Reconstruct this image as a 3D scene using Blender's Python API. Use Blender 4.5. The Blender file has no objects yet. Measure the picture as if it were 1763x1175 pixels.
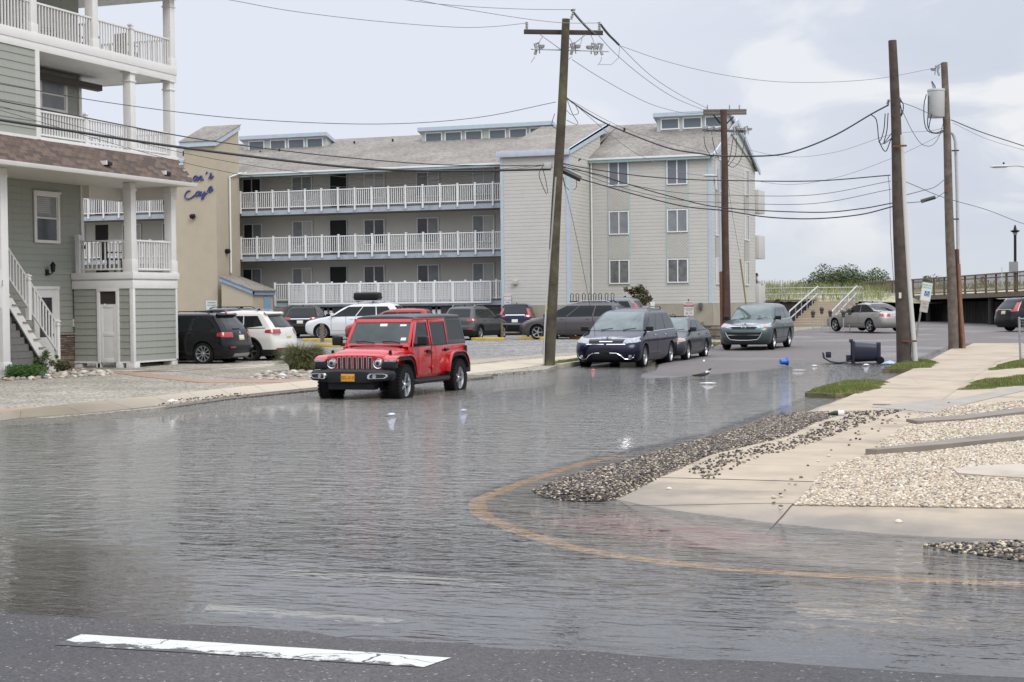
import bpy, bmesh, math, random
import numpy as np
from mathutils import Vector, Matrix, noise as mnoise

SC = bpy.context.scene
COL = SC.collection
random.seed(7)
RNG = np.random.default_rng(11)
PI = math.pi
R = math.radians

# ------------------------------------------------------------------ camera
FPX = 2780.0; CX, CY = 881.5, 587.5
YAW = math.atan(1009 / FPX); PITCH = math.atan(69.5 / FPX); ROLL = 0.011; CAMZ = 2.0
_fw = Vector((-math.sin(YAW) * math.cos(PITCH), math.cos(YAW) * math.cos(PITCH), -math.sin(PITCH)))
_rt = Vector((math.cos(YAW), math.sin(YAW), 0.0))
_up = _rt.cross(_fw)
_cr, _sr = math.cos(ROLL), math.sin(ROLL)
cam_data = bpy.data.cameras.new('camera'); cam = bpy.data.objects.new('camera', cam_data); COL.objects.link(cam)
cam_data.sensor_width = 36.0; cam_data.lens = 36.0 * FPX / 1763.0
cam_data.clip_start = 0.1; cam_data.clip_end = 6000
# the picture is turned a little: camera axes in world space
_cx = _rt * _cr + _up * (-_sr)
_cy = _rt * _sr + _up * _cr
M = Matrix((( _cx.x, _cy.x, -_fw.x, 0), (_cx.y, _cy.y, -_fw.y, 0), (_cx.z, _cy.z, -_fw.z, CAMZ), (0, 0, 0, 1)))
cam.matrix_world = M
SC.camera = cam

# ------------------------------------------------------------------ world, sun, exposure
SUN_EL, SUN_AZ = R(46), R(128)          # a veiled sun off to the right, a little behind the camera
w = bpy.data.worlds.new('World'); SC.world = w; w.use_nodes = True
nt = w.node_tree; nt.nodes.clear()
def N(t, **k):
    n = nt.nodes.new(t)
    for a, b in k.items(): setattr(n, a, b)
    return n
L = nt.links.new
out = N('ShaderNodeOutputWorld')
sky = N('ShaderNodeTexSky', sky_type='NISHITA'); sky.sun_disc = False
sky.sun_elevation = SUN_EL; sky.sun_rotation = SUN_AZ; sky.air_density = 1.2; sky.dust_density = 2.5
bgs = N('ShaderNodeBackground'); bgs.inputs[1].default_value = 0.09; L(sky.outputs[0], bgs.inputs[0])
tc = N('ShaderNodeTexCoord')
mp = N('ShaderNodeMapping'); mp.inputs['Scale'].default_value = (1.0, 1.0, 2.4); mp.inputs['Location'].default_value = (0.35, 0.1, 0.0)
L(tc.outputs['Generated'], mp.inputs['Vector'])
n1 = N('ShaderNodeTexNoise'); n1.inputs['Scale'].default_value = 8.5; n1.inputs['Detail'].default_value = 6; n1.inputs['Roughness'].default_value = 0.5
n1.inputs['Distortion'].default_value = 0.5
L(mp.outputs[0], n1.inputs['Vector'])
cr = N('ShaderNodeValToRGB')
cr.color_ramp.elements[0].position = 0.40; cr.color_ramp.elements[0].color = (0.66, 0.705, 0.81, 1)
cr.color_ramp.elements[1].position = 0.60; cr.color_ramp.elements[1].color = (0.90, 0.91, 0.94, 1)
e = cr.color_ramp.elements.new(0.50); e.color = (0.69, 0.735, 0.835, 1)
L(n1.outputs[0], cr.inputs[0])
# smoother, slightly lilac veil away from the cloudy quarter to the right of the street
sepd = N('ShaderNodeVectorMath', operation='DOT_PRODUCT'); sepd.inputs[1].default_value = (0.92, 0.39, 0.0)
L(tc.outputs['Generated'], sepd.inputs[0])
mr = N('ShaderNodeMapRange'); mr.inputs['From Min'].default_value = 0.06; mr.inputs['From Max'].default_value = 0.30
L(sepd.outputs['Value'], mr.inputs['Value'])
mixc = N('ShaderNodeMix', data_type='RGBA'); L(mr.outputs[0], mixc.inputs[0])
mixc.inputs[6].default_value = (0.80, 0.84, 0.94, 1); L(cr.outputs[0], mixc.inputs[7])
sep = N('ShaderNodeSeparateXYZ'); L(tc.outputs['Generated'], sep.inputs[0])
mrz = N('ShaderNodeMapRange'); mrz.inputs['From Min'].default_value = 0.0; mrz.inputs['From Max'].default_value = 0.05
L(sep.outputs[2], mrz.inputs['Value'])
mixh = N('ShaderNodeMix', data_type='RGBA'); L(mrz.outputs[0], mixh.inputs[0])
mixh.inputs[6].default_value = (0.72, 0.765, 0.82, 1); L(mixc.outputs[2], mixh.inputs[7])
# an overcast sky grows brighter towards the zenith
ovc = N('ShaderNodeMapRange'); ovc.inputs['From Min'].default_value = 0.20; ovc.inputs['From Max'].default_value = 1.0
ovc.inputs['To Min'].default_value = 1.0; ovc.inputs['To Max'].default_value = 2.9; L(sep.outputs[2], ovc.inputs['Value'])
bgc = N('ShaderNodeBackground'); L(ovc.outputs[0], bgc.inputs[1]); L(mixh.outputs[2], bgc.inputs[0])
ms = N('ShaderNodeMixShader'); ms.inputs[0].default_value = 0.93
L(bgs.outputs[0], ms.inputs[1]); L(bgc.outputs[0], ms.inputs[2]); L(ms.outputs[0], out.inputs[0])

sd = bpy.data.lights.new('sun', 'SUN'); sun = bpy.data.objects.new('sun', sd); COL.objects.link(sun)
sd.energy = 1.5; sd.angle = R(26); sd.color = (1.0, 0.96, 0.9)
_d = Vector((math.sin(SUN_AZ) * math.cos(SUN_EL), math.cos(SUN_AZ) * math.cos(SUN_EL), math.sin(SUN_EL)))
sun.rotation_euler = (-_d).to_track_quat('-Z', 'Y').to_euler()
vs = SC.view_settings; vs.view_transform = 'Standard'; vs.look = 'None'; vs.gamma = 1; vs.use_curve_mapping = False
vs.exposure = 0.0
SC.cycles.max_bounces = 6; SC.cycles.diffuse_bounces = 3; SC.cycles.glossy_bounces = 3; SC.cycles.transparent_max_bounces = 6
SC.cycles.transmission_bounces = 3; SC.cycles.caustics_reflective = False; SC.cycles.caustics_refractive = False

# ------------------------------------------------------------------ measuring: where a sight line meets the ground or a wall
def ray(x, y):
    a = (x - CX) / FPX; b = -(y - CY) / FPX
    return _fw + _rt * (a * _cr + b * _sr) + _up * (-a * _sr + b * _cr)
def P(x, y, z=0.0):
    d = ray(x, y); t = (z - CAMZ) / d.z
    return Vector((d.x * t, d.y * t, z))
def PY(x, y, Y):
    d = ray(x, y); t = Y / d.y; return Vector((d.x * t, Y, CAMZ + d.z * t))
def PX(x, y, X):
    d = ray(x, y); t = X / d.x; return Vector((X, d.y * t, CAMZ + d.z * t))
def PD(x, y, D):
    d = ray(x, y); return Vector((0, 0, CAMZ)) + d * D

# ------------------------------------------------------------------ materials
MATS = {}
def srgb(r, g, b):
    f = lambda c: (c / 12.92 if c <= .04045 else ((c + .055) / 1.055) ** 2.4)
    return (f(r / 255), f(g / 255), f(b / 255))
def mat(name, color, rough=0.6, metal=0.0, coat=0.0, noise=None, bump=None, spec=0.5, emit=None, second=None, dirt=None):
    """noise=(scale, amount) tints the base; second=(colour, scale, threshold) mixes another base in patches;
    bump=(scale, strength, distance)"""
    if name in MATS: return MATS[name]
    m = bpy.data.materials.new(name); m.use_nodes = True; t = m.node_tree; b = t.nodes['Principled BSDF']
    b.inputs['Base Color'].default_value = (*color, 1); b.inputs['Roughness'].default_value = rough
    b.inputs['Metallic'].default_value = metal; b.inputs['Coat Weight'].default_value = coat; b.inputs['Coat Roughness'].default_value = 0.04
    b.inputs['Specular IOR Level'].default_value = spec
    lk = t.links.new
    co = t.nodes.new('ShaderNodeTexCoord')
    src = None
    if second:
        c2, sc, th = second[:3]; wd = second[3] if len(second) > 3 else 0.08
        n = t.nodes.new('ShaderNodeTexNoise'); n.inputs['Scale'].default_value = sc; n.inputs['Detail'].default_value = 6; n.inputs['Roughness'].default_value = .65
        lk(co.outputs['Object'], n.inputs['Vector'])
        r = t.nodes.new('ShaderNodeMapRange'); r.inputs['From Min'].default_value = th - wd; r.inputs['From Max'].default_value = th + wd
        lk(n.outputs[0], r.inputs['Value'])
        mx = t.nodes.new('ShaderNodeMix'); mx.data_type = 'RGBA'; lk(r.outputs[0], mx.inputs[0])
        mx.inputs[6].default_value = (*color, 1); mx.inputs[7].default_value = (*c2, 1); src = mx.outputs[2]
    if noise:
        n = t.nodes.new('ShaderNodeTexNoise'); n.inputs['Scale'].default_value = noise[0]; n.inputs['Detail'].default_value = 8; n.inputs['Roughness'].default_value = .6
        lk(co.outputs['Object'], n.inputs['Vector'])
        r = t.nodes.new('ShaderNodeMapRange'); r.inputs['From Min'].default_value = .25; r.inputs['From Max'].default_value = .75
        r.inputs['To Min'].default_value = 1 - noise[1]; r.inputs['To Max'].default_value = 1 + noise[1]
        lk(n.outputs[0], r.inputs['Value'])
        mx = t.nodes.new('ShaderNodeVectorMath'); mx.operation = 'SCALE'
        if src: lk(src, mx.inputs[0])
        else: mx.inputs[0].default_value = color
        lk(r.outputs[0], mx.inputs['Scale']); src = mx.outputs[0]
    if src: lk(src, b.inputs['Base Color'])
    if bump:
        n = t.nodes.new('ShaderNodeTexNoise'); n.inputs['Scale'].default_value = bump[0]; n.inputs['Detail'].default_value = 5
        lk(co.outputs['Object'], n.inputs['Vector'])
        bp = t.nodes.new('ShaderNodeBump'); bp.inputs['Strength'].default_value = bump[1]; bp.inputs['Distance'].default_value = bump[2]
        lk(n.outputs[0], bp.inputs['Height']); lk(bp.outputs[0], b.inputs['Normal'])
    if emit: b.inputs['Emission Color'].default_value = (*emit[0], 1); b.inputs['Emission Strength'].default_value = emit[1]
    MATS[name] = m
    return m

white = mat('white_vinyl', (0.70, 0.69, 0.67), 0.45, noise=(3, .05))
white2 = mat('white_railing', (0.72, 0.72, 0.71), 0.5, noise=(2, .04))
sage = mat('sage_siding', (0.30, 0.315, 0.275), 0.6, noise=(6, .06))
cream = mat('cream_siding', (0.50, 0.485, 0.445), 0.6, noise=(1.2, .05))
cream2 = mat('cream_diagonal', (0.475, 0.46, 0.415), 0.6, noise=(1.2, .05))
stucco = mat('tan_stucco', (0.43, 0.375, 0.285), 0.9, noise=(1.5, .06), bump=(30, .4, .01))
bluetrim = mat('pale_blue_trim', (0.42, 0.52, 0.565), 0.5, noise=(4, .08), second=((0.45, 0.48, 0.56), 0.9, .5, .05))
teal = mat('teal_trim', (0.36, 0.49, 0.50), 0.5, noise=(3, .08))
bluedoor = mat('blue_door', (0.22, 0.33, 0.45), 0.5)
glass = mat('window_glass', (0.035, 0.04, 0.045), 0.06, noise=(1.1, .6))
glassb = mat('window_blind', (0.22, 0.235, 0.25), 0.38, noise=(2, .2), spec=.3)
glassc = mat('window_curtain', (0.40, 0.39, 0.37), 0.15, noise=(2, .1))
dark = mat('dark_void', (0.02, 0.02, 0.02), 0.9)
black = mat('black_metal', (0.010, 0.010, 0.011), 0.4, spec=.3)
steel = mat('galvanised_steel', (0.40, 0.41, 0.42), 0.4, 0.6, noise=(9, .15))
greymetal = mat('grey_painted_metal', (0.42, 0.44, 0.45), 0.45, noise=(6, .1))
rust = mat('rusty_steel', (0.14, 0.06, 0.035), 0.8, noise=(12, .3))
concrete = mat('concrete', (0.42, 0.36, 0.29), 0.75, noise=(1.7, .13), second=((0.34, 0.29, 0.23), 0.9, .56, .05), bump=(160, .25, .004))
foundation = mat('foundation_render', (0.33, 0.30, 0.235), 0.9, noise=(1.5, .13), bump=(30, .2, .01))
woodg = mat('weathered_wood', (0.16, 0.125, 0.09), 0.85, noise=(5, .25), bump=(20, .3, .01))
woodd = mat('dark_pile_wood', (0.04, 0.034, 0.03), 0.9, noise=(3, .3))
wire_m = mat('wire_black', (0.02, 0.02, 0.022), 0.5)
wire_g = mat('wire_grey', (0.22, 0.22, 0.23), 0.4, 0.3)
rubber = mat('tyre_rubber', (0.010, 0.010, 0.011), 0.85, noise=(20, .2), spec=.2)
plastic = mat('black_plastic', (0.013, 0.014, 0.015), 0.6, spec=.25, bump=(300, .1, .001))
chrome = mat('chrome', (0.75, 0.76, 0.78), 0.16, 1.0)
alloy = mat('alloy_silver', (0.50, 0.51, 0.53), 0.3, 0.9)
alloyd = mat('alloy_dark', (0.06, 0.06, 0.065), 0.4, 0.6)
autoglass = mat('car_glass', (0.010, 0.013, 0.013), 0.04, spec=.30)
windscreen_m = mat('windscreen_glass', (0.07, 0.10, 0.095), 0.05, coat=0.3, noise=(1.6, .6))
dark_screen = mat('dark_windscreen', (0.040, 0.054, 0.052), 0.04, spec=.45, noise=(1.2, .6))
lens_m = mat('headlamp_lens', (0.30, 0.315, 0.33), 0.12, 0.3, coat=.6, noise=(16, .7))
red_lens = mat('tail_lamp_lens', (0.32, 0.012, 0.012), 0.15, coat=1.0)
amber = mat('amber_lens', (0.55, 0.15, 0.02), 0.2, coat=1.0)
plate_w = mat('plate_white', (0.62, 0.63, 0.60), 0.5)
plate_y = mat('plate_yellow', (0.55, 0.42, 0.1), 0.5)
ink = mat('dark_ink', (0.03, 0.04, 0.09), 0.6)

# ------------------------------------------------------------------ mesh collector
def root_loc(o):
    while o.parent: o = o.parent
    return o
class MB:
    def __init__(s): s.v = []; s.f = []; s.m = []
    def add(s, vs, fs, mi=0):
        n = len(s.v); s.v += [tuple(v) for v in vs]; s.f += [tuple(i + n for i in f) for f in fs]; s.m += [mi] * len(fs); return s
    def box(s, x0, x1, y0, y1, z0, z1, mi=0):
        vs = [(x0,y0,z0),(x1,y0,z0),(x1,y1,z0),(x0,y1,z0),(x0,y0,z1),(x1,y0,z1),(x1,y1,z1),(x0,y1,z1)]
        return s.add(vs, [(0,3,2,1),(4,5,6,7),(0,1,5,4),(1,2,6,5),(2,3,7,6),(3,0,4,7)], mi)
    def cbox(s, c, d, mi=0, rot=None):
        h = [x / 2 for x in d]; vs = []
        for z in (-1, 1):
            for x, y in ((-1,-1),(1,-1),(1,1),(-1,1)):
                v = Vector((x*h[0], y*h[1], z*h[2]))
                if rot: v = rot @ v
                vs.append(v + Vector(c))
        return s.add(vs, [(0,3,2,1),(4,5,6,7),(0,1,5,4),(1,2,6,5),(2,3,7,6),(3,0,4,7)], mi)
    def tube(s, pts, r, n=8, mi=0, r1=None, cap=True):
        pts = [Vector(p) for p in pts]; K = len(pts); base = len(s.v); up = None
        for i, p in enumerate(pts):
            d = (pts[min(i+1, K-1)] - pts[max(i-1, 0)])
            if d.length < 1e-9: d = Vector((0,0,1))
            d.normalize()
            if up is None: up = Vector((0,0,1)) if abs(d.z) < .9 else Vector((1,0,0))
            a = d.cross(up).normalized(); b = a.cross(d).normalized(); up = b
            rr = r if r1 is None else r + (r1 - r) * i / max(K-1, 1)
            for k in range(n):
                t = 2*PI*k/n; s.v.append(tuple(p + a*(rr*math.cos(t)) + b*(rr*math.sin(t))))
        for i in range(K-1):
            for k in range(n):
                s.f.append((base+i*n+k, base+i*n+(k+1)%n, base+(i+1)*n+(k+1)%n, base+(i+1)*n+k)); s.m.append(mi)
        if cap:
            s.f.append(tuple(base+k for k in range(n))[::-1]); s.f.append(tuple(base+(K-1)*n+k for k in range(n))); s.m += [mi, mi]
        return s
    def lathe(s, prof, c=(0,0,0), axis='z', n=24, mi=0, closed=False):
        base = len(s.v); K = len(prof)
        for r, h in prof:
            for k in range(n):
                t = 2*PI*k/n; x, y = r*math.cos(t), r*math.sin(t)
                q = (x, y, h) if axis == 'z' else ((x, h, y) if axis == 'y' else (h, x, y))
                s.v.append((q[0]+c[0], q[1]+c[1], q[2]+c[2]))
        for i in range(K-1 if not closed else K):
            j = (i+1) % K
            for k in range(n):
                s.f.append((base+i*n+k, base+i*n+(k+1)%n, base+j*n+(k+1)%n, base+j*n+k)); s.m.append(mi)
        return s
    def prism(s, poly, axis, a0, a1, mi=0):
        """poly: 2D points in the plane normal to axis (x: (y,z), y: (x,z), z: (x,y)); extruded from a0 to a1"""
        def q(p, a): return {'x': (a, p[0], p[1]), 'y': (p[0], a, p[1]), 'z': (p[0], p[1], a)}[axis]
        n = len(poly); vs = [q(p, a0) for p in poly] + [q(p, a1) for p in poly]
        fs = [tuple(range(n))[::-1], tuple(range(n, 2*n))] + [(i, (i+1)%n, n+(i+1)%n, n+i) for i in range(n)]
        return s.add(vs, fs, mi)
    def build(s, name, mats, parent=None, smooth=False, bevel=0, seg=2, world=True, auto=None):
        if not isinstance(mats, (list, tuple)): mats = [mats]
        me = bpy.data.meshes.new(name)
        v = s.v
        if parent is not None and world:
            l = root_loc(parent).location; v = [(a-l.x, b-l.y, c-l.z) for a, b, c in v]
        me.from_pydata(v, [], s.f)
        for m_ in mats: me.materials.append(m_)
        if any(s.m): me.polygons.foreach_set('material_index', s.m)
        bm = bmesh.new(); bm.from_mesh(me)
        bmesh.ops.recalc_face_normals(bm, faces=bm.faces)
        if bevel:
            es = [e_ for e_ in bm.edges if len(e_.link_faces) == 2 and e_.calc_face_angle(0) > R(30)]
            bmesh.ops.bevel(bm, geom=es, offset=bevel, segments=seg, affect='EDGES', profile=0.6, clamp_overlap=True)
        bm.to_mesh(me); bm.free()
        if smooth or bevel:
            me.polygons.foreach_set('use_smooth', [True]*len(me.polygons))
            me.set_sharp_from_angle(angle=R(auto or 38))
        o = bpy.data.objects.new(name, me); COL.objects.link(o)
        if parent is not None: o.parent = parent
        return o
def thing(name, label, cat, loc=(0,0,0), rz=0, group=None):
    o = bpy.data.objects.new(name, None); COL.objects.link(o); o.empty_display_size = .2
    o.location = loc; o.rotation_euler = (0,0,rz); o['label'] = label; o['category'] = cat
    if group: o['group'] = group
    return o
def tag(o, label, cat, group=None):
    o['label'] = label; o['category'] = cat
    if group: o['group'] = group
    return o
def kind(o, k): o['kind'] = k; return o
def copy_tree(o, parent=None):
    c = o.copy(); COL.objects.link(c); c.parent = parent
    for ch in list(o.children): copy_tree(ch, c)
    return c
def share(name, me, parent, loc=(0,0,0), rz=0):
    o = bpy.data.objects.new(name, me); COL.objects.link(o); o.parent = parent; o.location = loc; o.rotation_euler = (0,0,rz); return o
def text(body, size, m, parent, loc, rot, name='lettering', ext=0.002, sx=1.0):
    cu = bpy.data.curves.new(name, 'FONT'); cu.body = body; cu.size = size; cu.extrude = ext; cu.align_x = 'CENTER'; cu.align_y = 'CENTER'
    cu.resolution_u = 2
    to = bpy.data.objects.new(name, cu); COL.objects.link(to)
    bpy.context.view_layer.update()
    me = bpy.data.meshes.new_from_object(to.evaluated_get(bpy.context.evaluated_depsgraph_get()))
    bpy.data.objects.remove(to)
    me.materials.clear(); me.materials.append(m)
    o = bpy.data.objects.new(name, me); COL.objects.link(o); o.parent = parent; o.location = loc; o.rotation_euler = rot; o.scale = (sx, 1, 1)
    return o
def npmesh(name, verts, faces, mats, colors=None, smooth=False, mi=None):
    """faces: (n,3) int array; colors: (nverts,3)"""
    me = bpy.data.meshes.new(name)
    nv, nf = len(verts), len(faces)
    me.vertices.add(nv); me.vertices.foreach_set('co', verts.astype(np.float32).ravel())
    k = faces.shape[1]
    me.loops.add(nf*k); me.loops.foreach_set('vertex_index', faces.astype(np.int32).ravel())
    me.polygons.add(nf); me.polygons.foreach_set('loop_start', np.arange(0, nf*k, k, dtype=np.int32))
    if mi is not None: me.polygons.foreach_set('material_index', np.asarray(mi, dtype=np.int32))
    if smooth: me.polygons.foreach_set('use_smooth', np.ones(nf, dtype=bool))
    for m_ in (mats if isinstance(mats, (list, tuple)) else [mats]): me.materials.append(m_)
    if colors is not None:
        a = me.color_attributes.new('tint', 'FLOAT_COLOR', 'POINT')
        c4 = np.ones((nv, 4), np.float32); c4[:, :3] = colors; a.data.foreach_set('color', c4.ravel())
    me.update(calc_edges=True); me.validate()
    o = bpy.data.objects.new(name, me); COL.objects.link(o); return o
def tint_mat(name, rough=0.7, spec=0.5):
    if name in MATS: return MATS[name]
    m = bpy.data.materials.new(name); m.use_nodes = True; t = m.node_tree; b = t.nodes['Principled BSDF']
    a = t.nodes.new('ShaderNodeAttribute'); a.attribute_name = 'tint'; t.links.new(a.outputs['Color'], b.inputs['Base Color'])
    b.inputs['Roughness'].default_value = rough; b.inputs['Specular IOR Level'].default_value = spec
    MATS[name] = m; return m
# ================================================================== GROUND, ROAD, WATER
def land_z(x, y): return 0.035 + 0.004 * (y - 33)
def cap_z(x, y): return 0.03 + 0.0022 * (y - 15)
def polydist(X, Y, path):
    d = np.full(X.shape, 1e9)
    for (x0, y0), (x1, y1) in zip(path[:-1], path[1:]):
        vx, vy = x1-x0, y1-y0; t = np.clip(((X-x0)*vx+(Y-y0)*vy)/(vx*vx+vy*vy+1e-12), 0, 1)
        d = np.minimum(d, np.hypot(X-x0-t*vx, Y-y0-t*vy))
    return d
def inside(X, Y, poly):
    c = np.zeros(X.shape, bool); n = len(poly)
    for i in range(n):
        x0, y0 = poly[i]; x1, y1 = poly[(i+1) % n]
        m = ((y0 > Y) != (y1 > Y)) & (X < (x1-x0)*(Y-y0)/((y1-y0)+1e-12)+x0); c ^= m
    return c
def vnoise(X, Y, s, seed=0):
    """smooth value noise on arrays"""
    r = np.random.default_rng(seed); T = r.random((256, 256))
    x = X/s; y = Y/s; xi = np.floor(x).astype(int); yi = np.floor(y).astype(int); fx = x-xi; fy = y-yi
    fx = fx*fx*(3-2*fx); fy = fy*fy*(3-2*fy)
    g = lambda a, b: T[a % 256, b % 256]
    return (g(xi,yi)*(1-fx)+g(xi+1,yi)*fx)*(1-fy)+(g(xi,yi+1)*(1-fx)+g(xi+1,yi+1)*fx)*fy
rk_px = [(1060,785),(985,801),(900,828),(840,850),(814,862),(808,872),(818,890),(850,905),(900,925),(1000,952),(1200,980),(1400,995),(1600,1005),(1763,1012)]
rk = [tuple(P(x, y, -0.035)[:2]) for x, y in rk_px]
RK = [(-5.35, 66.0), (-5.42, 40.0), (-5.5, 24.0)] + rk + [(30.0, rk[-1][1] - .1)]
RPOLY = RK + [(30.0, 66.0)]
lk_px = [(0,727),(168,713),(286,702),(397,685),(534,671),(700,656),(815,651),(880,645),(940,641)]
lk_ = [tuple(P(x, y, 0.0)[:2]) for x, y in lk_px]
LK = [(-60.0, 18.0), (-28.0, 23.0)] + lk_ + [(-14.95, 45.0), (-14.9, 120.0)]
LPOLY = LK + [(-90.0, 120.0), (-90.0, 18.0)]
def road_z(X, Y):
    z = np.where(Y > 28, -.13 + .0062*(Y-28), -.13)
    t = np.clip((Y-26)/10, 0, 1); u = np.clip(1-((X+10.5)/2.1)**2, np.where(X < -10.5, -.95, 0), 1)
    z = z + .055*t*np.clip(1-(Y-50)/10, 0, 1)*u + (vnoise(X, Y, 2.3, 1)-.5)*.018*np.clip((Y-24)/10, .3, 1)
    near = (8.72 + .02*(X+3) - Y)*.020 + (vnoise(X, Y, .35, 2)-.5)*.004 + (vnoise(X, Y, 1.6, 3)-.5)*.006
    z = np.where(Y < 18, np.maximum(z, np.minimum(near, .12)), z)
    z = np.where(Y > 66, np.minimum(z, .36), z)
    dr = polydist(X, Y, RK); ir = inside(X, Y, RPOLY); dl = polydist(X, Y, LK); il = inside(X, Y, LPOLY)
    return np.where((ir & (dr > .12)) | (il & (dl > .12)), -.45, z)
def pav_z(X, Y):
    d = polydist(X, Y, RK); i = inside(X, Y, RPOLY)
    t = np.clip((Y-14.5)/3.5, 0, 1); sl = .016*(1-t)+.050*t
    z = -.035 + sl*d + (vnoise(X, Y, 1.1, 5)-.5)*.006
    z = np.minimum(z, cap_z(X, Y)); return np.where(i, z, -.45)
def hfield(name, xs, ys, fn, m, smooth=True, keep=None):
    X, Y = np.meshgrid(xs, ys); Z = fn(X, Y); nx, ny = len(xs), len(ys)
    v = np.stack([X.ravel(), Y.ravel(), Z.ravel()], 1)
    i, j = np.meshgrid(np.arange(nx-1), np.arange(ny-1)); a = (j*nx+i).ravel()
    f = np.stack([a, a+1, a+nx+1, a+nx], 1)
    if keep is not None:
        zz = Z.ravel(); ok = (zz[f] > keep).any(1); f = f[ok]
    return npmesh(name, v, f, m, smooth=smooth)
def asphalt_mat():
    m = bpy.data.materials.new('asphalt'); m.use_nodes = True; t = m.node_tree; b = t.nodes['Principled BSDF']; lk = t.links.new
    co = t.nodes.new('ShaderNodeTexCoord')
    v = t.nodes.new('ShaderNodeTexVoronoi'); v.inputs['Scale'].default_value = 70; lk(co.outputs['Object'], v.inputs['Vector'])
    n = t.nodes.new('ShaderNodeTexNoise'); n.inputs['Scale'].default_value = .35; n.inputs['Detail'].default_value = 8; lk(co.outputs['Object'], n.inputs['Vector'])
    r = t.nodes.new('ShaderNodeValToRGB'); lk(n.outputs[0], r.inputs[0])
    r.color_ramp.elements[0].position = .35; r.color_ramp.elements[0].color = (.040,.038,.040,1)
    r.color_ramp.elements[1].position = .68; r.color_ramp.elements[1].color = (.080,.072,.070,1)
    # the old side street is paler and browner than the main road
    sy_ = t.nodes.new('ShaderNodeSeparateXYZ'); lk(co.outputs['Object'], sy_.inputs[0]); na = t.nodes.new('ShaderNodeMath'); na.operation = 'MULTIPLY_ADD'; lk(n.outputs[0], na.inputs[0]); na.inputs[1].default_value = 14; lk(sy_.outputs[1], na.inputs[2])
    my = t.nodes.new('ShaderNodeMapRange'); my.inputs['From Min'].default_value = 38; my.inputs['From Max'].default_value = 52; lk(na.outputs[0], my.inputs['Value'])
    mo = t.nodes.new('ShaderNodeMix'); mo.data_type = 'RGBA'; lk(my.outputs[0], mo.inputs[0]); lk(r.outputs[0], mo.inputs[6]); mo.inputs[7].default_value = (.135,.118,.112,1)
    sp = t.nodes.new('ShaderNodeSeparateColor'); lk(v.outputs['Color'], sp.inputs[0])
    mr = t.nodes.new('ShaderNodeMapRange'); mr.inputs['From Min'].default_value = 0; mr.inputs['From Max'].default_value = 1
    mr.inputs['To Min'].default_value = .62; mr.inputs['To Max'].default_value = 1.35; lk(sp.outputs[0], mr.inputs['Value'])
    sc = t.nodes.new('ShaderNodeVectorMath'); sc.operation = 'SCALE'; lk(mo.outputs[2], sc.inputs[0]); lk(mr.outputs[0], sc.inputs['Scale'])
    gt = t.nodes.new('ShaderNodeMath'); gt.operation = 'GREATER_THAN'; gt.inputs[1].default_value = .985; lk(sp.outputs[1], gt.inputs[0])
    mx = t.nodes.new('ShaderNodeMix'); mx.data_type = 'RGBA'; lk(gt.outputs[0], mx.inputs[0]); lk(sc.outputs[0], mx.inputs[6]); mx.inputs[7].default_value = (.24,.22,.20,1)
    lk(mx.outputs[2], b.inputs['Base Color']); b.inputs['Roughness'].default_value = .75
    # damp patches are smoother
    n2 = t.nodes.new('ShaderNodeTexNoise'); n2.inputs['Scale'].default_value = .22; n2.inputs['Detail'].default_value = 4; lk(co.outputs['Object'], n2.inputs['Vector'])
    m2 = t.nodes.new('ShaderNodeMapRange'); m2.inputs['From Min'].default_value = .52; m2.inputs['From Max'].default_value = .62
    m2.inputs['To Min'].default_value = .8; m2.inputs['To Max'].default_value = .42; lk(n2.outputs[0], m2.inputs['Value']); lk(m2.outputs[0], b.inputs['Roughness'])
    bp = t.nodes.new('ShaderNodeBump'); bp.inputs['Strength'].default_value = .6; bp.inputs['Distance'].default_value = .008
    lk(v.outputs['Distance'], bp.inputs['Height']); lk(bp.outputs[0], b.inputs['Normal'])
    return m
asphalt = asphalt_mat()
xs = np.concatenate([np.arange(-90, -22, 1.2), np.arange(-22, 4, .16), np.arange(4, 40, 1.5)])
ys = np.concatenate([np.arange(-12, 4, 1.0), np.arange(4, 12, .08), np.arange(12, 66, .22), np.arange(66, 126, .8)])
kind(hfield('road', xs, ys, road_z, asphalt, keep=-.44), 'structure')
xs = np.concatenate([np.arange(-6.4, 4, .07), np.arange(4, 32, .7)]); ys = np.concatenate([np.arange(10.4, 20, .07), np.arange(20, 67, .25)])
pave_m = mat('concrete_walk', (0.39, 0.32, 0.235), 0.8, noise=(1.3, .18), second=((0.29, 0.24, 0.18), .7, .56, .05), bump=(220, .35, .003))
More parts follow.
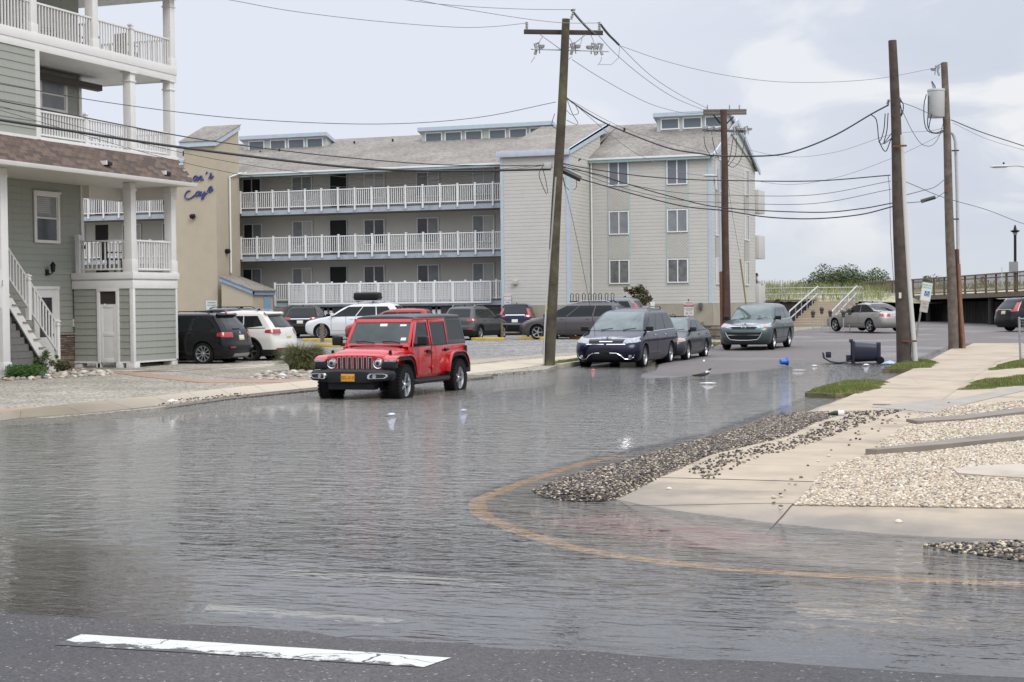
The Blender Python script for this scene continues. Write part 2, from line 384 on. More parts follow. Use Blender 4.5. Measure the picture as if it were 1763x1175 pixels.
def add_wet(m, z0=.004, z1=.040, nz=.035):
    # soaked concrete just above the water is darker and smoother, with a ragged tide line
    t = m.node_tree; b = t.nodes['Principled BSDF']; lk = t.links.new; co = t.nodes.new('ShaderNodeTexCoord'); sx = t.nodes.new('ShaderNodeSeparateXYZ'); g = t.nodes.new('ShaderNodeNewGeometry'); lk(g.outputs['Position'], sx.inputs[0])
    n = t.nodes.new('ShaderNodeTexNoise'); n.inputs['Scale'].default_value = 1.1; n.inputs['Detail'].default_value = 7; n.inputs['Roughness'].default_value = .6; lk(g.outputs['Position'], n.inputs['Vector'])
    a = t.nodes.new('ShaderNodeMath'); a.operation = 'MULTIPLY_ADD'; lk(n.outputs[0], a.inputs[0]); a.inputs[1].default_value = -2*nz; lk(sx.outputs[2], a.inputs[2])
    r = t.nodes.new('ShaderNodeMapRange'); r.inputs['From Min'].default_value = z0-nz; r.inputs['From Max'].default_value = z1-nz; lk(a.outputs[0], r.inputs['Value'])
    old = b.inputs['Base Color'].links[0].from_socket; mx = t.nodes.new('ShaderNodeMix'); mx.data_type = 'RGBA'; sc = t.nodes.new('ShaderNodeVectorMath'); sc.operation = 'MULTIPLY'; sc.inputs[1].default_value = (.60,.58,.55)
    lk(old, sc.inputs[0]); lk(r.outputs[0], mx.inputs[0]); lk(sc.outputs[0], mx.inputs[6]); lk(old, mx.inputs[7]); lk(mx.outputs[2], b.inputs['Base Color'])
    r2 = t.nodes.new('ShaderNodeMapRange'); lk(r.outputs[0], r2.inputs['Value']); r2.inputs['To Min'].default_value = .28; r2.inputs['To Max'].default_value = .8; lk(r2.outputs[0], b.inputs['Roughness'])
add_wet(pave_m)
kind(hfield('pavement', xs, ys, pav_z, pave_m, keep=-.44), 'structure')
# land on the left of the street
def gravel_mat(name, cs, scale, bumpd=.02):
    m = bpy.data.materials.new(name); m.use_nodes = True; t = m.node_tree; b = t.nodes['Principled BSDF']; lk = t.links.new
    co = t.nodes.new('ShaderNodeTexCoord'); v = t.nodes.new('ShaderNodeTexVoronoi'); v.inputs['Scale'].default_value = scale; lk(co.outputs['Object'], v.inputs['Vector'])
    sp = t.nodes.new('ShaderNodeSeparateColor'); lk(v.outputs['Color'], sp.inputs[0])
    r = t.nodes.new('ShaderNodeValToRGB'); r.color_ramp.interpolation = 'LINEAR'; lk(sp.outputs[0], r.inputs[0])
    els = r.color_ramp.elements
    els[0].color = (*cs[0], 1); els[1].color = (*cs[-1], 1)
    for i, c in enumerate(cs[1:-1]): e = els.new((i+1)/(len(cs)-1)); e.color = (*c, 1)
    n = t.nodes.new('ShaderNodeTexNoise'); n.inputs['Scale'].default_value = .5; n.inputs['Detail'].default_value = 6; lk(co.outputs['Object'], n.inputs['Vector'])
    q = t.nodes.new('ShaderNodeMapRange'); q.inputs['To Min'].default_value = .78; q.inputs['To Max'].default_value = 1.2; q.inputs['From Min'].default_value = .3; q.inputs['From Max'].default_value = .7
    lk(n.outputs[0], q.inputs['Value']); s = t.nodes.new('ShaderNodeVectorMath'); s.operation = 'SCALE'; lk(r.outputs[0], s.inputs[0]); lk(q.outputs[0], s.inputs['Scale'])
    lk(s.outputs[0], b.inputs['Base Color']); b.inputs['Roughness'].default_value = .85
    bp = t.nodes.new('ShaderNodeBump'); bp.inputs['Strength'].default_value = 1.0; bp.inputs['Distance'].default_value = bumpd; bp.invert = True
    lk(v.outputs['Distance'], bp.inputs['Height']); lk(bp.outputs[0], b.inputs['Normal']); MATS[name] = m; return m
gravel_l = gravel_mat('beige_gravel', [(.09,.085,.07),(.28,.26,.21),(.44,.40,.32),(.20,.18,.15)], 20)
lotmat = gravel_mat('grey_gravel', [(.08,.075,.07),(.20,.19,.18),(.31,.30,.275),(.14,.13,.12)], 10, .03)
sandy = mat('sandy_soil', (0.34, 0.29, 0.21), 0.9, noise=(3, .2), bump=(20, .3, .01))
me_l = MB(); poly = [(x, y) for x, y in LPOLY]
def flat_sheet(name, pts, zf, dz, m, thick=.3, parent=None):
    """a slab lying on the land, with sides going down into it"""
    bm = bmesh.new(); vs = [bm.verts.new((x, y, zf(x, y)+dz)) for x, y in pts]; f = bm.faces.new(vs); f.normal_update()
    if f.normal.z < 0: f.normal_flip()
    r = bmesh.ops.extrude_face_region(bm, geom=[f]); top = [g for g in r['geom'] if isinstance(g, bmesh.types.BMVert)]
    for g in vs: g.co.z -= thick
    bmesh.ops.triangulate(bm, faces=bm.faces[:]); bmesh.ops.recalc_face_normals(bm, faces=bm.faces[:])
    me = bpy.data.meshes.new(name); bm.to_mesh(me); bm.free(); me.materials.append(m)
    o = bpy.data.objects.new(name, me); COL.objects.link(o)
    if parent: o.parent = parent
    return o
kind(flat_sheet('land', poly, land_z, 0.0, gravel_l, .5), 'structure')
def PL(x, y, dz=0.0):      # sight line meets the left land
    z = .035
    for _ in range(6):
        p = P(x, y, z+dz); z = land_z(p.x, p.y)
    return p
def PC(x, y, dz=0.0):      # ... the right-hand land
    z = .05
    for _ in range(6):
        p = P(x, y, z+dz); z = cap_z(p.x, p.y)
    return p
def lsheet(name, px, dz, m, thick=.15): return kind(flat_sheet(name, [tuple(PL(x, y)[:2]) for x, y in px], land_z, dz, m, thick), 'structure')
def rsheet(name, px, dz, m, thick=.15): return kind(flat_sheet(name, [tuple(PC(x, y)[:2]) for x, y in px], cap_z, dz, m, thick), 'structure')
add_wet(mat('buff_concrete', (0.46, 0.395, 0.30), 0.75, noise=(1.1, .10), bump=(80, .2, .003)), .025, .050, .012)
lsheet('parking_lot', [(530,622),(700,619),(830,617),(1000,605),(1075,603),(1228,590),(1245,583),(1240,574),(900,573),(480,574),(300,575),(250,600),(300,618)], .004, lotmat)
lsheet('driveway', [(150,634),(305,640),(400,652),(520,656),(640,643),(740,634),(560,628),(470,624),(200,622),(20,630)], .006, gravel_l)
cwalk = mat('buff_concrete', (0.50, 0.425, 0.32), 0.75, noise=(1.1, .08), bump=(80, .2, .003))
brickp = mat('red_brown_paving', (0.33, 0.22, 0.16), 0.85, noise=(4, .2))
lsheet('apron', [(140,637),(305,639.5),(470,627),(500,628),(430,634),(225,640.5)], .012, cwalk)
lsheet('paver_strip', [(185,641),(250,643),(350,654),(530,653.5),(530,659),(440,660),(345,659.5),(240,649)], .012, brickp)
lsheet('paver_strip', [(0,705),(60,702),(140,703),(60,709),(0,714)], .012, brickp)
# left sidewalk: one strip cut into slabs
sw_in = [(-40,716),(0,711),(63,703.5),(159,692),(270,683),(397,668.5),(529,656.5),(640,645),(760,634.5),(880,623),(1000,612),(1080,604),(1228,591)]
sw_out = [(-40,731),(0,724),(63,719),(159,712),(286,699),(397,683),(534,669),(660,657),(790,646.5),(905,634),(1000,620),(1080,611),(1228,597)]
swk = kind(bpy.data.objects.new('sidewalk', None), 'structure'); COL.objects.link(swk)
def along(path, n):
    p = [Vector(tuple(PL(x, y)[:2])) for x, y in path]; d = [0]
    for a, b in zip(p[:-1], p[1:]): d.append(d[-1]+(b-a).length)
    outp = []
    for i in range(n+1):
        s = d[-1]*i/n; k = max(j for j in range(len(d)) if d[j] <= s+1e-9); k = min(k, len(p)-2)
        outp.append(p[k].lerp(p[k+1], (s-d[k])/(d[k+1]-d[k])))
    return outp
A_, B_ = along(sw_in, 30), along(sw_out, 30)
for i in range(30):
    a, b, c, d = A_[i], A_[i+1], B_[i+1], B_[i]
    u = (b-a).normalized()*.008
    flat_sheet('slab', [tuple(a+u), tuple(b-u), tuple(c-u), tuple(d+u)], land_z, .016, cwalk, .08, swk)
gutter = gravel_mat('wet_gutter_grit', [(.05,.045,.04),(.12,.11,.09),(.25,.22,.17),(.08,.07,.06)], 30)
lsheet('gutter', [(286,700),(397,684),(534,670),(700,653),(812,646),(850,648),(815,652),(700,657),(534,672.5),(397,687),(286,703.5)], .006, gutter)
lsheet('sandy_verge', [(700,634),(790,622),(880,617),(960,611),(880,619.5),(790,630),(740,635)], .010, sandy)
lsheet('sandy_verge', [(1060,603),(1225,589),(1230,580),(1170,585)], .010, sandy)
# kerbs on the left further up the street
kb = MB()
for y0 in range(45, 84, 3):
    kb.box(-14.98, -14.80, y0+.01, y0+2.99, -.1, land_z(0, y0)+.05)
kind(kb.build('kerb', mat('kerb_stone', (0.36,0.33,0.26), .85, noise=(3,.2)), bevel=.01), 'structure')

# --- right side: verge beds and kerbs
walk2 = mat('dry_walk', (0.39, 0.32, 0.235), 0.8, noise=(1.5, .16), second=((.32,.265,.195), .5, .55, .06), bump=(80, .2, .003))
sw = kind(bpy.data.objects.new('sidewalk', None), 'structure'); COL.objects.link(sw)
yy = 17.2; k = 0
while yy < 65:
    y1 = yy+1.55
    X = np.linspace(-4.55, -2.72, 8); Yg = np.linspace(yy+.006, y1-.006, 6)
    o = hfield('slab', X, Yg, lambda a, b: np.maximum(pav_z(a, b), cap_z(a, b) - .05*np.clip((17.5-b), 0, 1))+.006, pave_m if yy < 30 else walk2); o.parent = sw
    yy = y1; k += 1
rsheet('driveway', [(1500,702),(1610,712),(1640,702),(1770,672),(1770,664),(1640,689),(1600,690)], .012, mat('driveway_concrete', (0.30,0.275,0.235), .85, noise=(2,.15)))
rsheet('walk_bay', [(1650,668),(1763,648),(1900,640),(1900,612),(1763,632),(1705,640)], .010, walk2)
rsheet('walk_bay', [(1560,642),(1640,600),(1900,583),(1900,607),(1763,612),(1690,630),(1640,660),(1590,668)], .008, walk2)
def kerb_strip(name, px_top, h, m):
    p = [PC(x, y) for x, y in px_top]; n = len(p)//2
    return kind(flat_sheet(name, [tuple(q[:2]) for q in p], cap_z, h, m, .2), 'structure')
kbm = mat('dark_kerb_concrete', (0.20,0.175,0.145), .85, noise=(2,.2))
kerb_strip('kerb', [(1490,783),(1600,770),(1730,754),(1900,736),(1900,746),(1763,760),(1620,775),(1510,784)], .07, kbm)
kerb_strip('kerb', [(1560,727),(1660,720),(1763,706),(1900,692),(1900,700),(1763,714),(1660,727),(1580,731)], .05, kbm)
kerb_strip('path', [(1640,812),(1700,806),(1763,804),(1900,800),(1900,834),(1763,828),(1700,824),(1650,820)], .035, concrete)
# damp stain edge: cross walk slab in front of the shell bed
kb = MB()
# yellow kerb top, mostly drowned
def strip(name, path, wdt, zf, m, side=1, nsub=4):
    pts = []
    for (a, b) in zip(path[:-1], path[1:]):
        for i in range(nsub): pts.append(Vector(a).lerp(Vector(b), i/nsub))
    pts.append(Vector(path[-1])); vs = []; fs = []
    for i, p in enumerate(pts):
        d = (pts[min(i+1, len(pts)-1)]-pts[max(i-1, 0)]).normalized(); nrm = Vector((-d.y, d.x))*side
        for q in (p-nrm*.01, p+nrm*wdt): vs.append((q.x, q.y, zf(q.x, q.y)))
    for i in range(len(pts)-1): fs.append((2*i, 2*i+1, 2*i+3, 2*i+2))
    return MB().add(vs, fs).build(name, m, smooth=True)
def zpav(x, y): return float(pav_z(np.array([[x]]), np.array([[y]]))[0, 0])
yel = mat('worn_yellow_paint', (0.78, 0.42, 0.10), 0.7, noise=(6, .15), second=((.35,.27,.18), 9, .70, .06))
def catmull(p, n=6):
    p = [Vector(q) for q in p]; q = [p[0]*2-p[1]]+p+[p[-1]*2-p[-2]]; o = []
    for i in range(1, len(q)-2):
        for k in range(n):
            t = k/n; o.append(.5*((2*q[i])+(q[i+1]-q[i-1])*t+(2*q[i-1]-5*q[i]+4*q[i+1]-q[i+2])*t*t+(3*q[i]-q[i-1]-3*q[i+1]+q[i+2])*t**3))
    o.append(p[-1]); return o
kind(strip('kerb_paint', [tuple(v) for v in catmull(rk)], .17, lambda x, y: -.026, yel, 1, 1), 'structure')
red = mat('faded_red_ramp', (0.40, 0.16, 0.15), .8, noise=(3, .25), second=((.34,.28,.23), 1.6, .52, .12))
rp = [tuple(P(x, y, -.01)[:2]) for x, y in [(930,896),(1010,886),(1090,884),(1180,898),(1300,918),(1370,934),(1300,948),(1180,940),(1050,922)]]
_p = np.array(rp); o_ = hfield('ramp_panel', np.arange(_p[:,0].min(), _p[:,0].max(), .03), np.arange(_p[:,1].min(), _p[:,1].max(), .03), lambda X, Y: np.where(inside(X, Y, rp), pav_z(X, Y)+.003, -.6), red)
_bm = bmesh.new(); _bm.from_mesh(o_.data); bmesh.ops.delete(_bm, geom=[v for v in _bm.verts if v.co.z < -.5], context='VERTS'); _bm.to_mesh(o_.data); _bm.free(); kind(o_, 'structure')
# paint on the near road
def paint_mat(name, col, th):
    m = bpy.data.materials.new(name); m.use_nodes = True; t = m.node_tree; b = t.nodes['Principled BSDF']; lk = t.links.new
    co = t.nodes.new('ShaderNodeTexCoord'); n = t.nodes.new('ShaderNodeTexNoise'); n.inputs['Scale'].default_value = 7; n.inputs['Detail'].default_value = 10; n.inputs['Roughness'].default_value = .75
    mp_ = t.nodes.new('ShaderNodeMapping'); mp_.inputs['Scale'].default_value = (.8, 1.6, 1); lk(co.outputs['Object'], mp_.inputs[0]); lk(mp_.outputs[0], n.inputs['Vector'])
    # wheels wear the edge next to the traffic lane most: object y grows away from it
    sx = t.nodes.new('ShaderNodeSeparateXYZ'); lk(co.outputs['Generated'], sx.inputs[0])
    ad = t.nodes.new('ShaderNodeMath'); ad.operation = 'MULTIPLY_ADD'; lk(sx.outputs[1], ad.inputs[0]); ad.inputs[1].default_value = .42; lk(n.outputs[0], ad.inputs[2])
    gt = t.nodes.new('ShaderNodeMapRange'); gt.inputs['From Min'].default_value = th-.01; gt.inputs['From Max'].default_value = th+.01; lk(ad.outputs[0], gt.inputs['Value'])
    dn = t.nodes.new('ShaderNodeTexNoise'); dn.inputs['Scale'].default_value = 2.5; dn.inputs['Detail'].default_value = 6; lk(co.outputs['Object'], dn.inputs['Vector'])
    va = t.nodes.new('ShaderNodeVectorMath'); va.operation = 'MULTIPLY_ADD'; lk(dn.outputs['Color'], va.inputs[0]); va.inputs[1].default_value = (.5,.5,0); lk(co.outputs['Object'], va.inputs[2])
    v = t.nodes.new('ShaderNodeTexVoronoi'); v.inputs['Scale'].default_value = 1.7; v.feature = 'DISTANCE_TO_EDGE'; lk(va.outputs[0], v.inputs['Vector'])
    g2 = t.nodes.new('ShaderNodeMath'); g2.operation = 'GREATER_THAN'; g2.inputs[1].default_value = .007; lk(v.outputs['Distance'], g2.inputs[0])
    mu = t.nodes.new('ShaderNodeMath'); mu.operation = 'MULTIPLY'; lk(gt.outputs[0], mu.inputs[0]); lk(g2.outputs[0], mu.inputs[1])
    mx = t.nodes.new('ShaderNodeMix'); mx.data_type = 'RGBA'; lk(mu.outputs[0], mx.inputs[0]); mx.inputs[6].default_value = (.050,.048,.048,1); mx.inputs[7].default_value = (*col, 1)
    lk(mx.outputs[2], b.inputs['Base Color']); b.inputs['Roughness'].default_value = .6; return m
def drape(name, px, m, dz=.004, zg=0.0, n=24, k=5):
    """four corner sight points -> fine sheet that follows the road surface"""
    a, b, c, d = [Vector(P(x, y, zg)) for x, y in px]; vs = []; fs = []
    U = np.array([[tuple((a.lerp(b, i/n)).lerp(d.lerp(c, i/n), j/k))[:2] for i in range(n+1)] for j in range(k+1)])
    Z = road_z(U[:, :, 0], U[:, :, 1])+dz
    v = np.dstack([U, Z]).reshape(-1, 3); f = []
    for j in range(k):
        for i in range(n): q = j*(n+1)+i; f.append((q, q+1, q+n+2, q+n+1))
    return kind(npmesh(name, v, np.array(f), m), 'structure')
drape('lane_marking', [(93,1113),(730,1152),(777,1133),(140,1093)], paint_mat('worn_white_paint', (.52,.52,.48), .64), zg=.01)
drape('lane_marking', [(345,1062),(640,1090),(700,1073),(360,1044)], paint_mat('drowned_white_paint', (.5,.49,.44), .70), zg=-.03)
drape('lane_marking', [(450,1000),(900,1020),(800,1000),(500,985)], paint_mat('drowned_white_paint_2', (.5,.48,.42), .66), zg=-.06)

def joint(px, w_=.012):
    p = [tuple(P(x, y, .02)[:2]) for x, y in px]; kind(strip('joint', p, w_, lambda x, y: max(zpav(x, y), -.02)+.0045, mat('joint_dirt', (.06,.05,.04), .9), 1, 10), 'structure')
joint([(1316,917),(1340,893),(1368,868)], .004); joint([(1050,867),(1200,868.5),(1368,869.5)], .008); joint([(1368,869.5),(1560,873),(1763,878)], .008)
joint([(1385,855),(1430,812),(1500,777)], .010); joint([(1470,720),(1560,721)], .008)
# --- flood water
def water_mat():
    m = bpy.data.materials.new('flood_water'); m.use_nodes = True; t = m.node_tree; t.nodes.clear(); lk = t.links.new
    NN = t.nodes.new; o = NN('ShaderNodeOutputMaterial')
    tcn = NN('ShaderNodeTexCoord')
    def layer(rot, sx, sy, scale, det, seed, dist=.4):
        mp_ = NN('ShaderNodeMapping'); mp_.inputs['Rotation'].default_value = (0, 0, rot); mp_.inputs['Scale'].default_value = (sx, sy, 1); mp_.inputs['Location'].default_value = (seed, seed*1.7, 0)
        lk(tcn.outputs['Object'], mp_.inputs[0]); n = NN('ShaderNodeTexNoise'); n.inputs['Scale'].default_value = scale; n.inputs['Detail'].default_value = det
        n.inputs['Roughness'].default_value = .55; n.inputs['Distortion'].default_value = dist; lk(mp_.outputs[0], n.inputs['Vector']); return n
    a = layer(-YAW-.5, .62, 1.5, 4.4, 3.5, 3.0, 1.0); b_ = layer(-YAW+.15, .45, 1.4, 12.0, 2, 11.0)
    s1 = NN('ShaderNodeMath'); s1.operation = 'MULTIPLY_ADD'; s1.inputs[1].default_value = .34; lk(b_.outputs[0], s1.inputs[0])
    c_ = layer(-YAW-.1, .8, 2.1, 1.4, 2.5, 23.0, 1.2); s0 = NN('ShaderNodeMath'); s0.operation = 'MULTIPLY_ADD'; s0.inputs[1].default_value = 1.3; lk(c_.outputs[0], s0.inputs[0]); lk(a.outputs[0], s0.inputs[2]); lk(s0.outputs[0], s1.inputs[2])
    # breeze: calm film along both shores, ruffled in the middle
    sx = NN('ShaderNodeSeparateXYZ'); lk(tcn.outputs['Object'], sx.inputs[0])
    big = NN('ShaderNodeTexNoise'); big.inputs['Scale'].default_value = .30; big.inputs['Detail'].default_value = 3; lk(tcn.outputs['Object'], big.inputs['Vector'])
    y1 = NN('ShaderNodeMath'); y1.operation = 'MULTIPLY_ADD'; y1.inputs[1].default_value = 2.0; lk(big.outputs[0], y1.inputs[0]); lk(sx.outputs[1], y1.inputs[2])
    x1 = NN('ShaderNodeMath'); x1.operation = 'MULTIPLY_ADD'; x1.inputs[1].default_value = .32; lk(sx.outputs[0], x1.inputs[0]); lk(y1.outputs[0], x1.inputs[2])
    w1 = NN('ShaderNodeMapRange'); w1.interpolation_type = 'SMOOTHSTEP'; w1.inputs['From Min'].default_value = 9.4; w1.inputs['From Max'].default_value = 11.4
    w1.inputs['To Min'].default_value = .10; lk(x1.outputs[0], w1.inputs['Value'])
    w2 = NN('ShaderNodeMapRange'); w2.interpolation_type = 'SMOOTHSTEP'; w2.inputs['From Min'].default_value = 24; w2.inputs['From Max'].default_value = 40
    w2.inputs['To Min'].default_value = 1; w2.inputs['To Max'].default_value = .75; lk(sx.outputs[1], w2.inputs['Value'])
    w3 = NN('ShaderNodeMath'); w3.operation = 'MULTIPLY'; lk(w1.outputs[0], w3.inputs[0]); lk(w2.outputs[0], w3.inputs[1])
    h = NN('ShaderNodeMath'); h.operation = 'MULTIPLY'; lk(s1.outputs[0], h.inputs[0]); lk(w3.outputs[0], h.inputs[1])
    bp = NN('ShaderNodeBump'); bp.inputs['Strength'].default_value = 1.0; bp.inputs['Distance'].default_value = .070; lk(h.outputs[0], bp.inputs['Height'])
    gl = NN('ShaderNodeBsdfGlossy'); gl.inputs['Roughness'].default_value = .008; gl.inputs['Color'].default_value = (.97,.97,.98,1); lk(bp.outputs[0], gl.inputs['Normal'])
    tr = NN('ShaderNodeBsdfTransparent'); tr.inputs['Color'].default_value = (.88,.86,.80,1)
    df = NN('ShaderNodeBsdfDiffuse'); df.inputs['Color'].default_value = (.27,.255,.22,1)
    m1 = NN('ShaderNodeMixShader'); dp = NN('ShaderNodeAttribute'); dp.attribute_name = 'depth'; dr = NN('ShaderNodeMapRange'); lk(dp.outputs['Fac'], dr.inputs['Value'])
    dr.inputs['From Min'].default_value = 0.0; dr.inputs['From Max'].default_value = .13; dr.inputs['To Min'].default_value = 0.0; dr.inputs['To Max'].default_value = .50; lk(dr.outputs[0], m1.inputs[0]); lk(tr.outputs[0], m1.inputs[1]); lk(df.outputs[0], m1.inputs[2])
    fr = NN('ShaderNodeFresnel'); fr.inputs['IOR'].default_value = 1.62; lk(bp.outputs[0], fr.inputs['Normal'])
    m2 = NN('ShaderNodeMixShader'); lk(fr.outputs[0], m2.inputs[0]); lk(m1.outputs[0], m2.inputs[1]); lk(gl.outputs[0], m2.inputs[2])
    lk(m2.outputs[0], o.inputs[0]); return m
xs = np.concatenate([np.arange(-75, -20, 2.0), np.arange(-20, 4, .2), np.arange(4, 30, 1.0)]); ys = np.concatenate([np.arange(6, 20, .15), np.arange(20, 66, .4)])
wt_ = hfield('water', xs, ys, lambda X, Y: X*0, water_mat()); kind(wt_, 'structure')
Xw, Yw = np.meshgrid(xs, ys); dep = np.clip(-np.maximum(road_z(Xw, Yw), pav_z(Xw, Yw)), 0, 1).ravel()
at_ = wt_.data.attributes.new('depth', 'FLOAT', 'POINT'); at_.data.foreach_set('value', dep.astype(np.float32))
terr = mat('dune_sand', (0.42, 0.38, 0.30), .95, noise=(.2,.15))
kind(MB().add([(-2500,-600,-.6),(2500,-600,-.6),(2500,4000,-.6),(-2500,4000,-.6)], [(0,1,2,3)]).build('ground', terr), 'structure')

# --- pebbles as geometry
def ico():
    bm = bmesh.new(); bmesh.ops.create_icosphere(bm, subdivisions=1, radius=1.0)
    v = np.array([q.co[:] for q in bm.verts]); f = np.array([[q.index for q in g.verts] for g in bm.faces]); bm.free(); return v, f
IV, IF = ico()
def scatter_stones(name, pos, size, cols, weights, label=None, flat=(.45,.8), m=None):
    n = len(pos); r = RNG
    s = size*(.6+.8*r.random(n)); sc = np.stack([s*(.8+.5*r.random(n)), s*(.7+.3*r.random(n)), s*(flat[0]+(flat[1]-flat[0])*r.random(n))], 1)
    a = r.random(n)*2*PI; tl = (r.random(n)-.5)*.9
    v = IV[None, :, :]*(1+.25*(r.random((n, len(IV), 1))-.5))*sc[:, None, :]
    y = v[:, :, 1]*np.cos(tl)[:, None]-v[:, :, 2]*np.sin(tl)[:, None]; z = v[:, :, 1]*np.sin(tl)[:, None]+v[:, :, 2]*np.cos(tl)[:, None]
    x = v[:, :, 0]; x2 = x*np.cos(a)[:, None]-y*np.sin(a)[:, None]; y2 = x*np.sin(a)[:, None]+y*np.cos(a)[:, None]
    V = np.stack([x2+pos[:, 0:1], y2+pos[:, 1:2], z+pos[:, 2:3]], 2).reshape(-1, 3)
    F = (IF[None]+(np.arange(n)*len(IV))[:, None, None]).reshape(-1, 3)
    ci = r.choice(len(cols), n, p=np.array(weights)/sum(weights)); c = np.array(cols)[ci]*(.75+.5*r.random((n, 1))); C = np.repeat(c, len(IV), 0)
    o = npmesh(name, V, F, m or tint_mat('pebbles', .7), C, smooth=False); kind(o, 'stuff'); return o
def fill(poly, dens, zf, seed=0):
    p = np.array(poly); lo, hi = p.min(0), p.max(0); n = int(dens*np.prod(hi-lo)); X = lo[0]+RNG.random(n)*(hi[0]-lo[0]); Y = lo[1]+RNG.random(n)*(hi[1]-lo[1])
    k = inside(X, Y, poly); X, Y = X[k], Y[k]; return np.stack([X, Y, zf(X, Y)], 1)
def wpoly(px, f=PC): return [tuple(f(x, y)[:2]) for x, y in px]
shell_c = [(.48,.41,.31),(.56,.50,.41),(.40,.32,.21),(.33,.27,.20),(.17,.145,.12),(.40,.24,.14)]; shell_w = [6,4,4,3,2,.6]
bed1 = wpoly([(1366,871),(1395,845),(1415,815),(1440,800),(1485,787),(1600,779),(1730,763),(1900,750),(1900,880),(1763,877)])
zb = lambda X, Y: cap_z(X, Y)+.012
o = scatter_stones('shell_gravel', fill(bed1, 1450, zb), .0172, shell_c, shell_w); o['label'] = 'cream shell gravel in the large bed beside the walk'
bed2 = wpoly([(1500,776),(1520,760),(1560,735),(1600,731),(1763,716),(1900,703),(1900,735),(1763,750),(1600,768)])
o = scatter_stones('shell_gravel', fill(bed2, 850, zb), .0205, shell_c, shell_w)
bed3 = wpoly([(1570,726),(1600,716),(1640,702),(1770,690),(1900,672),(1900,690),(1763,704),(1660,718)])
o = scatter_stones('shell_gravel', fill(bed3, 600, zb), .023, shell_c, [3,3,4,3,3,.4])
base_s = mat('shell_bed_soil', (0.26,0.225,0.17), .9, noise=(20,.3))
for b_, nme in ((bed1,'gravel_bed'),(bed2,'gravel_bed'),(bed3,'gravel_bed')): kind(flat_sheet(nme, b_, cap_z, .006, base_s, .1), 'structure')
heap_c = [(.022,.021,.023),(.055,.045,.038),(.11,.085,.062),(.30,.25,.18),(.50,.42,.3),(.16,.13,.11)]; heap_w = [4.5,5,4,2.6,1.8,3.5]
hp = wpoly([(915,846),(960,826),(1040,806),(1110,785),(1180,765),(1240,748),(1280,735),(1330,716),(1440,712),(1560,712),(1470,722),(1420,736),(1370,760),(1240,790),(1180,818),(1110,842),(1050,864),(985,864),(940,858)], P)
core = [Vector(v) for v in hp]
def heap_z(X, Y):
    d = polydist(X, Y, hp+[hp[0]]); t = np.clip((Y-24)/6, 0, 1)
    return -.005+(np.minimum(d*.3, .075))*(1-t*.5)+RNG.random(X.shape)*.015
o = scatter_stones('dark_gravel_heap', fill(hp, 2500, heap_z), .0155, heap_c, heap_w, flat=(.4,.6)); o['label'] = 'heap of dark wet pebbles washed onto the kerb'
X = np.linspace(-6.2, -3.0, 60); Yg = np.linspace(14, 33, 180)
ho = hfield('heap_core', X, Yg, lambda a, b: np.where(inside(a, b, hp), np.minimum(polydist(a, b, hp+[hp[0]])*.3, .07)-.012, -.3), mat('dark_wet_grit', (.035,.03,.028), .5, noise=(60,.5)), keep=-.2); kind(ho, 'structure')
sc2 = wpoly([(1180,818),(1240,790),(1370,760),(1420,736),(1480,716),(1560,712),(1480,740),(1400,770),(1290,800),(1220,835)], P)
zs = lambda X, Y: np.maximum(pav_z(X, Y), cap_z(X, Y))+.016
pp = fill(sc2, 130, zs); scatter_stones('scattered_pebbles', pp, .019, heap_c, heap_w)
sc3 = wpoly([(1330,900),(1430,790),(1560,730),(1650,695),(1500,735),(1420,790),(1330,850)], P)
scatter_stones('scattered_pebbles', fill(sc3, 14, zs), .02, shell_c+heap_c, shell_w+heap_w)
sc4 = wpoly([(1590,941),(1763,936),(1900,940),(1900,985),(1763,968),(1640,950)], P)
scatter_stones('dark_gravel', fill(sc4, 1300, lambda X, Y: np.minimum(pav_z(X, Y), .0)+.012+.02*RNG.random(X.shape)), .017, heap_c, [4,3,3,3,3,3])
sc5 = wpoly([(270,700),(400,684),(430,684),(420,678),(300,690)], PL)
scatter_stones('washed_pebbles', fill(sc5, 60, lambda X, Y: land_z(X, Y)+.02), .022, heap_c, heap_w)
scatter_stones('gutter_pebbles', fill(wpoly([(397,686),(534,671),(700,655),(812,647),(850,648),(700,659),(534,675)], P), 260, lambda X, Y: land_z(X, Y)*0+.012), .02, heap_c, [3,3,4,3,2,3])

